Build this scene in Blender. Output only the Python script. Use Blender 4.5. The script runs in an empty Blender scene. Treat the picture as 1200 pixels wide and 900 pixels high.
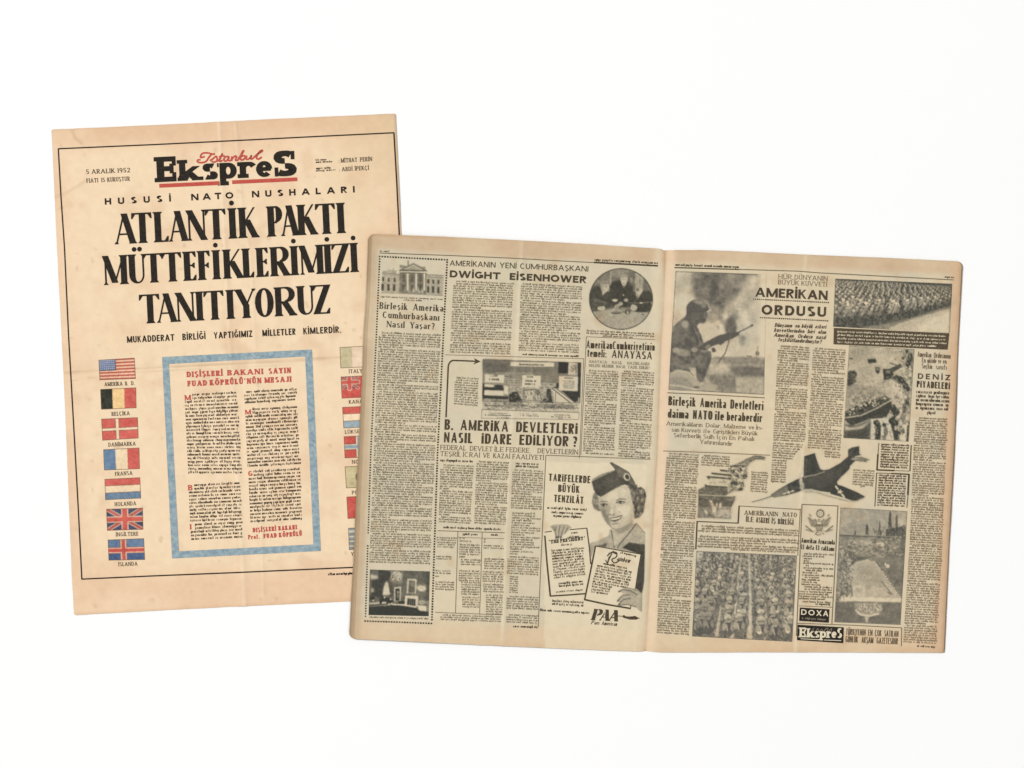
import bpy, math, random
import numpy as np

# ------------------------------------------------------------------ camera, light, exposure
sc = bpy.context.scene
K = 0.00105                       # metres per measured unit (a page is about 0.43 m wide)
CX, CY = 600.0, 450.0
cam_d = bpy.data.cameras.new('camera')
cam = bpy.data.objects.new('camera', cam_d)
sc.collection.objects.link(cam)
cam.location = (0, 0, 6.0)
cam_d.sensor_width = 36.0
cam_d.lens = 36.0 * 6.0 / (1200 * K)
cam_d.clip_end = 60
sc.camera = cam

world = bpy.data.worlds.new('World')
sc.world = world
world.use_nodes = True
world.node_tree.nodes['Background'].inputs[0].default_value = (1.0, 1.0, 1.0, 1)
world.node_tree.nodes['Background'].inputs[1].default_value = 0.40

def lamp(name, loc, size, watts, col=(1, 1, 1)):
    d = bpy.data.lights.new(name, 'AREA')
    d.shape = 'SQUARE'; d.size = size; d.energy = watts; d.color = col
    o = bpy.data.objects.new(name, d)
    o.location = loc
    v = -np.array(loc, float)
    o.rotation_euler = (math.acos(-v[2] / np.linalg.norm(v)), 0, math.atan2(v[0], -v[1]))
    # aim: local -Z towards the origin
    from mathutils import Vector
    o.rotation_euler = Vector(tuple(v)).to_track_quat('-Z', 'Y').to_euler()
    sc.collection.objects.link(o)
    return o
lamp('softbox_lamp', (-9.5, 4.6, 13.0), 3.4, 1880, (1.0, 0.994, 0.985))
lamp('softbox_lamp', (6.5, -2.5, 13.0), 5.0, 420)

sc.view_settings.view_transform = 'Standard'
sc.view_settings.look = 'None'
sc.view_settings.exposure = 0.0
sc.view_settings.gamma = 1.0
LF = 1.06                          # light on a level matt surface (linear)

# ------------------------------------------------------------------ small maths
def lin(c):
    c = np.asarray(c, float) / 255.0
    return np.where(c <= 0.04045, c / 12.92, ((c + 0.055) / 1.055) ** 2.4)
def base(c):
    return np.clip(lin(c) / LF, 0.0, 0.95)
def hash2(ix, iy, seed):
    h = (ix.astype(np.int64) * 374761393 + iy.astype(np.int64) * 668265263 + seed * 144269) & 0xFFFFFFFF
    h = ((h ^ (h >> 13)) * 1274126177) & 0xFFFFFFFF
    return ((h ^ (h >> 16)) & 0xFFFF) / 65535.0
def vnoise(x, y, s, seed=0):
    x = np.asarray(x, float) / s; y = np.asarray(y, float) / s
    ix = np.floor(x); iy = np.floor(y); fx = x - ix; fy = y - iy
    fx = fx * fx * (3 - 2 * fx); fy = fy * fy * (3 - 2 * fy)
    a = hash2(ix, iy, seed); b = hash2(ix + 1, iy, seed)
    c = hash2(ix, iy + 1, seed); d = hash2(ix + 1, iy + 1, seed)
    return (a + (b - a) * fx) * (1 - fy) + (c + (d - c) * fx) * fy
def fbm(x, y, s, seed=0, n=3):
    t = 0; a = 1.0; w = 0
    for i in range(n):
        t = t + a * (vnoise(x, y, s, seed + i * 17) - 0.5); w += a; a *= 0.5; s *= 0.5
    return t / w
def sstep(a, b, x):
    t = np.clip((np.asarray(x, float) - a) / (b - a), 0, 1)
    return t * t * (3 - 2 * t)
def segdist(x, y, pts):
    """distance to a polyline, with the sign of the side it lies on"""
    x = np.asarray(x, float); y = np.asarray(y, float)
    best = np.full(x.shape, 1e9); sg = np.ones(x.shape)
    for (x0, y0), (x1, y1) in zip(pts[:-1], pts[1:]):
        dx, dy = x1 - x0, y1 - y0
        t = np.clip(((x - x0) * dx + (y - y0) * dy) / (dx * dx + dy * dy), 0, 1)
        d = np.hypot(x - x0 - t * dx, y - y0 - t * dy)
        m = d < best
        best = np.where(m, d, best)
        sg = np.where(m, np.sign((x - x0) * dy - (y - y0) * dx), sg)
    return best * sg
def curve_x(pts, y):
    p = np.array(pts, float)
    return np.interp(y, p[:, 1], p[:, 0])
def curve_y(pts, x):
    p = np.array(pts, float)
    return np.interp(x, p[:, 0], p[:, 1])
def lerp(a, b, t):
    return (a[0] + (b[0] - a[0]) * t, a[1] + (b[1] - a[1]) * t)
def ZM(ox, oy, s):
    return lambda pts: [(ox + x / s, oy + y / s) for x, y in pts]

# ------------------------------------------------------------------ how the two papers lie
CREASE_A = [([(256, 140), (263, 300), (271, 440), (287, 720)], 0.95, 4.2),
            ([(274, 130), (283, 250), (293, 300), (300, 450), (308, 700)], 0.8, 3.6),
            ([(281, 380), (283, 440), (286, 560)], -0.75, 3.4),
            ([(240, 300), (252, 460), (262, 640)], 0.25, 5.0),
            ([(68, 438), (190, 430), (330, 423), (420, 418), (490, 416)], -0.5, 1.9),
            ([(190, 437), (280, 430), (345, 426)], 0.22, 1.6),
            ([(60, 268), (110, 262), (150, 250)], -0.2, 3.0),
            ([(84, 150), (88, 162), (96, 170)], 0.3, 2.4), ([(60, 232), (80, 226), (102, 210)], 0.25, 2.6),
            ([(300, 380), (310, 470), (312, 560)], 0.22, 4.0), ([(212, 470), (222, 580), (226, 700)], -0.2, 4.0),
            ([(420, 160), (440, 200), (468, 240)], 0.3, 5.0), ([(400, 150), (430, 175), (466, 190)], -0.25, 4.0)]
def zA(x, y):
    x = np.asarray(x, float); y = np.asarray(y, float)
    z = 0.9 + 0.9 * fbm(x, y, 120, 3, 2) + 0.35 * fbm(x, y, 34, 5, 2)
    for pts, a, w in CREASE_A:
        d = np.abs(segdist(x, y, pts))
        z = z + a * np.exp(-(d / w) ** 1.3)
    # press flat where the open paper lies on top
    z = z * (1 - 0.5 * sstep(412, 450, x) * sstep(262, 300, y))
    return np.clip(z, 0.25, 2.2) * 0.001
GUT = [(779.5, 285), (776.5, 370), (774.0, 400), (769.5, 530), (760, 690), (755.5, 765)]
CREASE_B = [([(612, 270), (606, 400), (598, 520), (592, 640), (588, 770)], 0.48, 2.8),
            ([(944, 290), (942, 500), (938, 600), (932, 770)], 0.5, 2.6),
            ([(925, 400), (920, 480), (914, 560)], 0.28, 3.5),
            ([(780, 530), (900, 533), (1000, 540)], 0.12, 3.0),
            ([(425, 520), (560, 526), (770, 536)], 0.10, 4.0),
            ([(443, 275), (433, 480), (418, 752)], 0.14, 2.2),
            ([(786, 330), (800, 322), (812, 312)], 0.15, 3.0)]
def zB(x, y):
    x = np.asarray(x, float); y = np.asarray(y, float)
    z = 4.0 + 1.0 * fbm(x, y, 150, 11, 2) + 0.4 * fbm(x, y, 40, 13, 2)
    z = z - 1.5 * sstep(470, 640, x)
    g = x - curve_x(GUT, y)
    z = z - 1.55 * np.exp(-(np.abs(g) / 5.0) ** 1.2) - 0.5 * np.exp(-(np.abs(g) / 22.0) ** 2)
    z = z + 0.30 * np.exp(-((g - 13) / 5.0) ** 2) + 0.35 * np.exp(-((g + 10) / 5.0) ** 2)
    for pts, a, w in CREASE_B:
        d = np.abs(segdist(x, y, pts))
        z = z + a * np.exp(-(d / w) ** 1.3)
    return z * 0.001
ZS = {'A': zA, 'B': zB}

# the tone of the aged paper, plus gutter shade painted into it
def mixc(c, d, t):
    t = np.asarray(t)[..., None]
    return c * (1 - t) + np.asarray(d, float) * t
FR_T = [(68, 174.4), (462, 155.6)]; FR_B = [(96, 678.7), (410, 665), (486, 661.5)]
FR_L = [(68.3, 174), (75.5, 290), (84, 460), (88.5, 535), (96, 679)]
FR_R = [(461.5, 155), (467.8, 273), (486, 661)]
def toneA(x, y):
    x = np.asarray(x, float); y = np.asarray(y, float)
    c = np.ones(x.shape + (1,)) * np.array([242, 216, 181.0])
    out = np.maximum.reduce([curve_y(FR_T, x) - y, y - curve_y(FR_B, x), curve_x(FR_L, y) - x, x - curve_x(FR_R, y)])
    n = fbm(x, y, 60, 21, 3)
    c = mixc(c, (233, 197, 163), 0.80 * sstep(-22 + 40 * n, 10 + 16 * n, out))
    top = sstep(28, 0, y - (152 - 0.0477 * (x - 60)))
    c = mixc(c, (224, 188, 152), 0.65 * top)
    c = mixc(c, (224, 196, 158), 0.75 * sstep(340, 470, x) * sstep(330, 170, y))
    c = mixc(c, (243, 215, 182), 0.5 * sstep(0.05, 0.3, fbm(x, y, 90, 31, 2)) )
    c = mixc(c, (232, 197, 162), 0.55 * sstep(0.02, 0.3, fbm(x, y, 55, 37, 3)))
    c = mixc(c, (186, 156, 126), 0.75 * sstep(3.2, 0.2, (464 + (y - 133) * 0.0457) - x))
    c = mixc(c, (216, 178, 142), 0.6 * sstep(2.5, 0.2, y - (152 - 0.0477 * (x - 60))))
    c = mixc(c, (222, 184, 146), 0.6 * sstep(4, 0.3, (720.8 - 0.0537 * (x - 87)) - y))
    s = fbm(x, y, 9, 41, 2)
    c = mixc(c, (206, 176, 142), 0.5 * sstep(0.30, 0.44, s))
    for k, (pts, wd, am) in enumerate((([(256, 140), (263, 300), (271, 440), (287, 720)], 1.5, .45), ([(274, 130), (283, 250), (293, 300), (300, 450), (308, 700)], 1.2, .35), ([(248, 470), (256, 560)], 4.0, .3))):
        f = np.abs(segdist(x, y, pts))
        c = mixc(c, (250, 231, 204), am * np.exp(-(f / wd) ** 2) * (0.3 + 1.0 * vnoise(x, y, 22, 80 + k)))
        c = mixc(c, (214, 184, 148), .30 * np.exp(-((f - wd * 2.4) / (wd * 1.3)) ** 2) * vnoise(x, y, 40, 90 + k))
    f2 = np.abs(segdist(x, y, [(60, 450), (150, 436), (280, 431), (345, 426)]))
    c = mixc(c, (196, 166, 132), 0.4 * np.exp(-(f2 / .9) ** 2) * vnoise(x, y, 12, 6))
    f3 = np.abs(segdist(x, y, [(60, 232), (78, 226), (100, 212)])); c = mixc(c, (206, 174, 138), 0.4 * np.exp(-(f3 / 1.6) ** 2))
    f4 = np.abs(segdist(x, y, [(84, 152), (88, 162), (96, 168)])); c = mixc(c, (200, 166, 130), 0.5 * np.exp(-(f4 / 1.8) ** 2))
    c = mixc(c, (226, 192, 158), 0.5 * sstep(0.12, 0.34, fbm(x, y, 30, 39, 3)))
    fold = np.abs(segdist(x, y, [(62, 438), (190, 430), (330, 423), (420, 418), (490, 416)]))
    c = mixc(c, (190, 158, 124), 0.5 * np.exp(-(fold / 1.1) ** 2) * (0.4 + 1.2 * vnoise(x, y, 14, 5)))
    c = c + 7 * fbm(x, y, 5, 43, 2)[..., None]
    return c
def toneB(x, y):
    x = np.asarray(x, float); y = np.asarray(y, float)
    c = np.ones(x.shape + (1,)) * np.array([212, 199, 171.0])
    g = x - curve_x(GUT, y)
    n = fbm(x, y, 50, 51, 3)
    c = mixc(c, (217, 200, 169), sstep(0, 60, g))
    c = mixc(c, (204, 196, 174), 0.5 * sstep(0.0, 0.3, fbm(x, y, 38, 63, 3)))
    c = mixc(c, (212, 201, 162), 0.25 * sstep(0.05, 0.3, fbm(x, y, 26, 64, 3)))
    # warmer margins round the printed block
    T = 290 + 0.043 * (x - 430); B_ = 745 + 0.043 * (x - 410)
    tm = sstep(19, 3, y - T + 10 * n - 2)
    c = mixc(c, (207, 178, 145), 0.9 * sstep(22, 12, y - (275 + 0.043 * (x - 430)) + 9 * n))
    bot = np.where(g < 0, 748 + 0.046 * (x - 410), 764) - y
    c = mixc(c, (219, 189, 153), 0.8 * sstep(34, 12, bot + 14 * n))
    c = mixc(c, (212, 178, 142), 0.55 * sstep(9, 1, bot))
    le = x - (431.5 - (y - 285) * 0.0485)
    c = mixc(c, (198, 172, 139), 0.85 * sstep(17, 8, le + 5 * n))
    c = mixc(c, (172, 143, 108), 0.7 * sstep(7, 0.5, le))
    re = (1128.5 - (y - 308) * 0.0465) - x
    c = mixc(c, (212, 178, 143), 0.85 * sstep(19, 9, re + 6 * n))
    c = mixc(c, (186, 152, 118), 0.8 * sstep(7, 1, re))
    c = mixc(c, (150, 132, 106), 0.6 * sstep(2.2, 0.2, re))
    c = mixc(c, (196, 160, 120), 0.6 * sstep(2.5, 0.3, y - (275 + 0.036 * (x - 430))) * (g < 0))
    c = mixc(c, (196, 160, 120), 0.5 * sstep(3.0, 0.3, y - np.where(x < 860, 293.3, 293.5 + 0.047 * (x - 860))) * (g > 0))
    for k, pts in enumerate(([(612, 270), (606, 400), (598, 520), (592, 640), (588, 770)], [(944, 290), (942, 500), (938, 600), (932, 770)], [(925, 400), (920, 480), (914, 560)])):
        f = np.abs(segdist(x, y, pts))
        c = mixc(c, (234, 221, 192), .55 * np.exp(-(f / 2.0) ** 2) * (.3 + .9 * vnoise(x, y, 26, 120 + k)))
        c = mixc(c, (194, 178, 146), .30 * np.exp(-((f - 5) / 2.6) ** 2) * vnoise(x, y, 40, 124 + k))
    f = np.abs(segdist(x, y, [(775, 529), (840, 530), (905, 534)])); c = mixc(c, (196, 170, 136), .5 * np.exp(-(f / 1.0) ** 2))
    # gutter: tinted strips, and the shade in the fold painted as a dark line
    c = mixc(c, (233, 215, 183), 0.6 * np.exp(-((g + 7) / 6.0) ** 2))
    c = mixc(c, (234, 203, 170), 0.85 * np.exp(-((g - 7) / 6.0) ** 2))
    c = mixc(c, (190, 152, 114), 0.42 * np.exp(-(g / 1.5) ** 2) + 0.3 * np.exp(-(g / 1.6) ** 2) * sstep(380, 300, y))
    c = mixc(c, (232, 216, 184), 0.6 * ((x > 638) & (g < -10) & (y > 540 + 0.04 * (x - 640))))
    c = mixc(c, (202, 174, 138), 0.45 * sstep(0.16, 0.36, fbm(x, y, 22, 61, 3)))
    c = mixc(c, (225, 207, 173), 0.45 * sstep(0.02, 0.32, fbm(x, y, 70, 67, 2)))
    c = c + 7 * fbm(x, y, 5, 71, 2)[..., None]
    return c
TONE = {'A': toneA, 'B': toneB}

# ------------------------------------------------------------------ materials
def new_mat(name):
    m = bpy.data.materials.new(name); m.use_nodes = True
    nt = m.node_tree; b = nt.nodes['Principled BSDF']
    b.inputs['Roughness'].default_value = 0.85
    b.inputs['Specular IOR Level'].default_value = 0.12
    return m, nt, b
def noise_node(nt, scale, detail=3, rough=0.6):
    g = nt.nodes.new('ShaderNodeNewGeometry')
    n = nt.nodes.new('ShaderNodeTexNoise')
    n.inputs['Scale'].default_value = scale; n.inputs['Detail'].default_value = detail
    n.inputs['Roughness'].default_value = rough
    nt.links.new(g.outputs['Position'], n.inputs['Vector'])
    return n
def print_mat():
    m, nt, b = new_mat('aged_newsprint')
    a = nt.nodes.new('ShaderNodeAttribute'); a.attribute_name = 'Col'
    n = noise_node(nt, 900, 4); n2 = noise_node(nt, 60, 3)
    mr = nt.nodes.new('ShaderNodeMapRange'); mr.inputs[1].default_value = 0.3; mr.inputs[2].default_value = 0.7
    mr.inputs[3].default_value = 0.955; mr.inputs[4].default_value = 1.03
    nt.links.new(n.outputs['Fac'], mr.inputs[0])
    mr2 = nt.nodes.new('ShaderNodeMapRange'); mr2.inputs[1].default_value = 0.3; mr2.inputs[2].default_value = 0.7
    mr2.inputs[3].default_value = 0.975; mr2.inputs[4].default_value = 1.02
    nt.links.new(n2.outputs['Fac'], mr2.inputs[0])
    mu = nt.nodes.new('ShaderNodeMath'); mu.operation = 'MULTIPLY'
    nt.links.new(mr.outputs[0], mu.inputs[0]); nt.links.new(mr2.outputs[0], mu.inputs[1])
    v = nt.nodes.new('ShaderNodeVectorMath'); v.operation = 'SCALE'
    nt.links.new(a.outputs['Color'], v.inputs[0]); nt.links.new(mu.outputs[0], v.inputs['Scale'])
    nt.links.new(v.outputs[0], b.inputs['Base Color'])
    bp = nt.nodes.new('ShaderNodeBump'); bp.inputs['Strength'].default_value = 0.12; bp.inputs['Distance'].default_value = 0.0006
    n3 = noise_node(nt, 130, 4, 0.6)
    nt.links.new(n3.outputs['Fac'], bp.inputs['Height']); nt.links.new(bp.outputs['Normal'], b.inputs['Normal'])
    return m
MPRINT = print_mat()
def ink_mat(name, dark, pale, lo=0.35, hi=0.75, scale=420):
    """ink that took unevenly: solid colour breaking towards the paler tint"""
    m, nt, b = new_mat(name)
    n = noise_node(nt, scale, 5, 0.7)
    r = nt.nodes.new('ShaderNodeValToRGB')
    r.color_ramp.elements[0].position = lo; r.color_ramp.elements[0].color = tuple(base(dark)) + (1,)
    r.color_ramp.elements[1].position = hi; r.color_ramp.elements[1].color = tuple(base(pale)) + (1,)
    nt.links.new(n.outputs['Fac'], r.inputs['Fac']); nt.links.new(r.outputs['Color'], b.inputs['Base Color'])
    return m
M = {
 'black': ink_mat('black_ink', (38, 34, 30), (64, 57, 48), 0.4, 0.8),
 'grey': ink_mat('worn_black_ink', (66, 57, 44), (106, 94, 74), 0.4, 0.8, 600),
 'small': ink_mat('small_type_ink', (72, 62, 48), (124, 109, 86), 0.4, 0.8, 700),
 'body': ink_mat('body_type_ink', (108, 101, 84), (156, 145, 121), 0.35, 0.75, 500),
 'bodypale': ink_mat('pale_body_ink', (116, 104, 84), (166, 150, 122), 0.35, 0.75, 500),
 'thin': ink_mat('thin_type_ink', (96, 84, 66), (144, 128, 102), 0.35, 0.75, 700),
 'red': ink_mat('red_ink', (186, 72, 62), (208, 110, 96), 0.35, 0.8, 500),
 'blue': ink_mat('blue_ink', (120, 146, 160), (172, 186, 186), 0.34, 0.68, 190),
 'white': ink_mat('unprinted_paper', (226, 214, 184), (210, 196, 164), 0.4, 0.9),
 'dots': ink_mat('border_ink', (62, 54, 42), (84, 74, 58), 0.4, 0.9, 600),
 'palegrey': ink_mat('grey_tint', (128, 118, 100), (150, 138, 116), 0.4, 0.9),
}
# ------------------------------------------------------------------ mesh building
def W(px, py, z):
    return np.stack([(px - CX) * K, (CY - py) * K, z], -1)
def link(o, parent=None):
    sc.collection.objects.link(o)
    if parent is not None: o.parent = parent
    return o
class MB:
    """collects flat printed shapes lying on one paper and links them as ONE mesh"""
    def __init__(s, paper, lift=0.34):
        s.paper = paper; s.v = []; s.f = []; s.m = []; s.mats = []; s.lift = lift; s.k = 0
    def mi(s, mat):
        if mat not in s.mats: s.mats.append(mat)
        return s.mats.index(mat)
    def poly(s, pts, mat, up=0.0):
        s.k = (s.k + 1) % 9
        o = len(s.v); z = up + s.k * 0.004
        s.v.extend((p[0], p[1], z) for p in pts)
        s.f.append(tuple(range(o, o + len(pts)))); s.m.append(s.mi(mat))
    def strip(s, L, R, mat, up=0.0):
        s.k = (s.k + 1) % 9
        z = up + s.k * 0.004; n = len(L); mi = s.mi(mat)
        wd = max(math.hypot(a[0] - b[0], a[1] - b[1]) for a, b in zip(L, R))
        m = max(1, int(math.ceil(wd / 2.2)))
        o = len(s.v)
        for a, b in zip(L, R):
            for j in range(m + 1):
                p = lerp(a, b, j / m); s.v.append((p[0], p[1], z))
        for i in range(n - 1):
            for j in range(m):
                q = o + i * (m + 1) + j
                s.f.append((q, q + 1, q + m + 2, q + m + 1)); s.m.append(mi)
    def line(s, pts, w, mat, up=0.0, step=4.0, w1=None):
        """a ruled line; w may change to w1 along it"""
        P = []
        for a, b in zip(pts[:-1], pts[1:]):
            n = max(1, int(math.hypot(b[0] - a[0], b[1] - a[1]) / step))
            P += [lerp(a, b, i / n) for i in range(n)]
        P.append(pts[-1])
        L = []; R = []
        for i, p in enumerate(P):
            a = P[max(0, i - 1)]; b = P[min(len(P) - 1, i + 1)]
            dx, dy = b[0] - a[0], b[1] - a[1]; l = math.hypot(dx, dy) or 1
            ww = w if w1 is None else w + (w1 - w) * i / (len(P) - 1)
            nx, ny = -dy / l * ww / 2, dx / l * ww / 2
            L.append((p[0] + nx, p[1] + ny)); R.append((p[0] - nx, p[1] - ny))
        s.strip(L, R, mat, up)
    def quad(s, TL, TR, BR, BL, mat, up=0.0, step=2.2):
        n = max(1, int(max(abs(TR[0] - TL[0]), abs(BR[0] - BL[0])) / step)); m = max(1, int(max(abs(BL[1] - TL[1]), abs(BR[1] - TR[1])) / step))
        o = len(s.v); mi = s.mi(mat)
        for j in range(m + 1):
            a = lerp(TL, BL, j / m); b = lerp(TR, BR, j / m)
            for i in range(n + 1):
                p = lerp(a, b, i / n); s.v.append((p[0], p[1], up))
        for j in range(m):
            for i in range(n):
                k = o + j * (n + 1) + i
                s.f.append((k, k + 1, k + n + 2, k + n + 1)); s.m.append(mi)
    def done(s, name, parent, label=None, kind=None):
        v = np.array(s.v, float)
        z = ZS[s.paper](v[:, 0], v[:, 1]) + (s.lift + v[:, 2]) * 0.001
        w = W(v[:, 0], v[:, 1], z)
        c = w.mean(0)
        me = bpy.data.meshes.new(name)
        me.from_pydata((w - c).tolist(), [], s.f)
        for m in s.mats: me.materials.append(M[m])
        me.polygons.foreach_set('material_index', s.m)
        me.update()
        o = bpy.data.objects.new(name, me); link(o, parent)
        pl = parent
        off = np.array(c)
        while pl is not None:
            off = off - np.array(pl.location); pl = pl.parent
        o.location = off
        if label: o['label'] = label
        if kind: o['kind'] = kind
        return o
def thing(name, label, cat, px, py):
    o = bpy.data.objects.new(name, None); sc.collection.objects.link(o)
    o.location = ((px - CX) * K, (CY - py) * K, 0.0); o.empty_display_size = 0.05
    o['label'] = label; o['category'] = cat
    return o
def color_mesh(name, parent, w, faces, col, smooth=True, label=None, mats=(MPRINT,)):
    c = w.mean(0)
    me = bpy.data.meshes.new(name)
    me.from_pydata((w - c).tolist(), [], faces)
    at = me.color_attributes.new('Col', 'FLOAT_COLOR', 'POINT')
    at.data.foreach_set('color', np.concatenate([col, np.ones((len(col), 1))], 1).ravel().astype(np.float32))
    for m in mats: me.materials.append(m)
    if smooth: me.polygons.foreach_set('use_smooth', [True] * len(me.polygons))
    me.update()
    o = bpy.data.objects.new(name, me); link(o, parent)
    off = np.array(c); pl = parent
    while pl is not None:
        off = off - np.array(pl.location); pl = pl.parent
    o.location = off
    if label: o['label'] = label
    return o

# ------------------------------------------------------------------ a sheet of paper: grid inside four edge curves, rounded corners, cut edge
def sheet(name, parent, paper, top, bottom, left, right, radii=(0, 0, 0, 0), step=2.0, dz=0.0, thick=0.25, label=None, darker=0.0, seed=0):
    T = np.array(top, float); B = np.array(bottom, float); L = np.array(left, float); R = np.array(right, float)
    def par(P, t):
        d = np.r_[0, np.cumsum(np.hypot(*np.diff(P, axis=0).T))]; d /= d[-1]
        return np.stack([np.interp(t, d, P[:, 0]), np.interp(t, d, P[:, 1])], -1)
    nx = int(np.hypot(*(T[-1] - T[0])) / step); ny = int(np.hypot(*(L[-1] - L[0])) / step)
    s = np.linspace(0, 1, nx + 1); t = np.linspace(0, 1, ny + 1)
    tp, bt, lf, rt = par(T, s), par(B, s), par(L, t), par(R, t)
    S, TT = np.meshgrid(s, t)
    S3 = S[..., None]; T3 = TT[..., None]
    P = (1 - T3) * tp[None] + T3 * bt[None] + (1 - S3) * lf[:, None] + S3 * rt[:, None] \
        - ((1 - S3) * (1 - T3) * T[0] + S3 * (1 - T3) * T[-1] + (1 - S3) * T3 * B[0] + S3 * T3 * B[-1])
    wpx = np.hypot(*(T[-1] - T[0])); hpx = np.hypot(*(L[-1] - L[0]))
    X = S * wpx; Y = TT * hpx
    U = X.copy(); V = Y.copy()
    for k, r in enumerate(radii):
        if r <= 0: continue
        cx = r if k in (0, 3) else wpx - r; cy = r if k in (0, 1) else hpx - r
        sx = -1 if k in (0, 3) else 1; sy = -1 if k in (0, 1) else 1
        dx = (X - cx) * sx; dy = (Y - cy) * sy
        m = (dx > 0) & (dy > 0)
        mxy = np.maximum(dx, dy); h = np.hypot(dx, dy); h[h == 0] = 1
        f = np.where(m, mxy / h, 1.0)
        U = np.where(m, cx + dx * f * sx, U); V = np.where(m, cy + dy * f * sy, V)
    # move the points by the change in sheet coordinates
    ex = (T[-1] - T[0]) / wpx; ey = (L[-1] - L[0]) / hpx
    P = P + (U - X)[..., None] * ex + (V - Y)[..., None] * ey
    # edges are never perfectly straight
    rag = 0.5 * fbm(P[..., 0], P[..., 1], 14, 91 + seed, 3)
    e = np.minimum.reduce([X, wpx - X, Y, hpx - Y])
    P = P + (rag * np.exp(-e / 3.0))[..., None]
    px, py = P[..., 0].ravel(), P[..., 1].ravel()
    z = np.maximum(ZS[paper](px, py) + dz * 0.001, 0.00015)
    w = W(px, py, z)
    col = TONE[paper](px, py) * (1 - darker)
    n1 = nx + 1
    idx = np.arange(n1 * (ny + 1)).reshape(ny + 1, n1)
    F = np.stack([idx[:-1, :-1], idx[1:, :-1], idx[1:, 1:], idx[:-1, 1:]], -1).reshape(-1, 4).tolist()
    ring = np.r_[idx[0, :], idx[1:, -1], idx[-1, -2::-1], idx[-2:0:-1, 0]]
    o = len(w); low = w[ring].copy(); low[:, 2] = np.maximum(low[:, 2] - thick * 0.001, 0.00004)
    nr = len(ring)
    w = np.concatenate([w, w[ring], low]); col = np.concatenate([col, col[ring], col[ring] * 0.97])
    F += [(o + i, o + (i + 1) % nr, o + nr + (i + 1) % nr, o + nr + i) for i in range(nr)]
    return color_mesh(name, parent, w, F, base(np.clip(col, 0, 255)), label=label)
# ------------------------------------------------------------------ type: every letter is built from stems, bars, diagonals and arcs
XH = 0.68
GL = {}
def g(chs, w, *ops):
    for c in chs: GL[c] = (w, ops)
bl = ('s', 0, 0, 1, 'T', 'bt')
g('A', .80, ('d', 0, 0, .5, 1, 'H', 'b'), ('d', 1, 0, .5, 1, 'T', 'b'), ('b', .2, .8, .32, 0, 0))
g('B', .50, bl, ('b', 0, .5, 1, 0, 0), ('a', .5, .76, .42, .24, -90, 90), ('b', 0, .5, .52, 0, 0), ('a', .5, .26, .5, .26, -90, 90), ('b', 0, .5, 0, 0, 0))
g('C', .66, ('a', .5, .5, .5, .5, 48, 312))
g('D', .60, bl, ('b', 0, .45, 1, 0, 0), ('a', .45, .5, .55, .5, -90, 90), ('b', 0, .45, 0, 0, 0))
g('E', .44, bl, ('b', 0, 1, 1, 0, -1), ('b', 0, .82, .52, 0, 2), ('b', 0, 1, 0, 0, 1))
g('F', .42, bl, ('b', 0, 1, 1, 0, -1), ('b', 0, .82, .50, 0, 2))
g('G', .68, ('a', .5, .5, .5, .5, 48, 318), ('b', .55, 1, .44, 0, 0), ('s', 1, .12, .44, 'T', ''))
g('H', .58, bl, ('s', 1, 0, 1, 'T', 'bt'), ('b', 0, 1, .52, 0, 0))
g('Iı', .0, bl)
GL['ı'] = (0, (('s', 0, 0, XH, 'T', 'bt'),))
g('J', .34, ('s', 1, .28, 1, 'T', 't'), ('a', .5, .28, .5, .28, 190, 360))
g('K', .60, bl, ('d', .95, 1, .04, .40, 'H', 't'), ('d', 1, 0, .34, .60, 'T', 'b'))
g('L', .42, bl, ('b', 0, 1, 0, 0, 1))
g('M', .94, ('s', 0, 0, 1, 'H', 'bt'), ('s', 1, 0, 1, 'T', 'bt'), ('d', .5, .06, 0, 1, 'T', ''), ('d', .5, .06, 1, 1, 'H', ''))
g('N', .70, ('s', 0, 0, 1, 'H', 'bt'), ('s', 1, 0, 1, 'H', 't'), ('d', 1, 0, 0, 1, 'T', ''))
g('O', .76, ('a', .5, .5, .5, .5, 0, 360))
g('P', .50, bl, ('b', 0, .5, 1, 0, 0), ('a', .5, .73, .5, .27, -90, 90), ('b', 0, .5, .46, 0, 0))
g('R', .54, bl, ('b', 0, .45, 1, 0, 0), ('a', .45, .74, .5, .26, -90, 90), ('b', 0, .45, .48, 0, 0), ('d', 1, 0, .42, .48, 'T', 'b'))
g('S', .50, ('a', .5, .745, .46, .255, 38, 270), ('a', .5, .255, .5, .255, 90, -142))
g('T', .62, ('s', .5, 0, 1, 'T', 'b'), ('b', 0, 1, 1, -1, -1))
g('U', .56, ('s', 0, .3, 1, 'T', 't'), ('s', 1, .3, 1, 'H', 't'), ('a', .5, .3, .5, .3, 180, 270), ('a', .5, .3, .5, .3, 268, 360, 'H'))
g('V', .78, ('d', .5, 0, 0, 1, 'T', 't'), ('d', .5, 0, 1, 1, 'H', 't'))
g('W', 1.1, ('d', .25, 0, 0, 1, 'T', 't'), ('d', .25, 0, .5, 1, 'H', ''), ('d', .75, 0, .5, 1, 'T', 't'), ('d', .75, 0, 1, 1, 'H', 't'))
g('X', .66, ('d', 1, 0, 0, 1, 'T', 'bt'), ('d', 0, 0, 1, 1, 'H', 'bt'))
g('Y', .70, ('d', .5, .42, 0, 1, 'T', 't'), ('d', .5, .42, 1, 1, 'H', 't'), ('s', .5, 0, .46, 'T', 'b'))
g('Z', .58, ('b', 0, 1, 1, -1, 0), ('d', 0, 0, 1, 1, 'T', ''), ('b', 0, 1, 0, 0, 1))
g('1', .12, ('s', 1, 0, 1, 'T', 'b'), ('d', 0, .78, 1, 1, 'H', ''))
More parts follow.
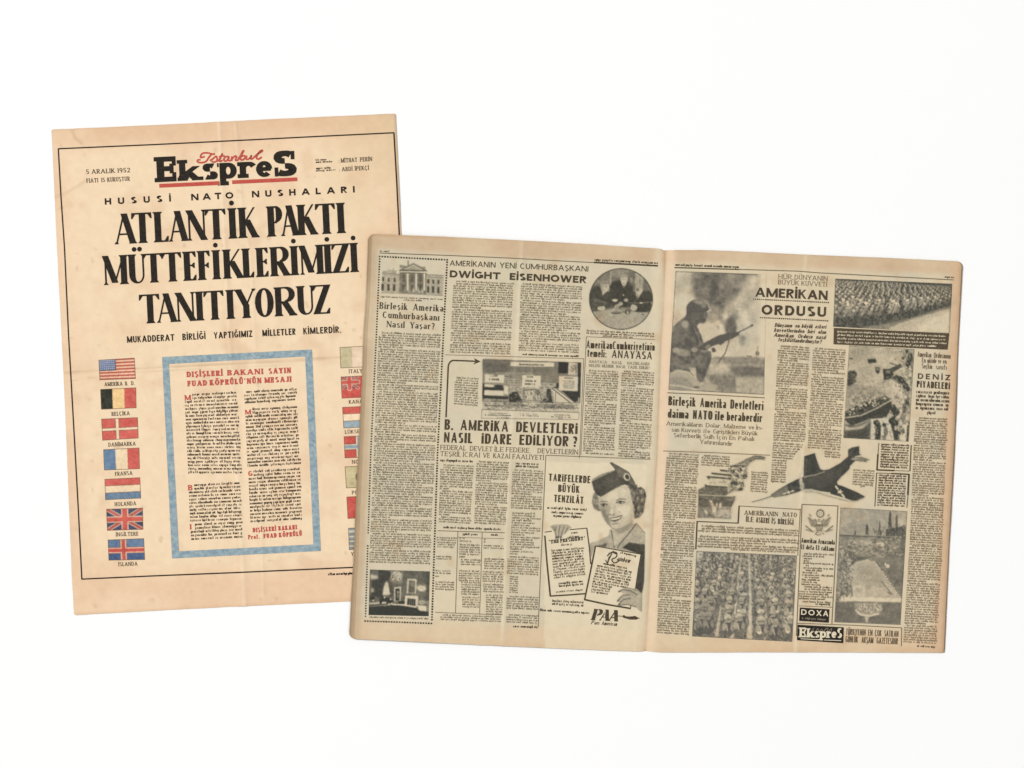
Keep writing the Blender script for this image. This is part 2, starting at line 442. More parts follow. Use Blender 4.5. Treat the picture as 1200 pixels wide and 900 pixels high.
g('2', .46, ('a', .5, .72, .48, .28, 165, -40), ('d', 0, 0, .88, .60, 'H', ''), ('b', 0, 1, 0, 0, 1))
g('3', .44, ('a', .48, .75, .45, .25, 150, -90), ('a', .48, .26, .52, .26, 90, -150))
g('5', .44, ('b', .1, .95, 1, 0, 0), ('s', .1, .52, 1, 'H', ''), ('a', .42, .31, .56, .31, 130, -140))
g('9', .46, ('a', .5, .68, .5, .32, 0, 360), ('a', .5, .5, .5, .5, 0, -100))
g('a', .42, ('s', 1, 0, .46, 'T', ''), ('a', .5, .46, .5, .22, 0, 150), ('a', .48, .19, .48, .19, 0, 360))
g('b', .44, ('s', 0, 0, 1, 'T', 't'), ('a', .5, .34, .5, .34, 0, 360))
g('c', .40, ('a', .5, .34, .5, .34, 50, 310))
g('d', .44, ('s', 1, 0, 1, 'T', 't'), ('a', .5, .34, .5, .34, 0, 360))
g('e', .42, ('a', .5, .34, .5, .34, 0, 318), ('b', 0, 1, .34, 0, 0))
g('f', .26, ('s', .3, 0, .82, 'T', 'b'), ('a', .8, .82, .5, .2, 80, 180), ('b', 0, .9, XH, 0, 0))
g('g', .44, ('a', .5, .34, .5, .34, 0, 360), ('s', 1, -.08, XH, 'T', ''), ('a', .5, -.08, .5, .2, 200, 360))
g('h', .42, ('s', 0, 0, 1, 'T', 'bt'), ('a', .5, .42, .5, .26, 0, 180), ('s', 1, 0, .42, 'T', 'b'))
g('i', .0, ('s', 0, 0, XH, 'T', 'bt'), ('o', 0, .93))
g('k', .44, ('s', 0, 0, 1, 'T', 'bt'), ('d', .95, XH, .08, .26, 'H', 't'), ('d', 1, 0, .36, .42, 'T', 'b'))
g('l', .0, ('s', 0, 0, 1, 'T', 'bt'))
g('m', .84, ('s', 0, 0, XH, 'T', 'bt'), ('a', .25, .44, .25, .24, 0, 180), ('s', .5, 0, .44, 'T', 'b'), ('a', .75, .44, .25, .24, 0, 180), ('s', 1, 0, .44, 'T', 'b'))
g('n', .42, ('s', 0, 0, XH, 'T', 'bt'), ('a', .5, .42, .5, .26, 0, 180), ('s', 1, 0, .42, 'T', 'b'))
g('o', .44, ('a', .5, .34, .5, .34, 0, 360))
g('p', .44, ('s', 0, -.28, XH, 'T', 'bt'), ('a', .5, .34, .5, .34, 0, 360))
g('r', .28, ('s', 0, 0, XH, 'T', 'bt'), ('a', .62, .40, .62, .28, 25, 180))
g('s', .36, ('a', .5, .51, .46, .17, 40, 270), ('a', .5, .17, .5, .17, 90, -145))
g('t', .28, ('s', .35, .14, .90, 'T', ''), ('b', 0, 1, XH, 0, 0), ('a', .75, .15, .4, .15, 180, 300))
g('u', .42, ('s', 0, .26, XH, 'T', 't'), ('a', .5, .26, .5, .26, 180, 360), ('s', 1, 0, XH, 'T', 'bt'))
g('v', .46, ('d', .5, 0, 0, XH, 'T', 't'), ('d', .5, 0, 1, XH, 'H', 't'))
g('y', .46, ('d', .5, 0, 0, XH, 'T', 't'), ('d', .3, -.28, 1, XH, 'H', 't'))
g('w', .7, ('d', .25, 0, 0, XH, 'T', 't'), ('d', .25, 0, .5, XH, 'H', ''), ('d', .75, 0, .5, XH, 'T', ''), ('d', .75, 0, 1, XH, 'H', 't'))
g('z', .40, ('b', 0, 1, XH, -1, 0), ('d', 0, 0, 1, XH, 'T', ''), ('b', 0, 1, 0, 0, 1))
g('.', .0, ('o', 0, .07)); g(':', .0, ('o', 0, .07), ('o', 0, .52)); g(',', .0, ('o', 0, .07), ('d', -.02, -.16, .02, .06, 'H', ''))
g("'", .0, ('s', 0, .74, 1, 'H', ''))
g('"', .16, ('s', 0, .74, 1, 'H', ''), ('s', 1, .74, 1, 'H', ''))
g('-', .26, ('b', 0, 1, .34, 0, 0))
g('?', .40, ('a', .5, .74, .48, .26, 160, -60), ('d', .5, .28, .72, .54, 'T', ''), ('o', .5, .07))
def acc(new, old, *ops): GL[new] = (GL[old][0], GL[old][1] + ops)
xm = lambda c: 0.5
for n, o in zip('ÖÜ', 'OU'): acc(n, o, ('o', .26, 1.17), ('o', .74, 1.17))
for n, o in zip('öü', 'ou'): acc(n, o, ('o', .22, .90), ('o', .78, .90))
acc('İ', 'I', ('o', 0, 1.17))
acc('Ş', 'S', ('d', .46, -.2, .56, .02, 'H', '')); acc('ş', 's', ('d', .46, -.22, .56, .02, 'H', ''))
acc('Ç', 'C', ('d', .50, -.2, .60, .02, 'H', '')); acc('ç', 'c', ('d', .46, -.22, .56, .02, 'H', ''))
acc('Ğ', 'G', ('a', .5, 1.20, .28, .10, 190, 350)); acc('ğ', 'g', ('a', .5, .92, .3, .10, 190, 350))
acc('Â', 'A', ('d', .25, 1.08, .5, 1.22, 'H', ''), ('d', .75, 1.08, .5, 1.22, 'H', '')); acc('â', 'a', ('d', .2, .82, .5, .96, 'H', ''), ('d', .8, .82, .5, .96, 'H', ''))

def style(T, H=None, ser=None, sl=0.0, st=0.0, beak=0.0, track=0.10, shear=0.0, space=0.36, sq=1.0, xh=XH, mat='black', rough=0.0):
    return dict(T=T, H=T if H is None else H, ser=ser, sl=sl, st=st, beak=beak, track=track, shear=shear, space=space, sq=sq, mat=mat)
DISPLAY = style(.215, .055, 'fine', .045, .030, .17, track=.055)
SLABX = style(.30, .20, 'slab', .10, .17, .17, track=.20)
SLABL = style(.10, .085, 'slab', .07, .07, .10, track=.24, mat='thin')
SLABM = style(.15, .12, 'slab', .07, .10, .10, track=.22, mat='small')
SLABR = style(.29, .19, 'slab', .07, .12, .12, track=.22, mat='red')
ROMAN = style(.19, .085, 'fine', .055, .045, .10, track=.17, mat='grey')
SANSB = style(.20, .18, track=.13, mat='grey')
SANSH = style(.24, .215, track=.13, mat='grey')
SANSL = style(.095, .09, track=.14, mat='grey')
GOTH = style(.225, .16, track=.11, sq=.62, mat='grey')
GOTHM = style(.185, .14, track=.12, sq=.62, mat='grey')
THINC = style(.09, .085, track=.14, sq=.7, mat='small')

LP = {'A': .25, 'M': .32, 'N': .32}; RP = {'V': .25, 'Y': .25, 'U': .32, 'Ü': .32, 'N': .32}
def pads(ch, S):
    if S['ser'] == 'fine': return S['T'] / 2 * LP.get(ch, 1.0), S['T'] / 2 * RP.get(ch, 1.0)
    return S['T'] / 2, S['T'] / 2
def stroke_paths(ch, S, xs, x0):
    """outlines of one letter in cap-height units: list of polygons / strips"""
    w, ops = GL[ch]; gw = w * xs
    if ch == 'İ' and S['sq'] < 1: ops = (('s', 0, 0, .80, 'T', ''), ('o', 0, .94))
    T, H = S['T'], S['H']; out = []
    X = lambda x: x0 + x * gw
    def ins(y, half):      # keep bars and arcs inside the body of the letter
        if y >= 1.0: return min(y, 1.0) - half if y <= 1.0 else y
        if y <= 0.0: return y + half if y == 0.0 else y
        return y
    def serif(x, y, up, t):
        if not S['ser']: return
        l, st = S['sl'], S['st']
        ya, yb = (y, y + st) if up else (y - st, y)
        out.append(('p', [(x - t / 2 - l, ya), (x + t / 2 + l, ya), (x + t / 2 + l, yb), (x - t / 2 - l, yb)]))
        if S['ser'] == 'fine':   # bracket
            yc = yb + .05 if up else ya - .05
            e = yb if up else ya
            out.append(('p', [(x - t / 2 - l * .7, e), (x + t / 2 + l * .7, e), (x + t / 2, yc), (x - t / 2, yc)]))
    for op in ops:
        k = op[0]
        if k == 's':
            _, x, y0, y1, wt, sf = op; t = T if wt == 'T' else max(H, T * .28 if S['ser'] == 'fine' else H)
            n = 4
            L = [(X(x) - t / 2, y0 + (y1 - y0) * i / n) for i in range(n + 1)]
            R = [(X(x) + t / 2, y0 + (y1 - y0) * i / n) for i in range(n + 1)]
            out.append(('s', L, R))
            if 'b' in sf: serif(X(x), y0, True, t)
            if 't' in sf: serif(X(x), y1, False, t)
        elif k == 'd':
            _, xa, y0, xb, y1, wt, sf = op; t = T if wt == 'T' else H
            dx = X(xb) - X(xa); dy = y1 - y0; l = math.hypot(dx, dy) or 1
            hw = t * l / max(abs(dy), .35 * l) / 2
            if wt == 'T' and S['ser'] == 'fine': hw *= .96
            if not S['ser'] and gw < 2.6 * T: hw *= .62 if ch in 'NM' else (.76 if ch in 'WVvwyYKkRA' else .92)
            n = 4
            if abs(dy) > .3 * l:
                L = [(X(xa) + dx * i / n - hw, y0 + dy * i / n) for i in range(n + 1)]
                R = [(X(xa) + dx * i / n + hw, y0 + dy * i / n) for i in range(n + 1)]
            else:
                L = [(X(xa) + dx * i / n, y0 + dy * i / n - t / 2) for i in range(n + 1)]
                R = [(X(xa) + dx * i / n, y0 + dy * i / n + t / 2) for i in range(n + 1)]
            out.append(('s', L, R))
            if 'b' in sf: serif(X(xa), y0, True, hw * 1.6)
            if 't' in sf: serif(X(xb), y1, False, hw * 1.6)
        elif k == 'b':
            _, xa, xb, y, ba, bb = op; y = ins(y, H / 2)
            a, b = X(xa) - T / 2 * (0 if xa > 0 else 1), X(xb) + T / 2 * (.55 if S['ser'] else (1 if bb or ba else .0))
            if not S['ser']:
                b = X(xb) + (T * .42 if xb > .7 else 0); a = X(xa) - (T * .42 if xa < .1 else 0)
            if ba: a = X(xa) - T * .5
            n = 3
            out.append(('s', [(a + (b - a) * i / n, y + H / 2) for i in range(n + 1)], [(a + (b - a) * i / n, y - H / 2) for i in range(n + 1)]))
            bk = S['beak']
            if bk:
                for e, d, sg in ((a, ba, 1), (b, bb, -1)):
                    if not d: continue
                    wdt = H * 1.0 if S['ser'] == 'slab' else .16
                    for q in ((1, -1) if d == 2 else (d,)):
                        kk = bk * (.55 if d == 2 else 1)
                        if S['ser'] == 'slab':
                            out.append(('p', [(e, y), (e + sg * wdt * .8, y), (e + sg * wdt * .8, y + q * (kk + H / 2)), (e, y + q * (kk + H / 2))]))
                        else:
                            out.append(('p', [(e, y - q * H / 2), (e + sg * wdt, y - q * H / 2), (e + sg * .03, y + q * kk), (e - sg * .012, y + q * kk)]))
        elif k == 'a':
            _, cx, cy, rx, ry, a0, a1 = op[:7]
            TT = max(H, T * .28 if S['ser'] == 'fine' else H) if len(op) > 7 else T
            tb = cy + ry; bb = cy - ry
            top = tb - H / 2; bot = bb + H / 2
            cyy = (top + bot) / 2; ryy = max((top - bot) / 2, .01)
            n = max(6, int(abs(a1 - a0) / 20)); L = []; R = []
            q = S['sq']
            for i in range(n + 1):
                a = math.radians(a0 + (a1 - a0) * i / n); c, s_ = math.cos(a), math.sin(a)
                if q != 1:
                    ce = math.copysign(abs(c) ** q, c); se = math.copysign(abs(s_) ** q, s_)
                else: ce, se = c, s_
                ww = (H + (TT - H) * abs(c) ** 1.3) / 2
                px, py = cx * gw + rx * gw * ce, cyy + ryy * se
                nx, ny = c * max(ryy, .05), s_ * max(rx * gw, .05); l = math.hypot(nx, ny) or 1
                L.append((x0 + px + nx / l * ww, py + ny / l * ww)); R.append((x0 + px - nx / l * ww, py - ny / l * ww))
            out.append(('s', L, R))
        elif k == 'o':
            _, x, y = op; r = .085 if S['ser'] == 'fine' and T > .2 else max(T * .5, .07)
            out.append(('p', [(X(x) + r * math.cos(i * .7854), y + r * math.sin(i * .7854)) for i in range(8)]))
    return out
def word(mb, S, h, p0, p1, txt, up, mat=None, lift=0.0):
    """set one word so that it runs exactly from p0 to p1 (base line); h = cap height; up = direction of the stems"""
    mat = mat or S['mat']
    Lw = math.hypot(p1[0] - p0[0], p1[1] - p0[1]); d = ((p1[0] - p0[0]) / Lw, (p1[1] - p0[1]) / Lw)
    units = sum((.5 if GL[c][0] < .15 else (1.5 if GL[c][0] > .8 else 1.0)) for c in txt if c != ' ') or 1
    adv = Lw / h / units
    T = S['T']
    if len(txt) > 1 and S['ser'] != 'fine':
        k = min(1.0, .375 * adv / T)
        S = dict(S, T=T * k, H=min(S['H'], S['H'] * (.35 + .65 * k)), track=min(S['track'], .22 * adv), sl=S['sl'] * k)
        T = S['T']
    tot_w = 0; fixed = 0
    for i, ch in enumerate(txt):
        if ch == ' ': fixed += S['space']; continue
        tot_w += GL[ch][0]; fixed += sum(pads(ch, S)) + (S['track'] if i < len(txt) - 1 else 0)
    avail = Lw / h
    tr = S['track']; n = max(1, len(txt) - 1)
    if tot_w > 0:
        xs = (avail - fixed) / tot_w
        if xs > (1.5 if S['sq'] == 1 else .9) and len(txt) > 1:            # spaced out rather than stretched
            xs = 1.25 if S['sq'] == 1 else .8; tr += (avail - fixed - tot_w * xs) / n
        elif xs < .32:
            xs = .32; tr += (avail - fixed - tot_w * xs) / n
    else:
        xs = 1; tr += (avail - fixed) / n
    ul = math.hypot(*up); u = (up[0] / ul * h, up[1] / ul * h)
    x = 0.0; sh = S['shear']
    def mp(q):
        gx = q[0] + sh * q[1]
        return (p0[0] + d[0] * gx * h + u[0] * q[1], p0[1] + d[1] * gx * h + u[1] * q[1])
    for ch in txt:
        if ch == ' ': x += S['space']; continue
        pl_, pr_ = pads(ch, S)
        for pl in stroke_paths(ch, S, xs, x + pl_):
            if pl[0] == 'p': mb.poly([mp(q) for q in pl[1]], mat, lift)
            else: mb.strip([mp(q) for q in pl[1]], [mp(q) for q in pl[2]], mat, lift)
        x += GL[ch][0] * xs + pl_ + pr_ + tr
UPA = (-0.0477, -1.0); UPB = (0.043, -1.0)
def tline(mb, S, h, a, b, words, up, mat=None, lift=0.0):
    """a line of type along a-b; words = [(text, x from, x to)] or one string for the whole line"""
    if isinstance(words, str): words = [(words, a[0], b[0])]
    for t, xa, xb in words:
        f = lambda x: (x, a[1] + (b[1] - a[1]) * (x - a[0]) / (b[0] - a[0]))
        word(mb, S, h, f(xa), f(xb), t, up, mat, lift)

RND = random.Random(7)
def micro(mb, TL, TR, BR, BL, pitch, br=(), cw=1.12, xh=.58, mat='body', wt=.44, ind=True, fill=1.0, drop=0, hyph=False, lift=0.0):
    """body type too small to read: word-like rows of tiny strokes; br = where along the column a paragraph ends"""
    hgt = math.hypot(BL[0] - TL[0], BL[1] - TL[1]); n = max(1, int(round(hgt / pitch)))
    n = max(1, int(round(hgt / pitch - .14 * len(br))))
    brl = {int(b * n) for b in br}
    new = True; row = 0.0
    for i in range(n):
        v = (row + .72) * pitch / hgt; row += 1.0
        if v > 1.01: break
        if (i - 1) in brl: new = True
        if i in brl: row += .08
        a, b = lerp(TL, BL, v), lerp(TR, BR, v)
        L = math.hypot(b[0] - a[0], b[1] - a[1]); d = ((b[0] - a[0]) / L, (b[1] - a[1]) / L); u = (d[1], -d[0])
        x = (RND.uniform(2, 3.2) if (new and ind) else 0.0)
        if drop and i < 2: x = drop
        new = False
        end = L * (RND.uniform(.3, .85) if i in brl else 1.0) * fill
        wj = wt * RND.uniform(.85, 1.2)
        while x < end - cw:
            nc = RND.choice((2, 3, 4, 5, 5, 6, 7, 8, 9, 10))
            if end - x < (nc + 2) * cw * 1.1: nc = max(1, int((end - x) / cw + .3))
            wb = wj * RND.uniform(.75, 1.3)
            for c in range(nc):
                if x > end: break
                r = RND.random(); X0 = pitch * xh
                y0, y1 = 0.0, X0
                if r < .16: y1 = X0 * 1.55
                elif r < .26: y0 = -X0 * .5
                cx = x + cw * .2
                P = lambda gx, gy: (a[0] + d[0] * gx + u[0] * gy, a[1] + d[1] * gx + u[1] * gy)
                mb.poly([P(cx, y0), P(cx + wb, y0), P(cx + wb, y1), P(cx, y1)], mat, lift)
                q = RND.random()
                if q < .72:
                    yy = X0 * RND.choice((0.0, .42, .72)); hh = X0 * .34
                    mb.poly([P(cx + wb, yy), P(cx + cw * .78, yy), P(cx + cw * .78, yy + hh), P(cx + wb, yy + hh)], mat, lift)
                if q < .35:
                    mb.poly([P(cx + cw * .55, 0), P(cx + cw * .55 + wb * .7, 0), P(cx + cw * .55 + wb * .7, X0), P(cx + cw * .55, X0)], mat, lift)
                x += cw * RND.uniform(.85, 1.2)
            x += cw * RND.uniform(.55, 1.25)

# ------------------------------------------------------------------ printed pictures: density plates drawn in numpy, carried by a fine mesh
class Pic:
    def __init__(s, x0, y0, x1, y1, res=1.3, ink=(76, 73, 66), paper='B'):
        s.x0, s.y0, s.res, s.paper = x0, y0, res, paper
        s.nx = int((x1 - x0) * res) + 2; s.ny = int((y1 - y0) * res) + 2
        jj, ii = np.mgrid[0:s.ny, 0:s.nx]
        s.X = x0 + ii / res; s.Y = y0 + jj / res
        s.rgb = np.ones((s.ny, s.nx, 3)) * np.array(ink, float); s.ink = np.array(ink, float)
        s.a = np.zeros((s.ny, s.nx)); s.gain = 1.0 if paper == 'A' else 1.18
    def mask(s, pts, blur=0.0):
        q = []
        for sx, sy in ((-.25, -.25), (.25, -.25), (-.25, .25), (.25, .25)):
            X = s.X + sx / s.res; Y = s.Y + sy / s.res
            ins = np.zeros(X.shape, bool); n = len(pts)
            for i in range(n):
                x0, y0 = pts[i]; x1, y1 = pts[(i + 1) % n]
                if y0 == y1: continue
                c = ((y0 > Y) != (y1 > Y)) & (X < (x1 - x0) * (Y - y0) / (y1 - y0) + x0)
                ins ^= c
            q.append(ins)
        m = sum(k.astype(float) for k in q) / 4
        return s.blur(m, blur)
    def blur(s, m, b):
        if b <= 0: return m
        sg = b * s.res; r = max(1, int(sg * 2.5)); k = np.exp(-(np.arange(-r, r + 1) / sg) ** 2 / 2); k /= k.sum()
        m = np.pad(m, r, mode='edge')
        m = sum(k[i] * m[i:i + m.shape[0] - 2 * r, :] for i in range(2 * r + 1))
        m = sum(k[i] * m[:, i:i + m.shape[1] - 2 * r] for i in range(2 * r + 1))
        return m
    def put(s, m, val, rgb=None):
        s.a = s.a * (1 - m) + val * m
        if rgb is not None: s.rgb = s.rgb * (1 - m[..., None]) + np.array(rgb, float) * m[..., None]
        return s
    def poly(s, pts, val, blur=0.35, op=1.0, rgb=None):
        return s.put(s.mask(pts, blur) * op, val, rgb)
    def ell(s, c, rx, ry, val, rot=0, blur=0.35, op=1.0, rgb=None):
        r = math.radians(rot); dx = s.X - c[0]; dy = s.Y - c[1]
        u = (dx * math.cos(r) + dy * math.sin(r)) / rx; v = (-dx * math.sin(r) + dy * math.cos(r)) / ry
        e = np.hypot(u, v); k = max(blur, .3) / min(rx, ry)
        return s.put(sstep(1 + k, 1 - k, e) * op, val, rgb)
    def line(s, pts, w, val, blur=0.3, op=1.0, rgb=None):
        d = np.abs(segdist(s.X, s.Y, pts))
        return s.put(sstep(w / 2 + blur, w / 2 - blur, d) * op, val, rgb)
    def noise(s, sc_, amp, seed=1, m=1.0, n=3):
        s.a = np.clip(s.a + amp * 2 * fbm(s.X, s.Y, sc_, seed, n) * m, 0, 1); return s
    def scribble(s, f, n, ln, w, ang, vals, seed, u=(0, 1), v=(0, 1), op=.8):
        r = np.random.RandomState(seed)
        for k in range(n):
            x, y = f(r.uniform(*u), r.uniform(*v)); L = ln * r.uniform(.5, 1.4); a = math.radians(ang + r.normal() * 26)
            dx, dy = math.cos(a) * L / 2, math.sin(a) * L / 2
            m = L / 2 + w + 1.2
            i0, i1 = int((x - m - s.x0) * s.res), int((x + m - s.x0) * s.res) + 2; j0, j1 = int((y - m - s.y0) * s.res), int((y + m - s.y0) * s.res) + 2
            i0, j0 = max(i0, 0), max(j0, 0)
            X, Y = s.X[j0:j1, i0:i1], s.Y[j0:j1, i0:i1]
            if X.size == 0: continue
            d = np.abs(segdist(X, Y, [(x - dx, y - dy), (x + dx, y + dy)]))
            k_ = sstep(w / 2 + .35, w / 2 - .35, d) * op
            s.a[j0:j1, i0:i1] = s.a[j0:j1, i0:i1] * (1 - k_) + vals[r.randint(len(vals))] * k_
    def outline(s, pts, w, val, rgb=None):
        return s.line(list(pts) + [pts[0]], w, val, .3, 1.0, rgb)
    def sample(s, px, py):
        fx = np.clip((px - s.x0) * s.res, 0, s.nx - 1.001); fy = np.clip((py - s.y0) * s.res, 0, s.ny - 1.001)
        ix = fx.astype(int); iy = fy.astype(int); tx = fx - ix; ty = fy - iy
        def bi(A):
            ex = (lambda t: t[..., None]) if A.ndim == 3 else (lambda t: t)
            return (A[iy, ix] * ex(1 - tx) + A[iy, ix + 1] * ex(tx)) * ex(1 - ty) + (A[iy + 1, ix] * ex(1 - tx) + A[iy + 1, ix + 1] * ex(tx)) * ex(ty)
        return bi(s.rgb), bi(s.a)
    def build(s, name, parent, TL, TR, BR, BL, label=None, cut=None, step=None, lift=.12):
        step = step or 1 / s.res
        nx = max(2, int(max(math.dist(TL, TR), math.dist(BL, BR)) / step)); ny = max(2, int(max(math.dist(TL, BL), math.dist(TR, BR)) / step))
        v, u = np.mgrid[0:ny + 1, 0:nx + 1]; u = (u / nx)[..., None]; v = (v / ny)[..., None]
        P = (1 - v) * ((1 - u) * np.array(TL) + u * np.array(TR)) + v * ((1 - u) * np.array(BL) + u * np.array(BR))
        px, py = P[..., 0].ravel(), P[..., 1].ravel()
        if s.paper == 'B':
            s.a = s.blur(s.a, .30); w4 = 4 * s.a * (1 - s.a)
            s.a = np.clip(s.a + w4 * (.13 * fbm(s.X, s.Y, 2.4, 301, 2) + .07 * fbm(s.X, s.Y, 6, 302, 2)), 0, 1)
        rgb, a = s.sample(px, py)
        if s.gain != 1: a = np.where(a > .02, np.clip(.5 + (a - .5) * s.gain, .0, 1), a); a = np.clip(a + .10 * (vnoise(px, py, .95, 7) - .5) * (a > .06), 0, 1)
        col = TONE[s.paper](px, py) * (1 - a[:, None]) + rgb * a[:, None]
        z = ZS[s.paper](px, py) + lift * 0.001
        w = W(px, py, z)
        idx = np.arange((nx + 1) * (ny + 1)).reshape(ny + 1, nx + 1)
        F = np.stack([idx[:-1, :-1], idx[1:, :-1], idx[1:, 1:], idx[:-1, 1:]], -1).reshape(-1, 4)
        if cut is not None:
            keep = a[F].max(1) > cut
            F = F[keep]
            used = np.unique(F); remap = np.zeros(len(w), int); remap[used] = np.arange(len(used))
            F = remap[F]; w = w[used]; col = col[used]
        return color_mesh(name, parent, w, F.tolist(), base(np.clip(col, 0, 255)), label=label)
# ------------------------------------------------------------------ the white surface everything lies on
def table():
    m, nt, b = new_mat('matt_white_board')
    n = noise_node(nt, 25, 3)
    r = nt.nodes.new('ShaderNodeValToRGB')
    r.color_ramp.elements[0].color = (0.918, 0.918, 0.908, 1); r.color_ramp.elements[1].color = (0.924, 0.924, 0.914, 1)
    nt.links.new(n.outputs['Fac'], r.inputs['Fac']); nt.links.new(r.outputs['Color'], b.inputs['Base Color'])
    me = bpy.data.meshes.new('table_surface')
    q = 4.0
    v = [(-q, -q, 0), (q, -q, 0), (q, q, 0), (-q, q, 0), (-q, -q, -.03), (q, -q, -.03), (q, q, -.03), (-q, q, -.03)]
    me.from_pydata(v, [], [(0, 1, 2, 3), (7, 6, 5, 4), (0, 4, 5, 1), (1, 5, 6, 2), (2, 6, 7, 3), (3, 7, 4, 0)])
    me.materials.append(m)
    o = link(bpy.data.objects.new('table_surface', me)); o['kind'] = 'structure'; o['label'] = 'plain bright white surface under the newspapers'
table()

# ------------------------------------------------------------------ newspaper one: the single front page
NA = thing('newspaper', 'cream front page with small flags and a blue framed message, partly under open pages', 'newspaper', 280, 430)
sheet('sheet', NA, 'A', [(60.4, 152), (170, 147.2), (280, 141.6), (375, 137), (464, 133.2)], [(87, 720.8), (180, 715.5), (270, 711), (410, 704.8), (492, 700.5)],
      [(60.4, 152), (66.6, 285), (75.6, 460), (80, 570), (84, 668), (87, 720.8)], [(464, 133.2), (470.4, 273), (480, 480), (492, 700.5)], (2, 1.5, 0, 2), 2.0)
def mbA(): return MB('A')
b = mbA()
b.line([(68, 174.4), (180, 169.5), (280, 164.6), (375, 159.8), (462, 155.6)], 1.5, 'black')
b.line([(461.6, 155.6), (465, 215), (467.8, 273), (486, 661)], 1.6, 'black')
b.line([(68.4, 174.2), (71.5, 230), (75.6, 290), (80.5, 395), (84.2, 460), (88.4, 535), (92, 600), (96, 678.9)], 1.5, 'black')
b.line([(95.6, 678.6), (180, 674.8), (270, 671.2), (410, 665), (486, 661.5)], 1.5, 'black')
b.done('border_frame', NA)

# the masthead
Mh = None
b = mbA()
tline(b, SLABX, 29.5, (184.3, 213.6), (348.6, 205.7), [('E', 184.3, 209)], UPA)
tline(b, SLABX, 24.5, (184.3, 213.4), (348.6, 205.7), [('k', 210.6, 235.4)], UPA)
LX = dict(SLABX, T=.27, H=.17)
for ch, xa, xb in (('s', 237.4, 255.8), ('p', 257.8, 278), ('r', 281.4, 299.4), ('e', 300.6, 319.6)):
    tline(b, LX, 27.5, (184.3, 213.2), (348.6, 205.7), [(ch, xa, xb)], UPA)
tline(b, dict(SLABX, T=.30, H=.21), 30, (184.3, 213.6), (348.6, 205.9), [('S', 320.6, 348.4)], UPA)
# serifs of the capital S
b.quad((340.4, 177), (344.8, 176.8), (345.2, 186.6), (340.8, 186.8), 'black', .03); b.quad((321.6, 196.4), (326, 196.2), (326.6, 206.8), (322.2, 207), 'black', .03)
mast = b.done('masthead', NA)
b = mbA()
b.quad((186.6, 215.6), (256.8, 212.3), (257, 216.8), (186.8, 220), 'red'); b.quad((272, 211.4), (348.3, 207.9), (348.5, 212.3), (272.2, 215.7), 'red')
b.done('underline', mast)
def script(b, path, w=1.7, mat='red'):
    """brush lettering: smooth curve through the points"""
    P = []
    n = len(path)
    for i in range(n - 1):
        p0 = path[max(0, i - 1)]; p1 = path[i]; p2 = path[i + 1]; p3 = path[min(n - 1, i + 2)]
        for k in range(6):
            t = k / 6
            f = lambda a, b_, c, d: .5 * ((2 * b_) + (c - a) * t + (2 * a - 5 * b_ + 4 * c - d) * t * t + (-a + 3 * b_ - 3 * c + d) * t ** 3)
            P.append((f(p0[0], p1[0], p2[0], p3[0]), f(p0[1], p1[1], p2[1], p3[1])))
    P.append(path[-1])
    b.line(P, w, mat, step=9)
b = mbA()
z1 = ZM(40, 120, 5)
script(b, z1([(1000, 318), (975, 322), (985, 300), (1015, 296), (1050, 304), (1058, 298)]), 2.0)
script(b, z1([(1040, 303), (1022, 325), (1008, 345), (985, 353), (960, 350), (958, 338), (975, 336)]), 2.0)
script(b, z1([(1030, 342), (1048, 330), (1066, 316), (1072, 330), (1070, 344), (1052, 350), (1040, 345)]), 2.0)           # s
script(b, z1([(1070, 345), (1085, 335), (1104, 300), (1088, 335), (1088, 346), (1104, 340)]), 2.0)                       # t
script(b, z1([(1082, 318), (1116, 313)]), 1.7)
script(b, z1([(1140, 318), (1122, 318), (1112, 334), (1118, 344), (1132, 338), (1142, 318), (1138, 338), (1148, 342), (1158, 332)]), 2.0)   # a
script(b, z1([(1160, 316), (1156, 342), (1164, 326), (1180, 314), (1186, 320), (1180, 338), (1190, 340), (1202, 328)]), 2.0)               # n
z2 = ZM(260, 120, 5)
script(b, z2([(96, 330), (112, 310), (126, 288), (128, 283), (120, 290), (110, 320), (112, 336), (128, 334), (138, 318), (128, 312), (114, 318)]), 2.0)  # b
script(b, z2([(146, 312), (142, 330), (152, 334), (168, 322), (174, 308), (168, 328), (176, 332), (188, 322)]), 2.0)                      # u
script(b, z2([(186, 324), (208, 304), (236, 286), (234, 281), (222, 288), (206, 312), (204, 328), (216, 332), (234, 320)]), 2.1)          # l
b.done('script_title', mast)

b = mbA()
tline(b, dict(SLABM, T=.17, mat='black'), 5.3, (101, 204), (152.6, 201.9), [('5', 101, 104.5), ('ARALIK', 107.5, 134.5), ('1952', 137.5, 152.6)], UPA, 'grey')
tline(b, dict(SLABM, T=.15), 5.0, (101.6, 214.3), (152.2, 211.8), [('FIATI', 101.6, 115), ('15', 118.5, 123), ('KURUŞTUR', 126, 152.2)], UPA, 'small')
b.done('issue_date', NA)
b = mbA()
tline(b, SLABM, 5.0, (397, 190.8), (436.2, 188.7), [(':', 397, 398), ('MİTHAT', 399.6, 418.6), ('PERİN', 422, 436.2)], UPA, 'small')
tline(b, SLABM, 4.9, (397.4, 201.0), (432.2, 199), [(':', 397.4, 398.4), ('ABDİ', 400.6, 413), ('İPEKÇİ', 416, 432.2)], UPA, 'small')
micro(b, (369.6, 186.6), (383, 186), (383.1, 188.8), (369.7, 189.4), 2.6, mat='grey', cw=1.3, wt=.6, ind=False)
micro(b, (369.8, 189.2), (389, 188.4), (389.1, 191.2), (369.9, 192), 2.6, mat='grey', cw=1.3, wt=.6, ind=False)
micro(b, (370, 196.4), (388, 195.6), (388.1, 198.4), (370.1, 199.2), 2.6, mat='grey', cw=1.3, wt=.6, ind=False)
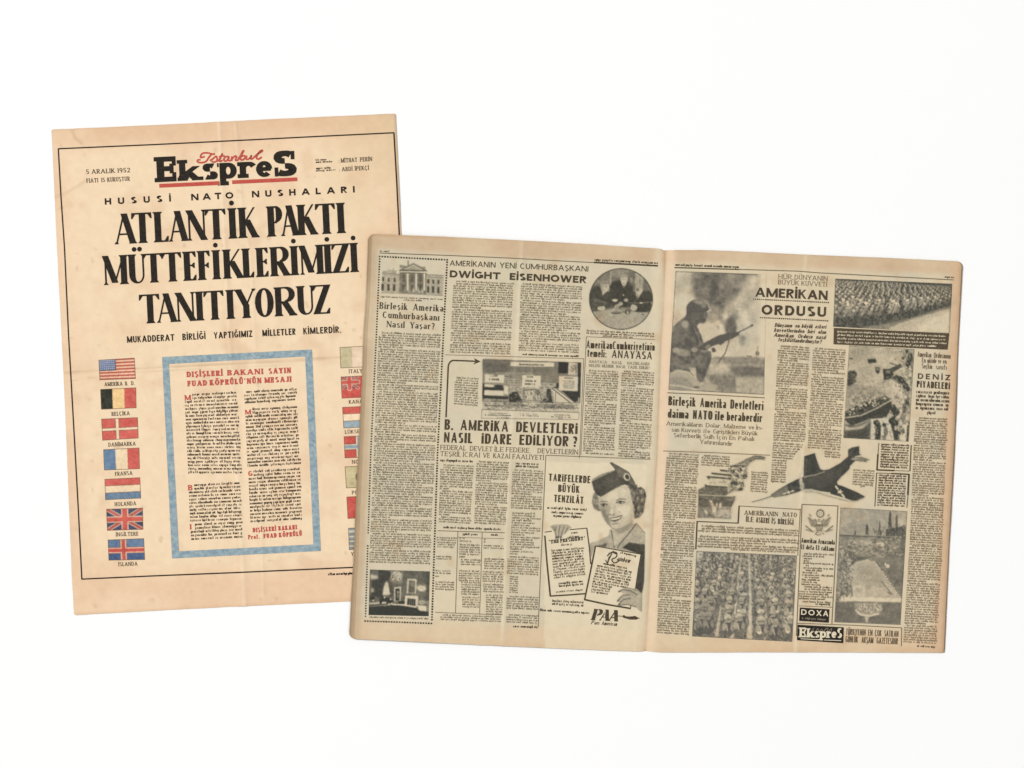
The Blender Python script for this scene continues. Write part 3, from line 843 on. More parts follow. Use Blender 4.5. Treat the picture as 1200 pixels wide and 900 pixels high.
micro(b, (370, 199.2), (393, 198), (393.1, 200.8), (370.1, 202), 2.6, mat='grey', cw=1.3, wt=.6, ind=False)
b.done('imprint', NA)
b = mbA()
tline(b, style(.26, .24, track=.2), 7.6, (123, 240), (415.8, 225.6), [('HUSUSİ', 123, 200.4), ('NATO', 224.2, 273.6), ('NUSHALARI', 295.4, 415.8)], UPA)
b.done('subheading', NA)
b = mbA()
L1 = ((135, 286.4), (406, 273))
for t, xa, xb in (('A', 136, 160), ('T', 155.4, 180.4), ('L', 182, 199.4), ('A', 199.6, 221), ('N', 221.4, 241), ('T', 241.6, 267), ('İ', 269.4, 277.6), ('K', 281, 303.6),
                  ('P', 314.6, 332), ('A', 331, 351), ('K', 350, 372.4), ('T', 370.8, 395.2), ('I', 396.4, 404.8)):
    tline(b, DISPLAY, 35.6, L1[0], L1[1], [(t, xa, xb)], UPA)
L2 = ((122, 334.2), (421, 318.6))
for t, xa, xb in (('M', 123.4, 149.6), ('Ü', 152, 170), ('T', 168.4, 193.8), ('T', 190.6, 215), ('E', 216.4, 232), ('F', 233.4, 248.4), ('İ', 250.6, 258.8), ('K', 263, 286), ('L', 285.4, 299.6),
                  ('E', 301.6, 316.4), ('R', 318.2, 340.4), ('İ', 342, 350.2), ('M', 353.6, 379.4), ('İ', 381.2, 389.2), ('Z', 390, 410.6), ('İ', 412, 420.4)):
    tline(b, DISPLAY, 34.2, L2[0], L2[1], [(t, xa, xb)], UPA)
L3 = ((164, 379.5), (390, 367.2))
for t, xa, xb in (('T', 164.4, 189.4), ('A', 185.6, 208), ('N', 208.6, 228), ('I', 231, 239.4), ('T', 240, 264.6), ('I', 267, 275.4), ('Y', 276.4, 299.4), ('O', 299.6, 321.6), ('R', 323.4, 347.6), ('U', 349.6, 367.6), ('Z', 367.6, 388.6)):
    tline(b, DISPLAY, 34.0, L3[0], L3[1], [(t, xa, xb)], UPA)
b.done('headline', NA)
b = mbA()
tline(b, style(.19, .17, track=.12), 7.6, (149, 401.8), (399.8, 389.8), [('MUKADDERAT', 149, 204.6), ('BİRLİĞİ', 214, 241), ('YAPTIĞIMIZ', 250.6, 296), ('MİLLETLER', 307.6, 346.6), ('KİMLERDİR.', 355.6, 399.8)], UPA)
b.done('subheading', NA)

# the framed message
b = mbA()
O = [(190, 418.4), (365.6, 409.6), (376, 645.6), (201.7, 654.4)]
I = [(198, 426.5), (357.7, 417.7), (367.3, 638), (209.8, 646)]
for k in range(4):
    a, c = O[k], O[(k + 1) % 4]; d, e = I[k], I[(k + 1) % 4]
    n = 60
    b.strip([lerp(a, c, i / n) for i in range(n + 1)], [lerp(d, e, i / n) for i in range(n + 1)], 'blue')
mf = b.done('message_frame', NA)
b = mbA()
tline(b, SLABR, 6.4, (219, 442), (341.2, 437), [('DIŞİŞLERİ', 219, 261), ('BAKANI', 266.6, 308.4), ('SAYIN', 315, 341.2)], UPA)
tline(b, SLABR, 6.4, (220, 452.8), (341.6, 447.4), [('FUAD', 220, 242.8), ("KÖPRÜLÜ'NÜN", 246, 306.6), ('MESAJI', 310, 341.6)], UPA)
b.done('title', mf)
b = mbA()
INI = dict(SLABR, T=.26, H=.16)
for c, x, y, w, h in (('M', 216.4, 469.3, 7.4, 6.2), ('M', 287.2, 485.7, 7, 5.6), ('G', 291, 558, 5, 6), ('B', 220.6, 574.6, 5.2, 6.2), ('I', 222.8, 620.4, 3.4, 6)):
    b = mbA(); tline(b, INI, h, (x, y), (x + w, y - .3), c, UPA); b.done('initial_letter', mf)
b = mbA()
tline(b, SLABR, 5.2, (296.4, 623.8), (348, 620.2), [('DIŞİŞLERİ', 296.4, 323.6), ('BAKANI', 326.4, 348)], UPA)
tline(b, SLABR, 5.2, (291, 632), (354, 627.8), [('Prof.', 291, 304.4), ('FUAD', 309, 324.4), ('KÖPRÜLÜ', 327, 354)], UPA)
b.done('signature', mf)
b = mbA()
am = dict(cw=1.7, wt=.84, xh=.47, mat='small')
micro(b, (216, 461), (277, 458), (283.5, 556.5), (220.5, 556.4), 4.12, drop=9, **am)
micro(b, (220.6, 567), (281.5, 564), (283.4, 609), (222.6, 611.2), 4.12, drop=6.5, **am)
micro(b, (222.6, 613), (283.6, 610), (285, 632), (224, 635), 4.2, drop=5.4, **am)
b.done('text_column', mf)
b = mbA()
micro(b, (285.6, 457.6), (346.6, 454.4), (347, 470.5), (286.8, 474.6), 4.12, **am)
micro(b, (287, 478.2), (348, 475), (351.4, 544), (290, 547.4), 4.12, drop=8.5, **am)
micro(b, (290.6, 551), (351.6, 547.6), (354.2, 610), (293.4, 613.6), 4.15, drop=6, **am)
b.done('text_column', mf)
b = mbA()
micro(b, (384, 671.8), (412, 670.6), (412.1, 674.2), (384.1, 675.4), 3.4, mat='black', cw=1.7, wt=.8, ind=False)
micro(b, (412, 670.6), (440, 669.4), (440.1, 673), (412.1, 674.2), 3.4, mat='black', cw=1.7, wt=.8, ind=False)
b.done('footer_line', NA)

# the flags: flat colours printed a little unevenly inside a dark key line
RED, BLUE, CREAM, KEY = (208, 98, 88), (104, 132, 160), (240, 214, 178), (86, 58, 46)
def flag(quad, paint, caption, cap0, cap1, cap_h=4.6, name='flag', label=None):
    TL, TR, BR, BL = quad
    p = Pic(min(TL[0], BL[0]) - 2, min(TL[1], TR[1]) - 2, max(TR[0], BR[0]) + 2, max(BL[1], BR[1]) + 2, 2.2, KEY, 'A')
    q = lambda u, v: (lambda a, c: lerp(a, c, u))(lerp(TL, BL, v), lerp(TR, BR, v))
    R = lambda u0, v0, u1, v1, rgb, op=.95: p.poly([q(u0, v0), q(u1, v0), q(u1, v1), q(u0, v1)], op, .15, 1, rgb)
    paint(p, q, R)
    n = fbm(p.X, p.Y, 2.2, 77, 2) + .8 * fbm(p.X, p.Y, 9, 78, 2)
    p.rgb = np.clip(p.rgb + 28 * n[..., None], 0, 255)
    p.outline([q(.006, .01), q(.994, .01), q(.994, .99), q(.006, .99)], .75, .72, (76, 50, 40))
    f = p.build(name, NA, TL, TR, BR, BL, label, step=.5)
    if caption:
        b = mbA()
        tline(b, dict(SLABM, T=.15), cap_h, cap0, cap1, caption, UPA, 'small')
        b.done('caption', f)
    return f
def usa(p, q, R):
    for i in range(13):
        R(0, i / 13, 1, (i + 1) / 13, (182, 84, 74) if i % 2 == 0 else (236, 190, 156))
    R(0, 0, .46, .54, (98, 116, 156))
    for j in range(5):
        for i in range(8): p.ell(q(.04 + .054 * i, .06 + .1 * j), .62, .55, .6, rgb=(190, 190, 190))
    p.outline([q(0, 0), q(.46, 0), q(.46, .54), q(0, .54)], .7, .8, (58, 54, 66))
def vert(cs, lines=True):
    def f(p, q, R):
        n = len(cs)
        for i, c in enumerate(cs): R(i / n, 0, (i + 1) / n, 1, c)
    return f
def horz(cs):
    def f(p, q, R):
        n = len(cs)
        for i, c in enumerate(cs): R(0, i / n, 1, (i + 1) / n, c)
        for i in range(1, n): p.line([q(0, i / n), q(1, i / n)], .55, .7, rgb=KEY)
    return f
def nordic(field, cross, edge, x0, x1, y0, y1, e=.0):
    def f(p, q, R):
        R(0, 0, 1, 1, field)
        for c, d in ((edge, e), (cross, 0)):
            if c is None: continue
            R(x0 - d, 0, x1 + d, 1, c); R(0, y0 - d * 1.6, 1, y1 + d * 1.6, c)
        for a, b_, c, d in ((0, 0, x0 - e, y0 - e * 1.6), (x1 + e, 0, 1, y0 - e * 1.6), (0, y1 + e * 1.6, x0 - e, 1), (x1 + e, y1 + e * 1.6, 1, 1)):
            p.outline([q(a, b_), q(c, b_), q(c, d), q(a, d)], .55, .75, KEY)
    return f
def jack(p, q, R, u1=1.0, v1=1.0):
    Q = lambda u, v: q(u * u1, v * v1)
    R(0, 0, u1, v1, (68, 74, 98))
    s = min(1, u1 * 1.6)
    for a, c in (((0, 0), (1, 1)), ((1, 0), (0, 1))):
        p.line([Q(*a), Q(*c)], 5.0 * s, .95, rgb=(196, 166, 146)); p.line([Q(*a), Q(*c)], 2.9 * s, .95, rgb=(186, 92, 80))
    p.line([Q(.5, 0), Q(.5, 1)], 8.4 * s, .95, rgb=(212, 180, 156)); p.line([Q(0, .5), Q(1, .5)], 7.4 * s, .95, rgb=(212, 180, 156))
    p.line([Q(.5, 0), Q(.5, 1)], 5.6 * s, .95, rgb=(204, 92, 80)); p.line([Q(0, .5), Q(1, .5)], 4.8 * s, .95, rgb=(204, 92, 80))
def iceland(p, q, R):
    nordic((98, 122, 152), (196, 80, 72), (222, 170, 146), .38, .47, .455, .60, .045)(p, q, R)
    R(0, .68, .33, 1, (70, 92, 130)); R(.52, .68, 1, 1, (74, 96, 134))
    p.line([q(.425, 0), q(.425, 1)], .6, .6, rgb=KEY)
flag([(115.5, 421.8), (157.8, 419.2), (159.3, 444), (116.7, 445.5)], usa, [('AMERİKA', 122.6, 143.6), ('B.', 147, 150), ('D.', 154, 157.8)], (122.5, 452.6), (158, 451.2))
flag([(117.5, 456), (159.6, 454), (160, 478.2), (118.5, 480)], vert([(46, 48, 40), (238, 200, 140), RED]), [('BELÇİKA', 131, 152)], (131, 487.4), (152.2, 486.4))
flag([(118.7, 490.8), (161.5, 489), (162.4, 513.6), (120, 516.3)], nordic(RED, CREAM, None, .385, .475, .445, .575), [('DANİMARKA', 127.2, 159)], (127, 523.4), (159.2, 522))
flag([(121, 526.6), (163.4, 524.5), (164, 549.6), (122, 551.2)], vert([BLUE, CREAM, RED]), [('FRANSA', 135, 155.2)], (135, 557.6), (155.2, 556.4))
flag([(122.5, 561.4), (164.3, 559.3), (165.5, 584), (123.4, 586)], horz([RED, CREAM, (104, 128, 152)]), [('HOLANDA', 134.6, 159.6)], (134.5, 593.2), (159.6, 592))
flag([(124.5, 596.4), (167.6, 595), (168, 620.6), (125.5, 621.9)], jack, [('İNGİLTERE', 136, 162.2)], (136, 628.6), (162.2, 627.6))
flag([(126.3, 632.4), (168.8, 630.8), (170, 656), (127.3, 656.8)], iceland, [('İSLANDA', 139, 161.2)], (139, 663.6), (161.2, 662.6))
GREEN = (190, 186, 138)
def canada(p, q, R):
    R(0, 0, 1, 1, (204, 88, 78)); jack(p, q, R, .47, .55)
def norway(p, q, R):
    R(0, 0, 1, 1, (202, 86, 76))
    R(.33, 0, .57, 1, CREAM); R(0, .36, 1, .62, CREAM); R(.37, 0, .53, 1, (150, 164, 172)); R(0, .41, 1, .57, (150, 164, 172))
    for a, c in ((0, .36), (.62, 1)):
        p.outline([q(0, a), q(.33, a), q(.33, c), q(0, c)], .6, .8, KEY)
def portugal(p, q, R):
    R(0, 0, .42, 1, (200, 186, 142)); R(.42, 0, 1, 1, (202, 86, 76))
    c = q(.40, .5); p.ell(c, 5, 6, .85, rgb=(92, 92, 66)); p.ell(c, 2.6, 3.6, .85, rgb=(196, 184, 140)); p.ell(c, 1.2, 2, .8, rgb=(90, 80, 60))
def turkey(p, q, R):
    R(0, 0, 1, 1, (202, 86, 76)); p.ell(q(.5, .5), 6, 6, .95, rgb=CREAM); p.ell(q(.54, .5), 5, 5, .95, rgb=(202, 86, 76))
def greece(p, q, R):
    for i in range(9): R(0, i / 9, 1, (i + 1) / 9, (128, 142, 148) if i % 2 == 0 else (196, 190, 170))
    for i in (3, 5, 6, 8): p.line([q(0, i / 9), q(1, i / 9)], .6, .7, rgb=(60, 62, 66))
flag([(398, 406.8), (440, 404.8), (441, 429.6), (399, 431.6)], vert([(200, 188, 148), (240, 212, 182), (206, 96, 86)]), [('İTALYA', 409, 429)], (409, 437.4), (429, 436.4), 4.4)
flag([(399.3, 441.4), (441.5, 439.4), (442.4, 465.2), (400.4, 467)], canada, [('KANADA', 409, 433)], (409, 473.2), (433, 472), 4.4)
flag([(401, 477), (443.2, 475), (444.4, 500), (402.5, 502)], horz([(202, 88, 78), CREAM, (154, 172, 180)]), [('LÜKSEMBURG', 404.4, 442)], (404, 508.4), (442, 506.4), 4.2)
flag([(402.8, 511.4), (445, 509.4), (446, 535), (404, 537)], norway, [('NORVEÇ', 412.6, 436)], (412, 543.6), (436, 542.4), 4.4)
flag([(404, 546.6), (446.4, 544.6), (447.4, 570.2), (405.5, 572.2)], portugal, [('PORTEKİZ', 412.6, 438)], (412, 579.4), (438, 578), 4.4)
flag([(406, 582), (448, 580), (449.2, 606), (407.4, 608)], turkey, [('TÜRKİYE', 417, 440)], (417, 615), (440, 614), 4.4)
flag([(408, 618.6), (450, 616.6), (451, 642.6), (409, 644.6)], greece, [('YUNANİSTAN', 411.4, 448)], (411, 651.4), (448, 649.6), 4.4)
# ------------------------------------------------------------------ newspaper two: several sheets lying open at the middle
NB = thing('newspaper', 'open grey-tan double page newspaper with black print and photographs, lying on top', 'newspaper', 768, 525)
Ltop = [(431.6, 275.2), (440, 274.6), (520, 277.6), (600, 281.4), (690, 286.2), (770, 291.4), (780, 292.4)]
Lbot = [(409, 748.6), (440, 749.8), (540, 754.6), (640, 759.2), (700, 761.6), (745, 763.4), (756.5, 763.6)]
Llef = [(431.6, 275.2), (429, 350), (426, 390), (424, 450), (420.4, 520), (417, 590), (414.3, 655), (411.5, 700), (409, 748.6)]
Lrig = [(780, 292.4), (777.2, 370), (774.4, 400), (770, 530), (760.5, 690), (756.5, 763.6)]
Rtop = [(777, 293.4), (800, 293.2), (820, 293.2), (860, 294.4), (935, 298.2), (1040, 302.4), (1128.5, 306.6)]
Rbot = [(752, 762.6), (775, 764.4), (900, 764.0), (1000, 764.2), (1107, 764.8)]
Rlef = [(777, 293.4), (774, 370), (771, 400), (766, 530), (757, 690), (752, 762.6)]
Rrig = [(1128.5, 306.6), (1124, 390), (1119.6, 520), (1112.6, 640), (1107, 764.8)]
sh_ = lambda P, dx, dy: [(x + dx, y + dy) for x, y in P]
def inset(P, dx0, dx1, dy=0):
    n = len(P) - 1
    return [(x + dx0 + (dx1 - dx0) * i / n, y + dy) for i, (x, y) in enumerate(P)]
# sheets underneath, each a hair out of line with the next
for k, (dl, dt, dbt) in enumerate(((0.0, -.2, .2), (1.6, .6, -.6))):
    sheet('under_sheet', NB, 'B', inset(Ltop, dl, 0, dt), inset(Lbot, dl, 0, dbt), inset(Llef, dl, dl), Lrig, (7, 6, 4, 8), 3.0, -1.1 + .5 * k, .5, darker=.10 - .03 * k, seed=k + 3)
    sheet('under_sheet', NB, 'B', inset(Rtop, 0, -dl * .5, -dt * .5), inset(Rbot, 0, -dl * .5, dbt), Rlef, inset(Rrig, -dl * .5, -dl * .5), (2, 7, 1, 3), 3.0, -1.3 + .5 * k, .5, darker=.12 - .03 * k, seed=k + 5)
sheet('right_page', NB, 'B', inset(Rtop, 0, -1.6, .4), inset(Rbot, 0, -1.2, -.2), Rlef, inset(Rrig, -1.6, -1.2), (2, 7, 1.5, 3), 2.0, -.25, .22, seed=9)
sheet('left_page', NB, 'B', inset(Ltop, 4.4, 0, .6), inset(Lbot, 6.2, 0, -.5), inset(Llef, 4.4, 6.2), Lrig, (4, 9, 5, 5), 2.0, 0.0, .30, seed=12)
def mbB(): return MB('B', .30)

# ---- left page ---------------------------------------------------------
b = mbB()
b.line([(445, 296.6), (530, 299.6), (600, 302.6), (660, 306), (771, 311.6)], .95, 'thin'); b.line([(696, 307.6), (771, 311.6)], 1.9, 'grey')
micro(b, (445, 293.2), (456, 293.6), (456, 296.6), (445, 296), 2.8, mat='grey', cw=1.3, wt=.55, ind=False)
micro(b, (696.4, 303.2), (771, 307.2), (771, 310.8), (696.4, 306.6), 3.2, mat='grey', cw=1.5, wt=.85, xh=.62, ind=False)
b.done('page_header', NB)
def dots(b, P, w, pitch, mat='dots', skip=()):
    d = [0]
    for p, q in zip(P[:-1], P[1:]): d.append(d[-1] + math.dist(p, q))
    n = int(d[-1] / pitch)
    A = np.array(P)
    for i in range(n + 1):
        s = i * d[-1] / n
        x, y = np.interp(s, d, A[:, 0]), np.interp(s, d, A[:, 1])
        if any(a < y < c for a, c in skip): continue
        j = RND.uniform(.88, 1.1) * w / 2
        b.poly([(x - j, y - j), (x + j, y - j * .9), (x + j * .96, y + j), (x - j, y + j * .96)], mat)
b = mbB()
dots(b, [(445, 300.6), (480, 302.4), (524, 304.6)], 1.95, 3.05)
dots(b, [(524, 307.4), (519.5, 395), (512.8, 530), (506.2, 726)], 1.95, 3.05)
dots(b, [(445, 303.6), (441.2, 392), (434.6, 530), (428.4, 722)], 1.75, 3.05, skip=((626, 638),))
dots(b, [(428, 727.6), (466, 728.8), (505.6, 730.4)], 1.95, 3.1)
b.done('dotted_border', NB)
b = mbB()
tline(b, ROMAN, 7.6, (444.8, 361.8), (519.4, 365.2), [('Birleşik', 444.8, 477.4), ('Amerika', 484.4, 519.4)], UPB)
tline(b, ROMAN, 7.4, (448.4, 372.4), (514.6, 375.8), 'Cumhurbaşkanı', UPB)
tline(b, ROMAN, 7.4, (453.4, 383.4), (509.2, 386), [('Nasıl', 453.4, 474), ('Yaşar?', 480.4, 509.2)], UPB)
micro(b, (446, 346.8), (518.6, 350), (518.6, 352.4), (446, 349.4), 2.5, mat='thin', wt=.4, ind=False)
micro(b, (473, 350.6), (494, 351.4), (494, 354.2), (473, 353.4), 2.5, mat='thin', wt=.4, ind=False)
b.done('headline', NB)
b = mbB()
micro(b, (444, 388.6), (516.8, 392), (503.4, 663), (432.6, 661), 2.74, br=(.065, .22, .245, .395, .43, .475, .56, .66, .70, .755, .80, .865, .93), drop=3.5)
micro(b, (433, 721.8), (503, 723.8), (503, 727), (433, 725), 2.8, mat='thin', ind=False)
b.done('text_column', NB)
b = mbB()
tline(b, style(.15, .135, track=.15, mat='grey'), 6.4, (527, 311.4), (689.2, 318.4), [('AMERİKANIN', 527, 580.6), ('YENİ', 585.4, 605), ('CUMHURBAŞKANI', 609.4, 689.2)], UPB)
tline(b, style(.28, .24, track=.13, mat='grey'), 8.2, (527, 325), (687, 332), [('DWİGHT', 527, 586.4), ('EİSENHOWER', 597.2, 687)], UPB)
b.done('headline', NB)
b = mbB()
micro(b, (531.4, 328.4), (601.6, 331.6), (598, 416.6), (527, 414.4), 2.74, br=(.36, .65, .82), drop=3)
b.done('text_column', NB)
b = mbB()
micro(b, (610.4, 331.4), (682, 335.4), (678.2, 416), (607.4, 413.2), 2.74, br=(.22, .43, .66, .86))
micro(b, (612, 414.2), (678.2, 416.6), (678, 419.4), (612, 417), 2.7, mat='small', wt=.6, ind=False)
b.done('text_column', NB)
b = mbB()
b.line([(522, 415.8), (600, 418), (684, 420.4)], .6, 'thin'); b.line([(684, 420.4), (679, 537)], .6, 'thin')
b.line([(687.4, 394.6), (767, 398)], .6, 'thin'); b.line([(687, 394.6), (684, 460), (680.6, 533.4)], .6, 'thin')
b.line([(640, 533.4), (762, 538.2)], .8, 'thin'); b.line([(639.6, 533.6), (634, 655), (630.6, 735)], .8, 'thin')
b.done('column_rules', NB)
b = mbB()
b.line([(522.7, 489), (525.2, 432)] + [(525.2 + 6 * (1 - math.cos(a)), 431 - 8.6 * math.sin(a)) for a in (.2, .5, .8, 1.1, 1.4, 1.5708)] + [(545, 422.8), (557, 423.4)], 1.7, 'grey')
b.poly([(555.4, 419.6), (563.2, 423.6), (554.8, 427.2), (557.4, 423.4)], 'grey')
b.done('arrow', NB)
b = mbB()
micro(b, (533, 441.4), (561.2, 442.8), (559.4, 478), (531.6, 475.4), 2.74, drop=2)
b.done('text_column', NB)
b = mbB()
tline(b, GOTH, 12.2, (520.8, 503.4), (676.6, 508.6), [('B.', 520.8, 531), ('AMERİKA', 539, 595.6), ('DEVLETLERİ', 604.6, 676.6)], UPB)
tline(b, GOTH, 12.0, (519.8, 518.4), (676, 523.4), [('NASIL', 519.8, 553.4), ('İDARE', 564, 599.2), ('EDİLİYOR', 608.4, 666), ('?', 670.6, 676)], UPB)
b.done('headline', NB)
b = mbB()
tline(b, dict(SLABL, T=.125, mat='small'), 5.6, (516, 526.8), (677.2, 532.6), [('FEDERAL', 516, 546), ('DEVLET', 550.8, 577), ('İLE', 579.6, 590), ('FEDERE', 592.8, 620), ('DEVLETLERİN', 630, 677.2)], UPB)
tline(b, dict(SLABL, T=.125, mat='small'), 5.6, (515.8, 534.2), (637, 539), [('TEŞRİİ,', 515.8, 539.4), ('İCRAİ', 542.6, 562.2), ('VE', 566, 573.6), ('KAZAİ', 578, 597.4), ('FAALİYETİ', 600.6, 637)], UPB)
b.done('subheading', NB)
b = mbB()
micro(b, (515.4, 538), (554, 539.4), (554, 543), (515.4, 541.6), 3.4, mat='grey', wt=.75, cw=1.4, ind=False)
micro(b, (516, 543.6), (555, 545.4), (551, 615), (514, 613), 2.74, br=(.42, .85), drop=3.5)
b.done('text_column', NB)
b = mbB()
micro(b, (558.4, 539.6), (596.4, 541.4), (592.6, 615), (555.6, 613), 2.74, br=(.33, .68))
b.done('text_column', NB)
b = mbB()
micro(b, (604, 541.6), (631, 542.8), (631, 549.2), (604, 548), 3.2, mat='grey', wt=.65, cw=1.35, ind=False)
micro(b, (600.4, 549.4), (636.4, 551.4), (634.4, 599), (598.4, 597), 2.74, br=(.64,))
for k in range(9):
    y = 600 + k * 5.6
    micro(b, (600 - k * .35, y), (634.4 - k * .35, y + 1.4), (634.4 - k * .35, y + 6.8), (600 - k * .35, y + 5.4), 2.74, br=(.5,) if k % 3 else (), ind=False, fill=1.0 if k % 2 else .8)
micro(b, (594.8, 651), (631.4, 652.8), (630.8, 675), (594, 673), 2.74)
micro(b, (597.4, 674.6), (609, 675.2), (607.6, 697.4), (596, 696.6), 2.6, ind=False, fill=.9)
micro(b, (594, 697.4), (631, 699.2), (630.4, 717), (593, 715.4), 2.74)
micro(b, (593, 719), (630, 720.6), (629.6, 733), (592.6, 731.2), 2.74)
micro(b, (601, 732.6), (630, 733.6), (630, 737), (601, 736), 3.2, mat='grey', wt=.8, cw=1.4, ind=False)
b.done('text_column', NB)
b = mbB()
micro(b, (519.4, 616.6), (586.4, 619.2), (586.4, 622.4), (519.4, 619.8), 3.1, mat='small', wt=.72, cw=1.4, ind=False)
b.line([(513, 621.8), (591.6, 624.2)], .8, 'thin'); b.line([(536.6, 623), (535, 680), (533.8, 718)], .7, 'thin'); b.line([(565, 624), (563.4, 680), (562, 719.6)], .7, 'thin')
b.line([(536.6, 629.6), (591, 631.2)], .5, 'thin')
micro(b, (542, 624.6), (561, 625.2), (561, 628.4), (542, 627.8), 3, mat='small', wt=.7, cw=1.4, ind=False)
micro(b, (575, 625.4), (583.6, 625.8), (583.6, 629), (575, 628.6), 3, mat='small', wt=.7, cw=1.4, ind=False)
for x0, x1, y, n, f in ((511.6, 535, 628.6, 3, 1), (512.6, 534.6, 636.6, 2, .9), (511, 531, 650.6, 2, .9), (510.4, 530, 667.4, 2, .9), (510.2, 515.4, 674, 1, 1), (510, 533.4, 680.6, 4, .96),
                     (538.6, 545, 629.6, 1, 1), (538.6, 553, 632.6, 1, 1), (538.4, 563, 637, 5, 1), (538.2, 545, 651, 1, 1), (540, 563, 654.4, 3, 1), (537.6, 562.4, 667.6, 5, .98), (540.4, 562, 681, 6, 1), (541.6, 561.6, 698.6, 5, 1),
                     (567, 570, 631, 2, 1), (566.6, 591, 638, 2, .96), (567.4, 590.6, 653.6, 5, 1), (565.4, 590, 668.6, 5, 1), (566, 590, 683.4, 4, 1), (569.4, 589, 696, 9, 1)):
    micro(b, (x0, y), (x1, y + (x1 - x0) * .035), (x1 - .2, y + (x1 - x0) * .035 + 2.74 * n), (x0 - .2, y + 2.74 * n), 2.74, ind=False, fill=f)
b.line([(510, 717.4), (588, 720.4)], .7, 'thin')
micro(b, (516, 719.2), (587, 722), (586.8, 729.6), (515.6, 727), 2.6)
b.done('comparison_table', NB)
b = mbB()
GA = dict(GOTH, T=.20, H=.13)
tline(b, GA, 9.2, (686.8, 408), (767, 411), 'AmerikanCumhuriyetinin', UPB)
tline(b, GA, 9.0, (688, 418), (764, 421.2), [('temeli:', 688, 710.4), ('ANAYASA', 716.4, 764)], UPB)
tline(b, SLABM, 3.3, (690, 425.2), (760.6, 428.2), [('ANAYASA', 690, 711), ('NASIL', 717, 729), ('HAZIRLANDI', 735, 760.6)], UPB, 'body')
tline(b, SLABM, 3.3, (690, 429.8), (761, 432.8), [('NELERİ', 690, 703), ('BİLDİRİR', 705.4, 719), ('NASIL', 722, 733), ('TADİL', 735.6, 747), ('EDİLİR?', 749, 761)], UPB, 'body')
b.done('headline', NB)
b = mbB()
micro(b, (687, 433), (724.4, 434.8), (719.6, 535.6), (682.8, 533.4), 2.74, br=(.375, .66, .96), drop=3)
b.done('text_column', NB)
b = mbB()
micro(b, (728.4, 433.6), (766.6, 436.2), (761.8, 538), (724, 535.4), 2.74, br=(.17, .57, .90))
b.done('text_column', NB)
b = mbB()
micro(b, (687, 386.4), (767, 390.2), (767, 396), (687, 392.2), 2.74, mat='thin', wt=.5, ind=False)
micro(b, (706, 392.6), (741, 394.2), (741, 396.8), (706, 395.2), 2.6, mat='thin', wt=.5, ind=False)
b.done('picture_caption', NB)

# the airline advertisement: lettering
ad = None
b = mbB()
GB = dict(GOTH, T=.21, H=.15, mat='grey')
tline(b, GB, 8.6, (642.8, 563.4), (691.6, 566.4), 'TARİFELERDE', UPB)
tline(b, GB, 8.4, (654, 576.2), (679.2, 577.8), 'BÜYÜK', UPB)
tline(b, GB, 8.4, (649, 588), (683.6, 590.4), 'TENZİLÂT', UPB)
for x0, x1, y in ((641, 688, 593.6), (646, 682.4, 598.8), (648, 680, 603)):
    micro(b, (x0, y), (x1, y + (x1 - x0) * .05), (x1, y + (x1 - x0) * .05 + 3.6), (x0, y + 3.6), 3.4, mat='grey', wt=.75, cw=1.4, ind=False)
adv = b.done('advertisement', NB)
b = mbB()
# two letters held up by the hands
Lp = [(638.4, 623.6), (687.9, 619), (693, 660), (685.8, 695.4), (645, 698.4)]
b.line([(638.3, 623.6), (646.6, 622.4)], 1.0, 'grey'); b.line([(668, 620.6), (687.9, 618.8)], 1.0, 'grey'); b.line([(687.6, 618.8), (690.4, 640), (692.2, 661)], 1.3, 'grey')
b.line([(638.4, 627.6), (641, 660), (644.8, 698)], 1.7, 'grey', w1=1.9); b.line([(644.2, 698.4), (665, 697.2), (685.8, 695.6)], 1.6, 'grey')
b.line([(697.6, 639.8), (751.2, 649.4)], 1.0, 'grey'); b.line([(697.8, 639.6), (691, 674), (685, 702.6)], 1.7, 'grey'); b.line([(684.4, 702.4), (712, 708.4), (739, 713)], 1.9, 'grey')
b.line([(751, 649.4), (747.6, 668), (744.6, 690)], .8, 'grey'); b.line([(739.4, 708.6), (738.8, 713)], .9, 'grey')
u1 = (-.09, -1)
tline(b, dict(SLABX, T=.26, H=.18, track=.2, shear=.05), 4.2, (643, 637.2), (685.6, 632.6), [('"THE', 643, 655), ('PRESIDENT"', 656.6, 685.6)], u1, 'grey')
micro(b, (669, 623.4), (676, 622.8), (676.2, 626), (669.2, 626.6), 3, mat='grey', wt=.8, cw=1.4, ind=False)
micro(b, (664.6, 628.6), (679, 627.2), (679.2, 630.2), (664.8, 631.6), 3, mat='grey', wt=.8, cw=1.4, ind=False)
micro(b, (657.4, 637.6), (671.6, 636.2), (671.8, 639.6), (657.6, 641), 3, mat='grey', wt=.8, cw=1.4, ind=False)
micro(b, (645.6, 644), (683.4, 641), (686.2, 675.4), (649.2, 680), 3.2, mat='small', wt=.5, cw=1.35, ind=False)
micro(b, (654, 682.6), (684, 679.6), (684.4, 688), (655, 690.6), 3.1, mat='small', wt=.65, cw=1.35, ind=False)
micro(b, (651.4, 692.6), (683, 690), (683.2, 692.6), (651.6, 695.2), 2.6, mat='thin', ind=False)
u2 = (.19, -1)
micro(b, (727, 646), (745.4, 650.4), (744.8, 653.6), (726.4, 649.2), 3, mat='small', wt=.7, cw=1.4, ind=False)
script(b, [(711.4, 660), (714, 652), (712, 660), (709.6, 656)], 1.0, 'grey')
script(b, [(711.4, 651.6), (716, 647.6), (722.4, 647.6), (722, 652.6), (716.8, 655.8), (720.4, 659.6), (726, 656.6)], 1.3, 'grey')
script(b, [(717, 648.4), (713.6, 655), (711.4, 660.4)], 1.3, 'grey')
word(b, style(.15, .12, track=.10, shear=.30, mat='grey'), 5.6, (722.4, 656.6), (737.6, 659.8), 'ainbow', u2)
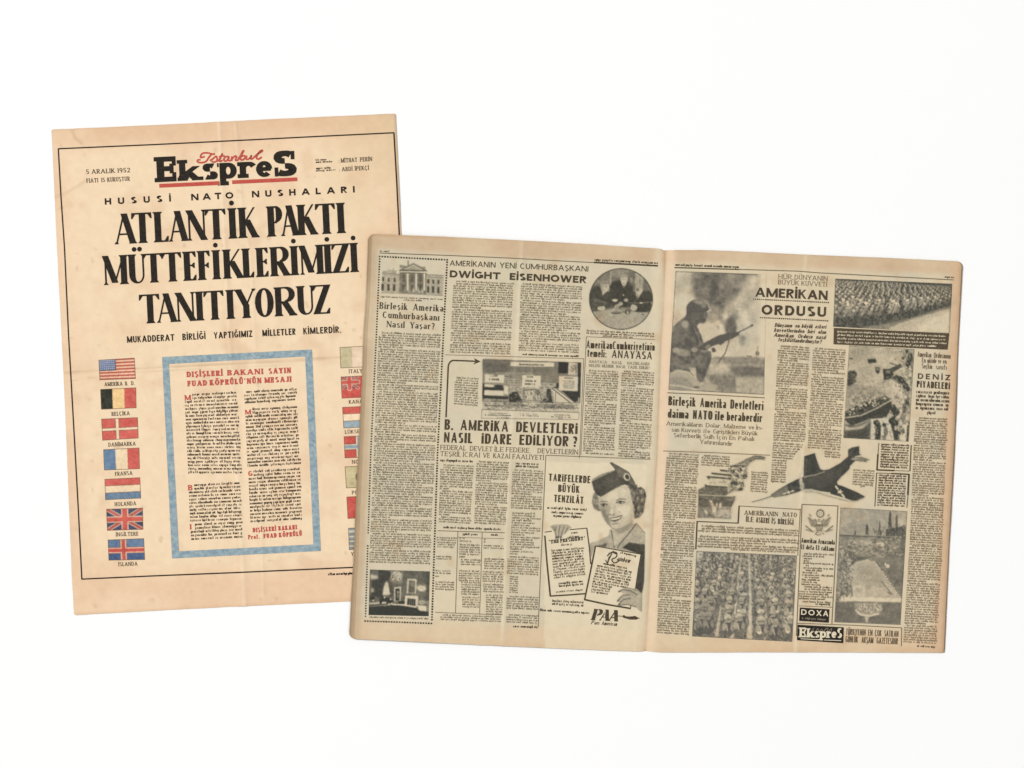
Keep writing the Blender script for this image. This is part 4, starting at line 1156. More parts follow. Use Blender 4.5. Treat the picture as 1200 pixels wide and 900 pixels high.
b.poly([(712, 648.6), (719, 645.4), (724, 649.2), (721, 649.4), (717, 647.4)], 'grey')
micro(b, (707, 659), (734.4, 664.6), (733.6, 668), (706.4, 662.4), 3.1, mat='grey', wt=.75, cw=1.4, ind=False)
micro(b, (700, 661.4), (741, 669.4), (736, 690), (694, 682.4), 3.2, mat='small', wt=.5, cw=1.35, ind=False)
micro(b, (694, 682.4), (725, 688.4), (718, 700), (692, 696.8), 3.2, mat='small', wt=.5, cw=1.35, ind=False, fill=.75)
b.done('letters', adv)
b = mbB()
micro(b, (647, 702.6), (684, 704.4), (683.6, 711.6), (646.4, 709.4), 3.5, mat='small', wt=.65, cw=1.4, ind=False)
micro(b, (632.6, 713.4), (691.4, 717), (691.2, 720.8), (632.4, 717.2), 3.4, mat='grey', wt=.8, cw=1.5, xh=.55, ind=False)
tline(b, dict(style(.32, .09, 'fine', .05, .05, .1, track=.10, shear=.26, mat='grey')), 13.2, (692.6, 726.4), (724, 728.2), [('P', 692.6, 703.6), ('A', 702.4, 713.6), ('A', 713, 724)], UPB)
b.line([(697.6, 726), (701, 714)], .7, 'white', .1); b.line([(707.4, 726.4), (709.6, 715)], .6, 'white', .1)
script(b, [(723, 721.6), (732, 722.4), (740, 723.2), (749.6, 724.4)], .8, 'grey')
b.poly([(729.6, 721), (731.4, 720.6), (733.4, 722.6), (741, 722.2), (744, 721.6), (747, 723.2), (749, 724.2), (746, 726), (738, 726), (732, 724.2), (730, 723.6)], 'grey')
tline(b, dict(style(.17, .12, track=.12, shear=.3, mat='small')), 4.6, (692.4, 731.4), (722.6, 733.4), [('Pan', 692.4, 701.6), ('American', 704.4, 722.6)], UPB)
b.done('airline_emblem', adv)

# ---- right page --------------------------------------------------------
b = mbB()
b.line([(790.4, 313.6), (850, 315.2), (935, 317.8), (960, 319.8), (1040, 324), (1117, 328)], .95, 'thin')
b.line([(790.4, 313.6), (866, 315.8)], 1.2, 'grey')
micro(b, (791, 309.2), (866, 312), (866, 315.2), (791, 312.6), 3.1, mat='grey', wt=.8, cw=1.5, xh=.6, ind=False)
micro(b, (1106.6, 323.4), (1117.4, 324), (1117.4, 327.2), (1106.6, 326.6), 2.8, mat='small', wt=.55, cw=1.3, ind=False)
b.done('page_header', NB)
b = mbB()
HL = dict(SLABL, T=.085, H=.07, mat='thin')
tline(b, dict(HL, T=.10, H=.09), 5.4, (912, 326.6), (969.4, 329.2), [('HÜR', 912, 927.4), ('DÜNYANIN', 931, 969.4)], UPB)
tline(b, dict(HL, T=.10, H=.09), 5.4, (911.6, 333.2), (968.6, 336), [('BÜYÜK', 911.6, 936), ('KUVVETİ', 939, 968.6)], UPB)
tline(b, style(.25, .20, track=.11, mat='grey'), 10.8, (884.6, 347.6), (969.6, 351.6), 'AMERİKAN', UPB)
tline(b, style(.26, .21, track=.22, mat='grey'), 11.6, (892, 368.6), (967.8, 371.4), 'ORDUSU', UPB)
dots(b, [(883, 350.6), (925, 352.4), (970.4, 354.6)], 1.35, 2.2); dots(b, [(891, 372.2), (930, 374), (969.6, 376)], 1.35, 2.2)
b.done('headline', NB)
b = mbB()
IT = style(.19, .14, track=.12, shear=.24, mat='small')
tline(b, IT, 4.6, (907.4, 383), (967.6, 385.2), [('Dünyanın', 907.4, 927.6), ('en', 931.4, 936.4), ('büyük', 939, 952), ('askeri', 954.6, 967.6)], UPB)
tline(b, IT, 4.6, (906.8, 388.8), (967.4, 391.4), [('kuvvetlerinden', 906.8, 942), ('biri', 946, 954), ('olan', 958.4, 967.4)], UPB)
tline(b, IT, 4.6, (906.6, 394.6), (967, 397.6), [('Amerikan', 906.6, 929.4), ('Ordusu', 934.6, 951.4), ('nasıl', 956, 967)], UPB)
tline(b, IT, 4.6, (911.4, 400), (962, 402.8), 'teşkilâtlandırılmıştır?', UPB)
b.done('subheading', NB)
pale = dict(mat='thin')
b = mbB()
micro(b, (911.6, 404), (948.2, 406.6), (943, 520), (905.6, 518), 2.74, mat='bodypale', br=(.15, .42, .66), drop=3)
micro(b, (905.6, 518), (943, 520), (927, 540), (904.4, 538), 2.74, mat='bodypale', ind=False)
micro(b, (904.4, 538), (922, 539), (920, 566), (903, 565), 2.74, mat='bodypale', ind=False)
b.done('text_column', NB)
b = mbB()
micro(b, (952.6, 407), (991, 409.4), (984.6, 530), (946, 527), 2.74, mat='bodypale', br=(.21, .27, .53, .79))
micro(b, (966, 528), (984.6, 529.6), (984, 537), (966, 535.6), 2.74, mat='bodypale', ind=False)
b.done('text_column', NB)
b = mbB()
b.line([(782, 460.2), (840, 463), (896, 466.2)], .9, 'thin'); b.line([(777, 528.4), (840, 530.6), (902, 533.4)], .7, 'thin')
b.done('column_rules', NB)
b = mbB()
GC = dict(GOTHM, T=.20, H=.145)
tline(b, GC, 10.6, (783, 474.8), (894.2, 480.8), [('Birleşik', 783, 815), ('Amerika', 820, 850.4), ('Devletleri', 855.6, 894.2)], UPB)
tline(b, GC, 10.4, (782.4, 489.4), (892.8, 494.8), [('daima', 782.4, 806.4), ('NATO', 811.6, 834.4), ('ile', 837.6, 848), ('beraberdir', 851.4, 892.8)], UPB)
b.done('headline', NB)
b = mbB()
SL = dict(SLABL, T=.12, H=.095, mat='thin')
tline(b, SL, 4.9, (780.6, 498.4), (893.8, 503.6), [('Amerikalıların', 780.6, 822.8), ('Dolar,', 827, 845), ('Malzeme', 848, 873.6), ('ve', 877, 883.4), ('İn-', 886, 893.8)], UPB)
tline(b, SL, 4.9, (787, 505.6), (887.4, 510.2), [('san', 787, 795.6), ('Kuvveti', 798.4, 820.4), ('ile', 824.4, 832), ('Giriştikleri', 835.4, 866), ('Büyük', 869, 887.4)], UPB)
tline(b, SL, 4.9, (789.4, 512.2), (883, 516.6), [('Seferberlik', 789.4, 821.4), ('Sulh', 824, 836.6), ('İçin', 840, 851.4), ('En', 854.4, 861.4), ('Pahalı', 865, 883)], UPB)
tline(b, SL, 4.9, (820, 519.8), (858, 522.4), 'Yatırımlarıdır', UPB)
b.done('subheading', NB)
b = mbB()
micro(b, (781, 530), (818.6, 532.4), (812.4, 648), (774, 646), 2.74, mat='bodypale', br=(.31, .68), drop=3)
micro(b, (774, 646), (812.4, 648), (807.2, 741), (769.4, 738.6), 2.74, mat='bodypale', br=(.08, .58))
micro(b, (769.4, 739.6), (807.2, 742), (807, 745.2), (769.2, 742.8), 2.8, ind=False)
b.done('text_column', NB)
b = mbB()
micro(b, (822, 532.4), (855, 534.6), (854, 548), (821.4, 546), 2.74, mat='bodypale')
b.done('text_column', NB)
b = mbB()
micro(b, (880.4, 552), (900, 553.4), (898.4, 579), (878.8, 577.4), 2.74, mat='bodypale', ind=False)
b.done('text_column', NB)
b = mbB()
micro(b, (999.6, 549.4), (1024.6, 550.8), (1023, 569.4), (998.2, 567.6), 2.74, mat='bodypale', ind=False)
micro(b, (1008, 568.6), (1014, 569), (1014, 571.6), (1008, 571.2), 2.6, ind=False)
b.done('picture_caption', NB)
b = mbB()
b.line([(865.6, 592.8), (938, 597)], .8, 'thin'); b.line([(866, 592.6), (864.8, 612.8)], 1.5, 'grey'); b.line([(817, 611), (865.4, 613)], 1.1, 'grey'); b.line([(816.8, 610.6), (816, 628), (815.2, 643.6)], 1.5, 'grey')
b.line([(937.6, 596), (934.6, 651)], .7, 'thin')
OUTL = dict(SLABM, T=.15, H=.07, mat='small')
tline(b, OUTL, 5.2, (872, 603.2), (933.4, 606), [('AMERİKANIN', 872, 911.4), ('NATO', 917, 933.4)], UPB)
tline(b, dict(OUTL, T=.17, sl=.04), 6.2, (874, 611.2), (929.4, 615.2), [('İLE', 874, 882.6), ('ASKERİ', 885.4, 901), ('İŞ', 904, 908.6), ('BİRLİĞİ', 911.4, 929.4)], UPB, 'small')
micro(b, (818, 614.8), (937, 621), (936.4, 630), (817.6, 624.4), 2.9, mat='bodypale', wt=.5, drop=4)
micro(b, (817.6, 627), (936.4, 632.4), (935.6, 645.8), (817, 641), 2.9, mat='bodypale', wt=.5, br=(.5,))
micro(b, (856, 642.6), (932, 646), (931.8, 649), (855.8, 645.6), 2.8, mat='bodypale', ind=False)
b.done('framed_article', NB)
b = mbB()
b.line([(939.4, 591), (981.9, 592.8)], .9, 'thin'); b.line([(981.7, 592.6), (979, 650), (974.6, 731)], .9, 'thin'); b.line([(939.6, 591), (936.8, 660), (933, 745)], .9, 'thin')
GE = dict(GOTHM, T=.22, H=.16)
tline(b, GE, 5.6, (938.8, 635.8), (977.8, 638.2), [('Amerikan', 938.8, 956.4), ('Armasında', 958.4, 977.8)], UPB)
tline(b, GE, 5.6, (938.4, 643.4), (977.2, 645.8), [('13', 938.4, 942), ('defa', 944.4, 953.4), ('13', 955.6, 959.8), ('rakkamı', 962.4, 977.2)], UPB)
for k, (x0, f) in enumerate(((942, 1), (940, .7), (941.6, .3), (941.6, .2), (941, 1), (944, .15), (941, 1), (944, .6), (940.6, .5), (940, 1), (943, .5), (940, .6), (939.6, .5), (939.6, .6), (943, 1), (943, 1), (937, 1), (937, .9), (937, 1), (937, .8))):
    y = 647.6 + k * 2.76
    micro(b, (x0 - k * .05, y), (977 - k * .12, y + 1.5), (977 - k * .12, y + 4.2), (x0 - k * .05, y + 2.7), 2.7, mat='thin', ind=False, fill=f)
micro(b, (940, 703.6), (973, 705), (973, 708), (940, 706.6), 2.7, mat='thin', ind=False)
micro(b, (955, 706.6), (972.6, 707.4), (972.6, 710.4), (955, 709.6), 2.8, mat='small', wt=.7, ind=False)
b.line([(936, 709.8), (976, 711.6)], .6, 'thin')
b.done('framed_article', NB)
b = mbB()
b.quad((937.2, 711.8), (971.8, 714), (971, 729.6), (936.4, 727.4), 'black')
tline(b, style(.21, .18, track=.2, mat='white'), 6.4, (938.6, 720.2), (970.4, 722.2), [('D', 938.6, 945), ('O', 947, 954.4), ('X', 956.4, 962.6), ('A', 964.2, 970.4)], UPB, None, .1)
micro(b, (939.4, 723.2), (968, 725), (968, 728), (939.2, 726.2), 2.8, mat='palegrey', wt=.6, ind=False, lift=.1)
b.done('advertisement', NB, 'small black advertisement panel with white capitals')
b = mbB()
b.quad((934.6, 732), (988.6, 735), (988, 753.6), (933.8, 750), 'black')
LW = dict(SLABX, mat='white', T=.24, H=.17, st=.12)
for ch, h, xa, xb in (('E', 11.4, 936.6, 944.6), ('k', 10.6, 945.4, 953.6), ('s', 11, 954.2, 960), ('p', 11, 960.6, 968), ('r', 11, 968.6, 973.6), ('e', 11, 974.2, 980), ('S', 11.6, 980.6, 986.4)):
    tline(b, LW, h, (936.6, 746.6), (986.6, 747.6), [(ch, xa, xb)], UPB, None, .1)
script(b, [(950, 740.4), (954, 735.6), (952, 738.6), (956, 739.6), (958, 736.6), (960, 740), (962.6, 737.4), (965, 740.4), (967, 737.4), (970, 736), (969.6, 740.6), (972, 738.4), (974.4, 736.6), (974, 740)], .8, 'palegrey')
b.line([(938, 748.4), (962, 749.6)], .8, 'white', .1); b.line([(965.6, 749.8), (985.6, 750.6)], .8, 'white', .1)
b.done('newspaper_logo_panel', NB)
b = mbB()
b.line([(934, 730.2), (1000, 732.6), (1056.6, 735.6)], .8, 'thin'); b.line([(1056.4, 735.4), (1056, 757)], .8, 'thin')
tline(b, THINC, 7.2, (991, 743.6), (1052.4, 746.4), [('TÜRKİYENİN', 991, 1014), ('EN', 1017, 1022), ('ÇOK', 1025, 1032.6), ('SATILAN', 1036, 1052.4)], UPB)
tline(b, THINC, 7.2, (990.6, 752.4), (1051.8, 755), [('GÜNLÜK', 990.6, 1005), ('AKŞAM', 1009.4, 1023), ('GAZETESİDİR', 1027, 1051.8)], UPB)
b.done('slogan', NB)
b = mbB()
CL = dict(style(.115, .09, track=.13, sq=.7, mat='thin'))
tline(b, CL, 6.2, (1075, 418), (1113.6, 420.4), [('Amerikan', 1075, 1091), ('Ordusunun', 1094, 1113.6)], UPB)
tline(b, CL, 5.8, (1080, 424.8), (1109, 426.4), [('En', 1080, 1084.4), ('güzide', 1086.4, 1097), ('ve', 1099, 1102.4), ('en', 1104.6, 1109)], UPB)
tline(b, CL, 5.8, (1080, 431.6), (1109, 433.4), [('Seçkin', 1080, 1092), ('sınıfı', 1096.4, 1109)], UPB)
tline(b, style(.22, .18, track=.25, mat='grey'), 6.4, (1075.4, 443.8), (1113.4, 445.8), 'DENİZ', UPB)
tline(b, dict(GOTHM, T=.20), 7.8, (1074, 453.8), (1112.8, 456.2), 'PİYADELERİ', UPB)
for k in range(5):
    y = 457.4 + k * 4.7
    micro(b, (1073.4 - k * .2, y), (1112.4 - k * .2, y + 1.8), (1112.2 - k * .2, y + 6.2), (1073.2 - k * .2, y + 4.4), 4.4, mat='small', wt=.8, cw=1.75, ind=False)
micro(b, (1086, 482), (1096.6, 482.6), (1096.6, 486.8), (1086, 486.2), 4.2, mat='small', wt=.8, cw=1.75, ind=False)
b.done('headline', NB)
b = mbB()
micro(b, (1073.4, 488.4), (1110.6, 490.4), (1108.6, 520), (1070.4, 518), 2.74, mat='bodypale', drop=3.4)
micro(b, (1070.4, 518), (1108.6, 520), (1104, 640), (1065.6, 638), 2.74, mat='bodypale', br=(.18, .5))
micro(b, (1065.6, 638), (1104, 640), (1096.6, 756.6), (1058, 754.6), 2.74, mat='bodypale', br=(.37, .8))
micro(b, (1074, 755.6), (1096.4, 757), (1096.4, 760.4), (1074, 759), 3, mat='small', wt=.75, cw=1.4, ind=False)
b.done('text_column', NB)
b = mbB()
b.line([(1029.6, 519), (1028.6, 534)], .8, 'thin'); b.line([(1028.6, 532), (1027.4, 551)], 1.7, 'grey'); b.line([(1027, 550.6), (1048, 551.4)], 1.6, 'grey'); b.line([(1048, 551.4), (1066, 552)], .7, 'thin')
b.line([(1067.6, 521.6), (1066, 552)], 1.2, 'small')
micro(b, (1032.4, 519.4), (1065, 521), (1063.6, 549), (1031, 547.4), 2.9, mat='small', wt=.5, ind=False)
b.done('text_box', NB)
b = mbB()
b.line([(1027, 554.2), (1044, 554.8)], .8, 'thin'); b.line([(1044, 554.8), (1065.2, 555.8)], 1.5, 'grey'); b.line([(1065, 555.6), (1063.6, 580)], 1.9, 'grey'); b.line([(1063.8, 580), (1062.4, 595)], .9, 'thin'); b.line([(1027, 554.2), (1025, 593.4)], .9, 'small')
micro(b, (1029.6, 555.6), (1062, 557), (1059.6, 594.6), (1027.4, 593.2), 2.9, mat='small', wt=.5, ind=False)
b.done('text_box', NB)
# ------------------------------------------------------------------ the printed pictures of the open newspaper
prs = np.random.RandomState(4)
def rect(z, cx, cy, w, h, k=0.0):
    return z([(cx - w / 2, cy - h / 2), (cx + w / 2, cy - h / 2 + k * w), (cx + w / 2, cy + h / 2 + k * w), (cx - w / 2, cy + h / 2)])
def bil(TL, TR, BR, BL):
    return lambda u, v: lerp(lerp(TL, TR, u), lerp(BL, BR, u), v)

# the white mansion with columns
def mansion():
    p = Pic(443, 302, 524, 350, 1.6, (66, 62, 52)); z = ZM(420, 265, 6.667)
    p.poly(z([(185, 368), (322, 378), (320, 522), (180, 515)]), .30); p.poly(z([(190, 349), (240, 346), (300, 354), (300, 372), (188, 366)]), .34)
    p.poly(z([(526, 380), (668, 388), (662, 542), (526, 532)]), .30); p.line(z([(187, 366), (320, 377)]), .7, .75); p.line(z([(186, 377), (320, 388)]), .4, .55)
    p.line(z([(528, 378), (668, 386)]), .7, .75); p.line(z([(535, 396), (664, 403)]), .5, .65); p.line(z([(180, 520), (420, 530), (662, 544)]), .8, .6)
    p.line(z([(272, 330), (272, 350)]), .6, .7); p.line(z([(235, 342), (300, 350)]), .6, .5)
    p.poly(z([(322, 358), (532, 366), (530, 532), (318, 522)]), .62); p.noise(1.6, .16, 3, p.mask(z([(318, 350), (534, 350), (534, 532), (318, 525)])))
    p.poly(z([(322, 300), (352, 306), (400, 318), (322, 330)]), .55); p.poly(z([(470, 318), (522, 316), (528, 340), (480, 335)]), .5)
    p.poly(z([(318, 342), (432, 288), (538, 348), (538, 356), (318, 352)]), .74); p.poly(z([(346, 338), (432, 300), (512, 344)]), .26); p.poly(z([(380, 336), (432, 312), (480, 340)]), .42)
    p.line(z([(320, 356), (536, 362)]), .9, .12); p.line(z([(322, 366), (534, 372)]), .6, .85)
    p.line(z([(389, 270), (389, 304)]), .9, .85)
    for x in (386, 453, 516): p.poly(rect(z, x, 438, 14, 136), .06)
    for x in (352, 420, 486): p.poly(rect(z, x, 405, 20, 60), .78); p.poly(rect(z, x, 480, 18, 46), .82)
    for x in (330, 365, 400, 432, 470, 500): p.poly(z([(x - 14, 520), (x, 462 + prs.randint(0, 30)), (x + 14, 524)]), .22 + .3 * prs.rand(), .5)
    for x, y in ((194, 414), (237, 420), (283, 422), (547, 432), (585, 435), (626, 437)): p.poly(rect(z, x, y, 15, 32), .92)
    for x, y in ((190, 478), (235, 480), (280, 482), (545, 494), (584, 497), (624, 500)): p.poly(rect(z, x, y, 18, 50), .95); p.line(z([(x - 14, y - 30), (x + 14, y - 29)]), .5, .6)
    p.noise(1.3, .09, 9, (p.a > .1).astype(float)); p.a *= .92
    p.build('photograph', NB, (445, 303), (523, 303), (523, 349), (445, 349), cut=.03)
mansion()

# three men at a table, in a round frame
def round_photo():
    p = Pic(686, 311, 770, 390, 1.7, (62, 60, 52)); z = ZM(680, 310, 10)
    p.a[:] = .62; p.noise(7, .16, 5)
    p.poly(z([(360, 50), (570, 50), (560, 150), (360, 150)]), .50, .6); p.poly(z([(230, 100), (350, 70), (350, 220), (235, 200)]), .60, .6); p.line(z([(360, 70), (352, 240)]), 1.4, .36, .6)
    p.poly(z([(560, 80), (640, 90), (640, 300), (560, 220)]), .70, .8); p.ell(z([(600, 180)])[0], 1.5, 3, .5)
    p.poly(z([(645, 95), (745, 125), (735, 290), (642, 285)]), .36, .5); p.line(z([(700, 110), (696, 270)]), .8, .58); p.line(z([(668, 105), (664, 270)]), .6, .5); p.poly(z([(745, 125), (850, 250), (850, 330), (738, 290)]), .66, .5)
    p.poly(z([(380, 195), (470, 178), (555, 200), (610, 250), (650, 440), (610, 500), (380, 500), (340, 400), (345, 270)]), .93, .5)
    p.ell(z([(511, 172)])[0], 4.2, 5.2, .26); p.ell(z([(511, 205)])[0], 3.3, 4.4, .20); p.ell(z([(512, 142)])[0], 4, 1.5, .42); p.line(z([(494, 175), (506, 176)]), .7, .62); p.line(z([(517, 176), (530, 175)]), .7, .62); p.line(z([(503, 222), (521, 222)]), .6, .6)
    p.poly(z([(496, 244), (528, 244), (510, 282)]), .22); p.line(z([(511, 250), (510, 285)]), .9, .85)
    p.ell(z([(288, 262)])[0], 5.2, 6.6, .38); p.ell(z([(305, 268)])[0], 3.4, 5.0, .24); p.ell(z([(285, 212)])[0], 5.0, 2.6, .5); p.line(z([(290, 262), (312, 258)]), .7, .62); p.poly(z([(255, 320), (300, 312), (265, 362)]), .26)
    p.poly(z([(100, 300), (215, 245), (248, 300), (262, 366), (320, 310), (365, 350), (375, 430), (360, 500), (150, 550), (110, 470)]), .90, .5); p.poly(z([(255, 322), (292, 318), (264, 364)]), .26)
    p.poly(z([(150, 400), (320, 440), (300, 460), (160, 430)]), .74, .7); p.poly(z([(120, 430), (300, 470), (250, 500), (150, 545)]), .84, .6)
    p.ell(z([(686, 300)])[0], 4.6, 5.6, .38); p.ell(z([(694, 322)])[0], 3.4, 4.4, .24); p.ell(z([(672, 292)])[0], 2.2, 2, .66); p.line(z([(676, 308), (702, 308)]), .7, .62)
    p.poly(z([(560, 300), (636, 320), (672, 405), (728, 320), (800, 300), (860, 370), (850, 520), (780, 565), (650, 555), (600, 490), (560, 420)]), .92, .5); p.poly(z([(648, 350), (700, 350), (668, 408)]), .22); p.line(z([(670, 360), (668, 400)]), .8, .8)
    p.line(z([(560, 448), (700, 452), (840, 440)]), .8, .62, .4)
    for x, y, rx, ry, v in ((405, 420, 32, 16, .16), (535, 418, 26, 20, .34), (505, 360, 9, 12, .35), (245, 514, 44, 22, .26), (270, 505, 20, 18, .2), (475, 460, 24, 22, .34), (445, 480, 20, 18, .3), (420, 505, 24, 34, .40), (628, 505, 38, 34, .26), (612, 485, 16, 20, .3), (713, 450, 18, 9, .1), (838, 455, 9, 18, .14)):
        p.ell(z([(x, y)])[0], rx / 10, ry / 10, v)
    p.poly(z([(100, 560), (250, 545), (400, 515), (570, 545), (690, 560), (860, 560), (860, 620), (700, 760), (470, 780), (250, 750)]), .34, .5)
    for x, y, rx, ry, v in ((245, 520, 40, 20, .26), (425, 505, 24, 32, .4), (628, 510, 38, 32, .26), (422, 568, 62, 12, .8), (422, 556, 50, 10, .5), (552, 556, 34, 26, .82), (556, 562, 10, 16, .2), (735, 585, 18, 8, .75), (505, 545, 20, 20, .5)):
        p.ell(z([(x, y)])[0], rx / 10, ry / 10, v)
    p.noise(3, .07, 12); p.noise(1.2, .05, 13)
    c = z([(477, 405)])[0]
    d = np.hypot((p.X - c[0]) / 37.5, (p.Y - c[1]) / 36.2)
    p.a = np.where(np.abs(d - .982) < .014, .82, p.a * .93)
    p.a *= sstep(1.012, .992, d)
    p.build('photograph', NB, (688, 313), (768, 313), (768, 389), (688, 389), cut=.02, label='round photograph of three men in dark suits at a table')
round_photo()

# the chart of the government laid over a view of the capital
def chart():
    p = Pic(562, 418, 684, 494, 1.5, (56, 55, 50)); z = ZM(510, 400, 6.667)
    p.poly(z([(374, 140), (1140, 165), (1130, 480), (368, 470)]), .58, .2); p.noise(9, .10, 21, (p.a > .2) * 1.0)
    p.poly(z([(374, 140), (590, 148), (560, 250), (374, 250)]), .68, 2.0); p.poly(z([(375, 150), (965, 165), (965, 185), (375, 170)]), .62, 1)
    p.poly(z([(372, 320), (1135, 345), (1130, 480), (368, 470)]), .40, 1.0); p.noise(2.2, .22, 22, p.mask(z([(372, 330), (960, 330), (960, 480), (368, 470)])))
    p.poly(z([(372, 250), (580, 250), (580, 440), (372, 440)]), .46, .6)
    for a in ([(372, 330), (386, 330), (384, 450), (370, 448)], [(385, 356), (536, 360), (536, 384), (385, 380)], [(374, 420), (572, 430), (572, 454), (374, 446)], [(466, 340), (530, 342), (530, 362), (466, 360)], [(590, 398), (640, 392), (660, 430), (690, 476), (575, 478), (576, 424)], [(870, 372), (900, 372), (917, 480), (815, 482), (845, 452), (872, 440)], [(925, 345), (965, 320), (968, 365), (925, 368)], [(985, 384), (1118, 392), (1114, 468), (1085, 474)]):
        p.poly(z(a), .93, .3)
    p.noise(1.6, .12, 25, p.mask(z([(985, 384), (1118, 392), (1114, 468), (1085, 474)])))
    p.poly(z([(963, 160), (1042, 163), (1040, 252), (960, 248)]), .98); p.poly(z([(1110, 168), (1140, 170), (1132, 440), (1114, 436)]), .95)
    p.poly(z([(1042, 164), (1110, 168), (1112, 266), (1038, 262)]), .16)
    for k in range(9): p.line(z([(1052 + 52 * prs.rand(), 185 + 60 * prs.rand()), (1052 + 52 * prs.rand(), 185 + 60 * prs.rand())]), .9, .6)
    p.line(z([(1100, 172), (1100, 262)]), .8, .6)
    p.poly(z([(690, 372), (770, 366), (845, 392), (850, 440), (800, 476), (680, 470), (664, 420)]), .30)
    for x in (690, 715, 735, 757, 778, 800, 820): p.line(z([(x, 395), (x + 4, 452)]), .9, .12 if x % 2 else .72)
    p.line(z([(690, 384), (770, 374), (830, 392)]), .9, .85); p.line(z([(685, 460), (820, 462)]), .7, .7)
    p.poly(z([(905, 362), (945, 372), (1092, 482), (930, 482), (925, 420)]), .14); p.line(z([(912, 366), (1060, 484)]), 1.0, .8); p.line(z([(948, 372), (1100, 484)]), .8, .7); p.line(z([(940, 395), (940, 480)]), .8, .6)
    p.poly(z([(368, 474), (1128, 484), (1122, 560), (365, 540)]), .24, .5); p.noise(1.6, .30, 27, p.mask(z([(368, 474), (1128, 484), (1122, 540), (365, 525)])))
    p.poly(z([(570, 480), (680, 476), (690, 506), (545, 525)]), .5, .8)
    for (x0, y0, x1, y1) in ((590, 160, 930, 194), (390, 258, 540, 320), (680, 264, 826, 362), (968, 270, 1116, 382), (385, 382, 536, 420), (386, 334, 456, 354), (540, 345, 572, 410), (835, 322, 945, 352)):
        p.poly(z([(x0, y0), (x1, y0 + 6), (x1 - 3, y1 + 5), (x0 - 3, y1)]), .10 if x0 != 835 else .3)
    p.poly(z([(565, 290), (672, 294), (672, 340), (560, 336)]), .36)
    p.poly(z([(458, 252), (488, 252), (488, 275), (458, 275)]), .55)
    p.poly(z([(712, 258), (765, 260), (765, 290), (712, 288)]), .28); p.line(z([(470, 246), (754, 248)]), .6, .3); p.line(z([(754, 196), (754, 262)]), .6, .3)
    def marks(x0, x1, y, v=.85, h=10):
        x = x0
        while x < x1:
            w = 5 + 6 * prs.rand()
            if prs.rand() < .86: p.poly(z([(x, y + (x - x0) * .03), (x + w * .8, y + (x - x0) * .03), (x + w * .8, y + h + (x - x0) * .03), (x, y + h + (x - x0) * .03)]), v * (.7 + .3 * prs.rand()), .1)
            x += w
    marks(655, 860, 174, .9, 12); marks(422, 500, 290, .9, 14); marks(425, 480, 266, .5, 9); marks(705, 790, 302, .95, 14); marks(702, 788, 326, .95, 14); marks(720, 762, 272, .7, 9); marks(1008, 1075, 280, .8, 12)
    for y in (306, 317, 328, 339, 350, 361): marks(1000, 1085, y, .6, 7)
    marks(560, 660, 300, .7, 8); marks(560, 660, 318, .7, 8); marks(840, 935, 330, .7, 12); marks(545, 600, 268, .8, 10)
    marks(440, 560, 462, .85, 12); marks(385, 540, 494, .8, 12); marks(610, 720, 494, .8, 12); marks(575, 800, 540, .8, 8); marks(815, 930, 546, .8, 8)
    for k in range(26): marks(730 + prs.randint(0, 330), 760 + prs.randint(0, 340), 488 + prs.randint(0, 30), .7, 8)
    p.scribble(lambda u, v: z([(376 + 740 * u, 300 + 175 * v)])[0], 130, 2.2, .8, 20, (.12, .85, .5), 861, u=(.25, .72), v=(.3, 1), op=.6); p.scribble(lambda u, v: z([(376 + 740 * u, 482 + 50 * v)])[0], 130, 2.4, .7, 4, (.1, .8, .9), 862, op=.7); p.scribble(lambda u, v: z([(690 + 140 * u, 385 + 75 * v)])[0], 70, 2, .7, 85, (.08, .85), 863, op=.7)
    p.poly(z([(366, 535), (1122, 560), (1120, 608), (362, 600)]), .02, .2)
    p.outline(z([(365, 534), (1124, 556), (1121, 610), (362, 601)]), .6, .75)
    marks(415, 565, 556, .7, 7); marks(388, 590, 570, .9, 9); marks(475, 580, 592, .8, 7); marks(655, 800, 562, .7, 7); marks(665, 812, 576, .8, 8); marks(925, 1045, 570, .8, 8); marks(905, 1055, 585, .8, 8); marks(960, 1000, 600, .7, 6)
    p.outline(z([(374, 141), (1140, 166), (1132, 482), (368, 472)]), .5, .7)
    p.a *= .95
    p.build('illustrated_chart', NB, (563.6, 419.6), (682, 423.6), (679.4, 492.8), (563, 490.6), cut=.015)
chart()

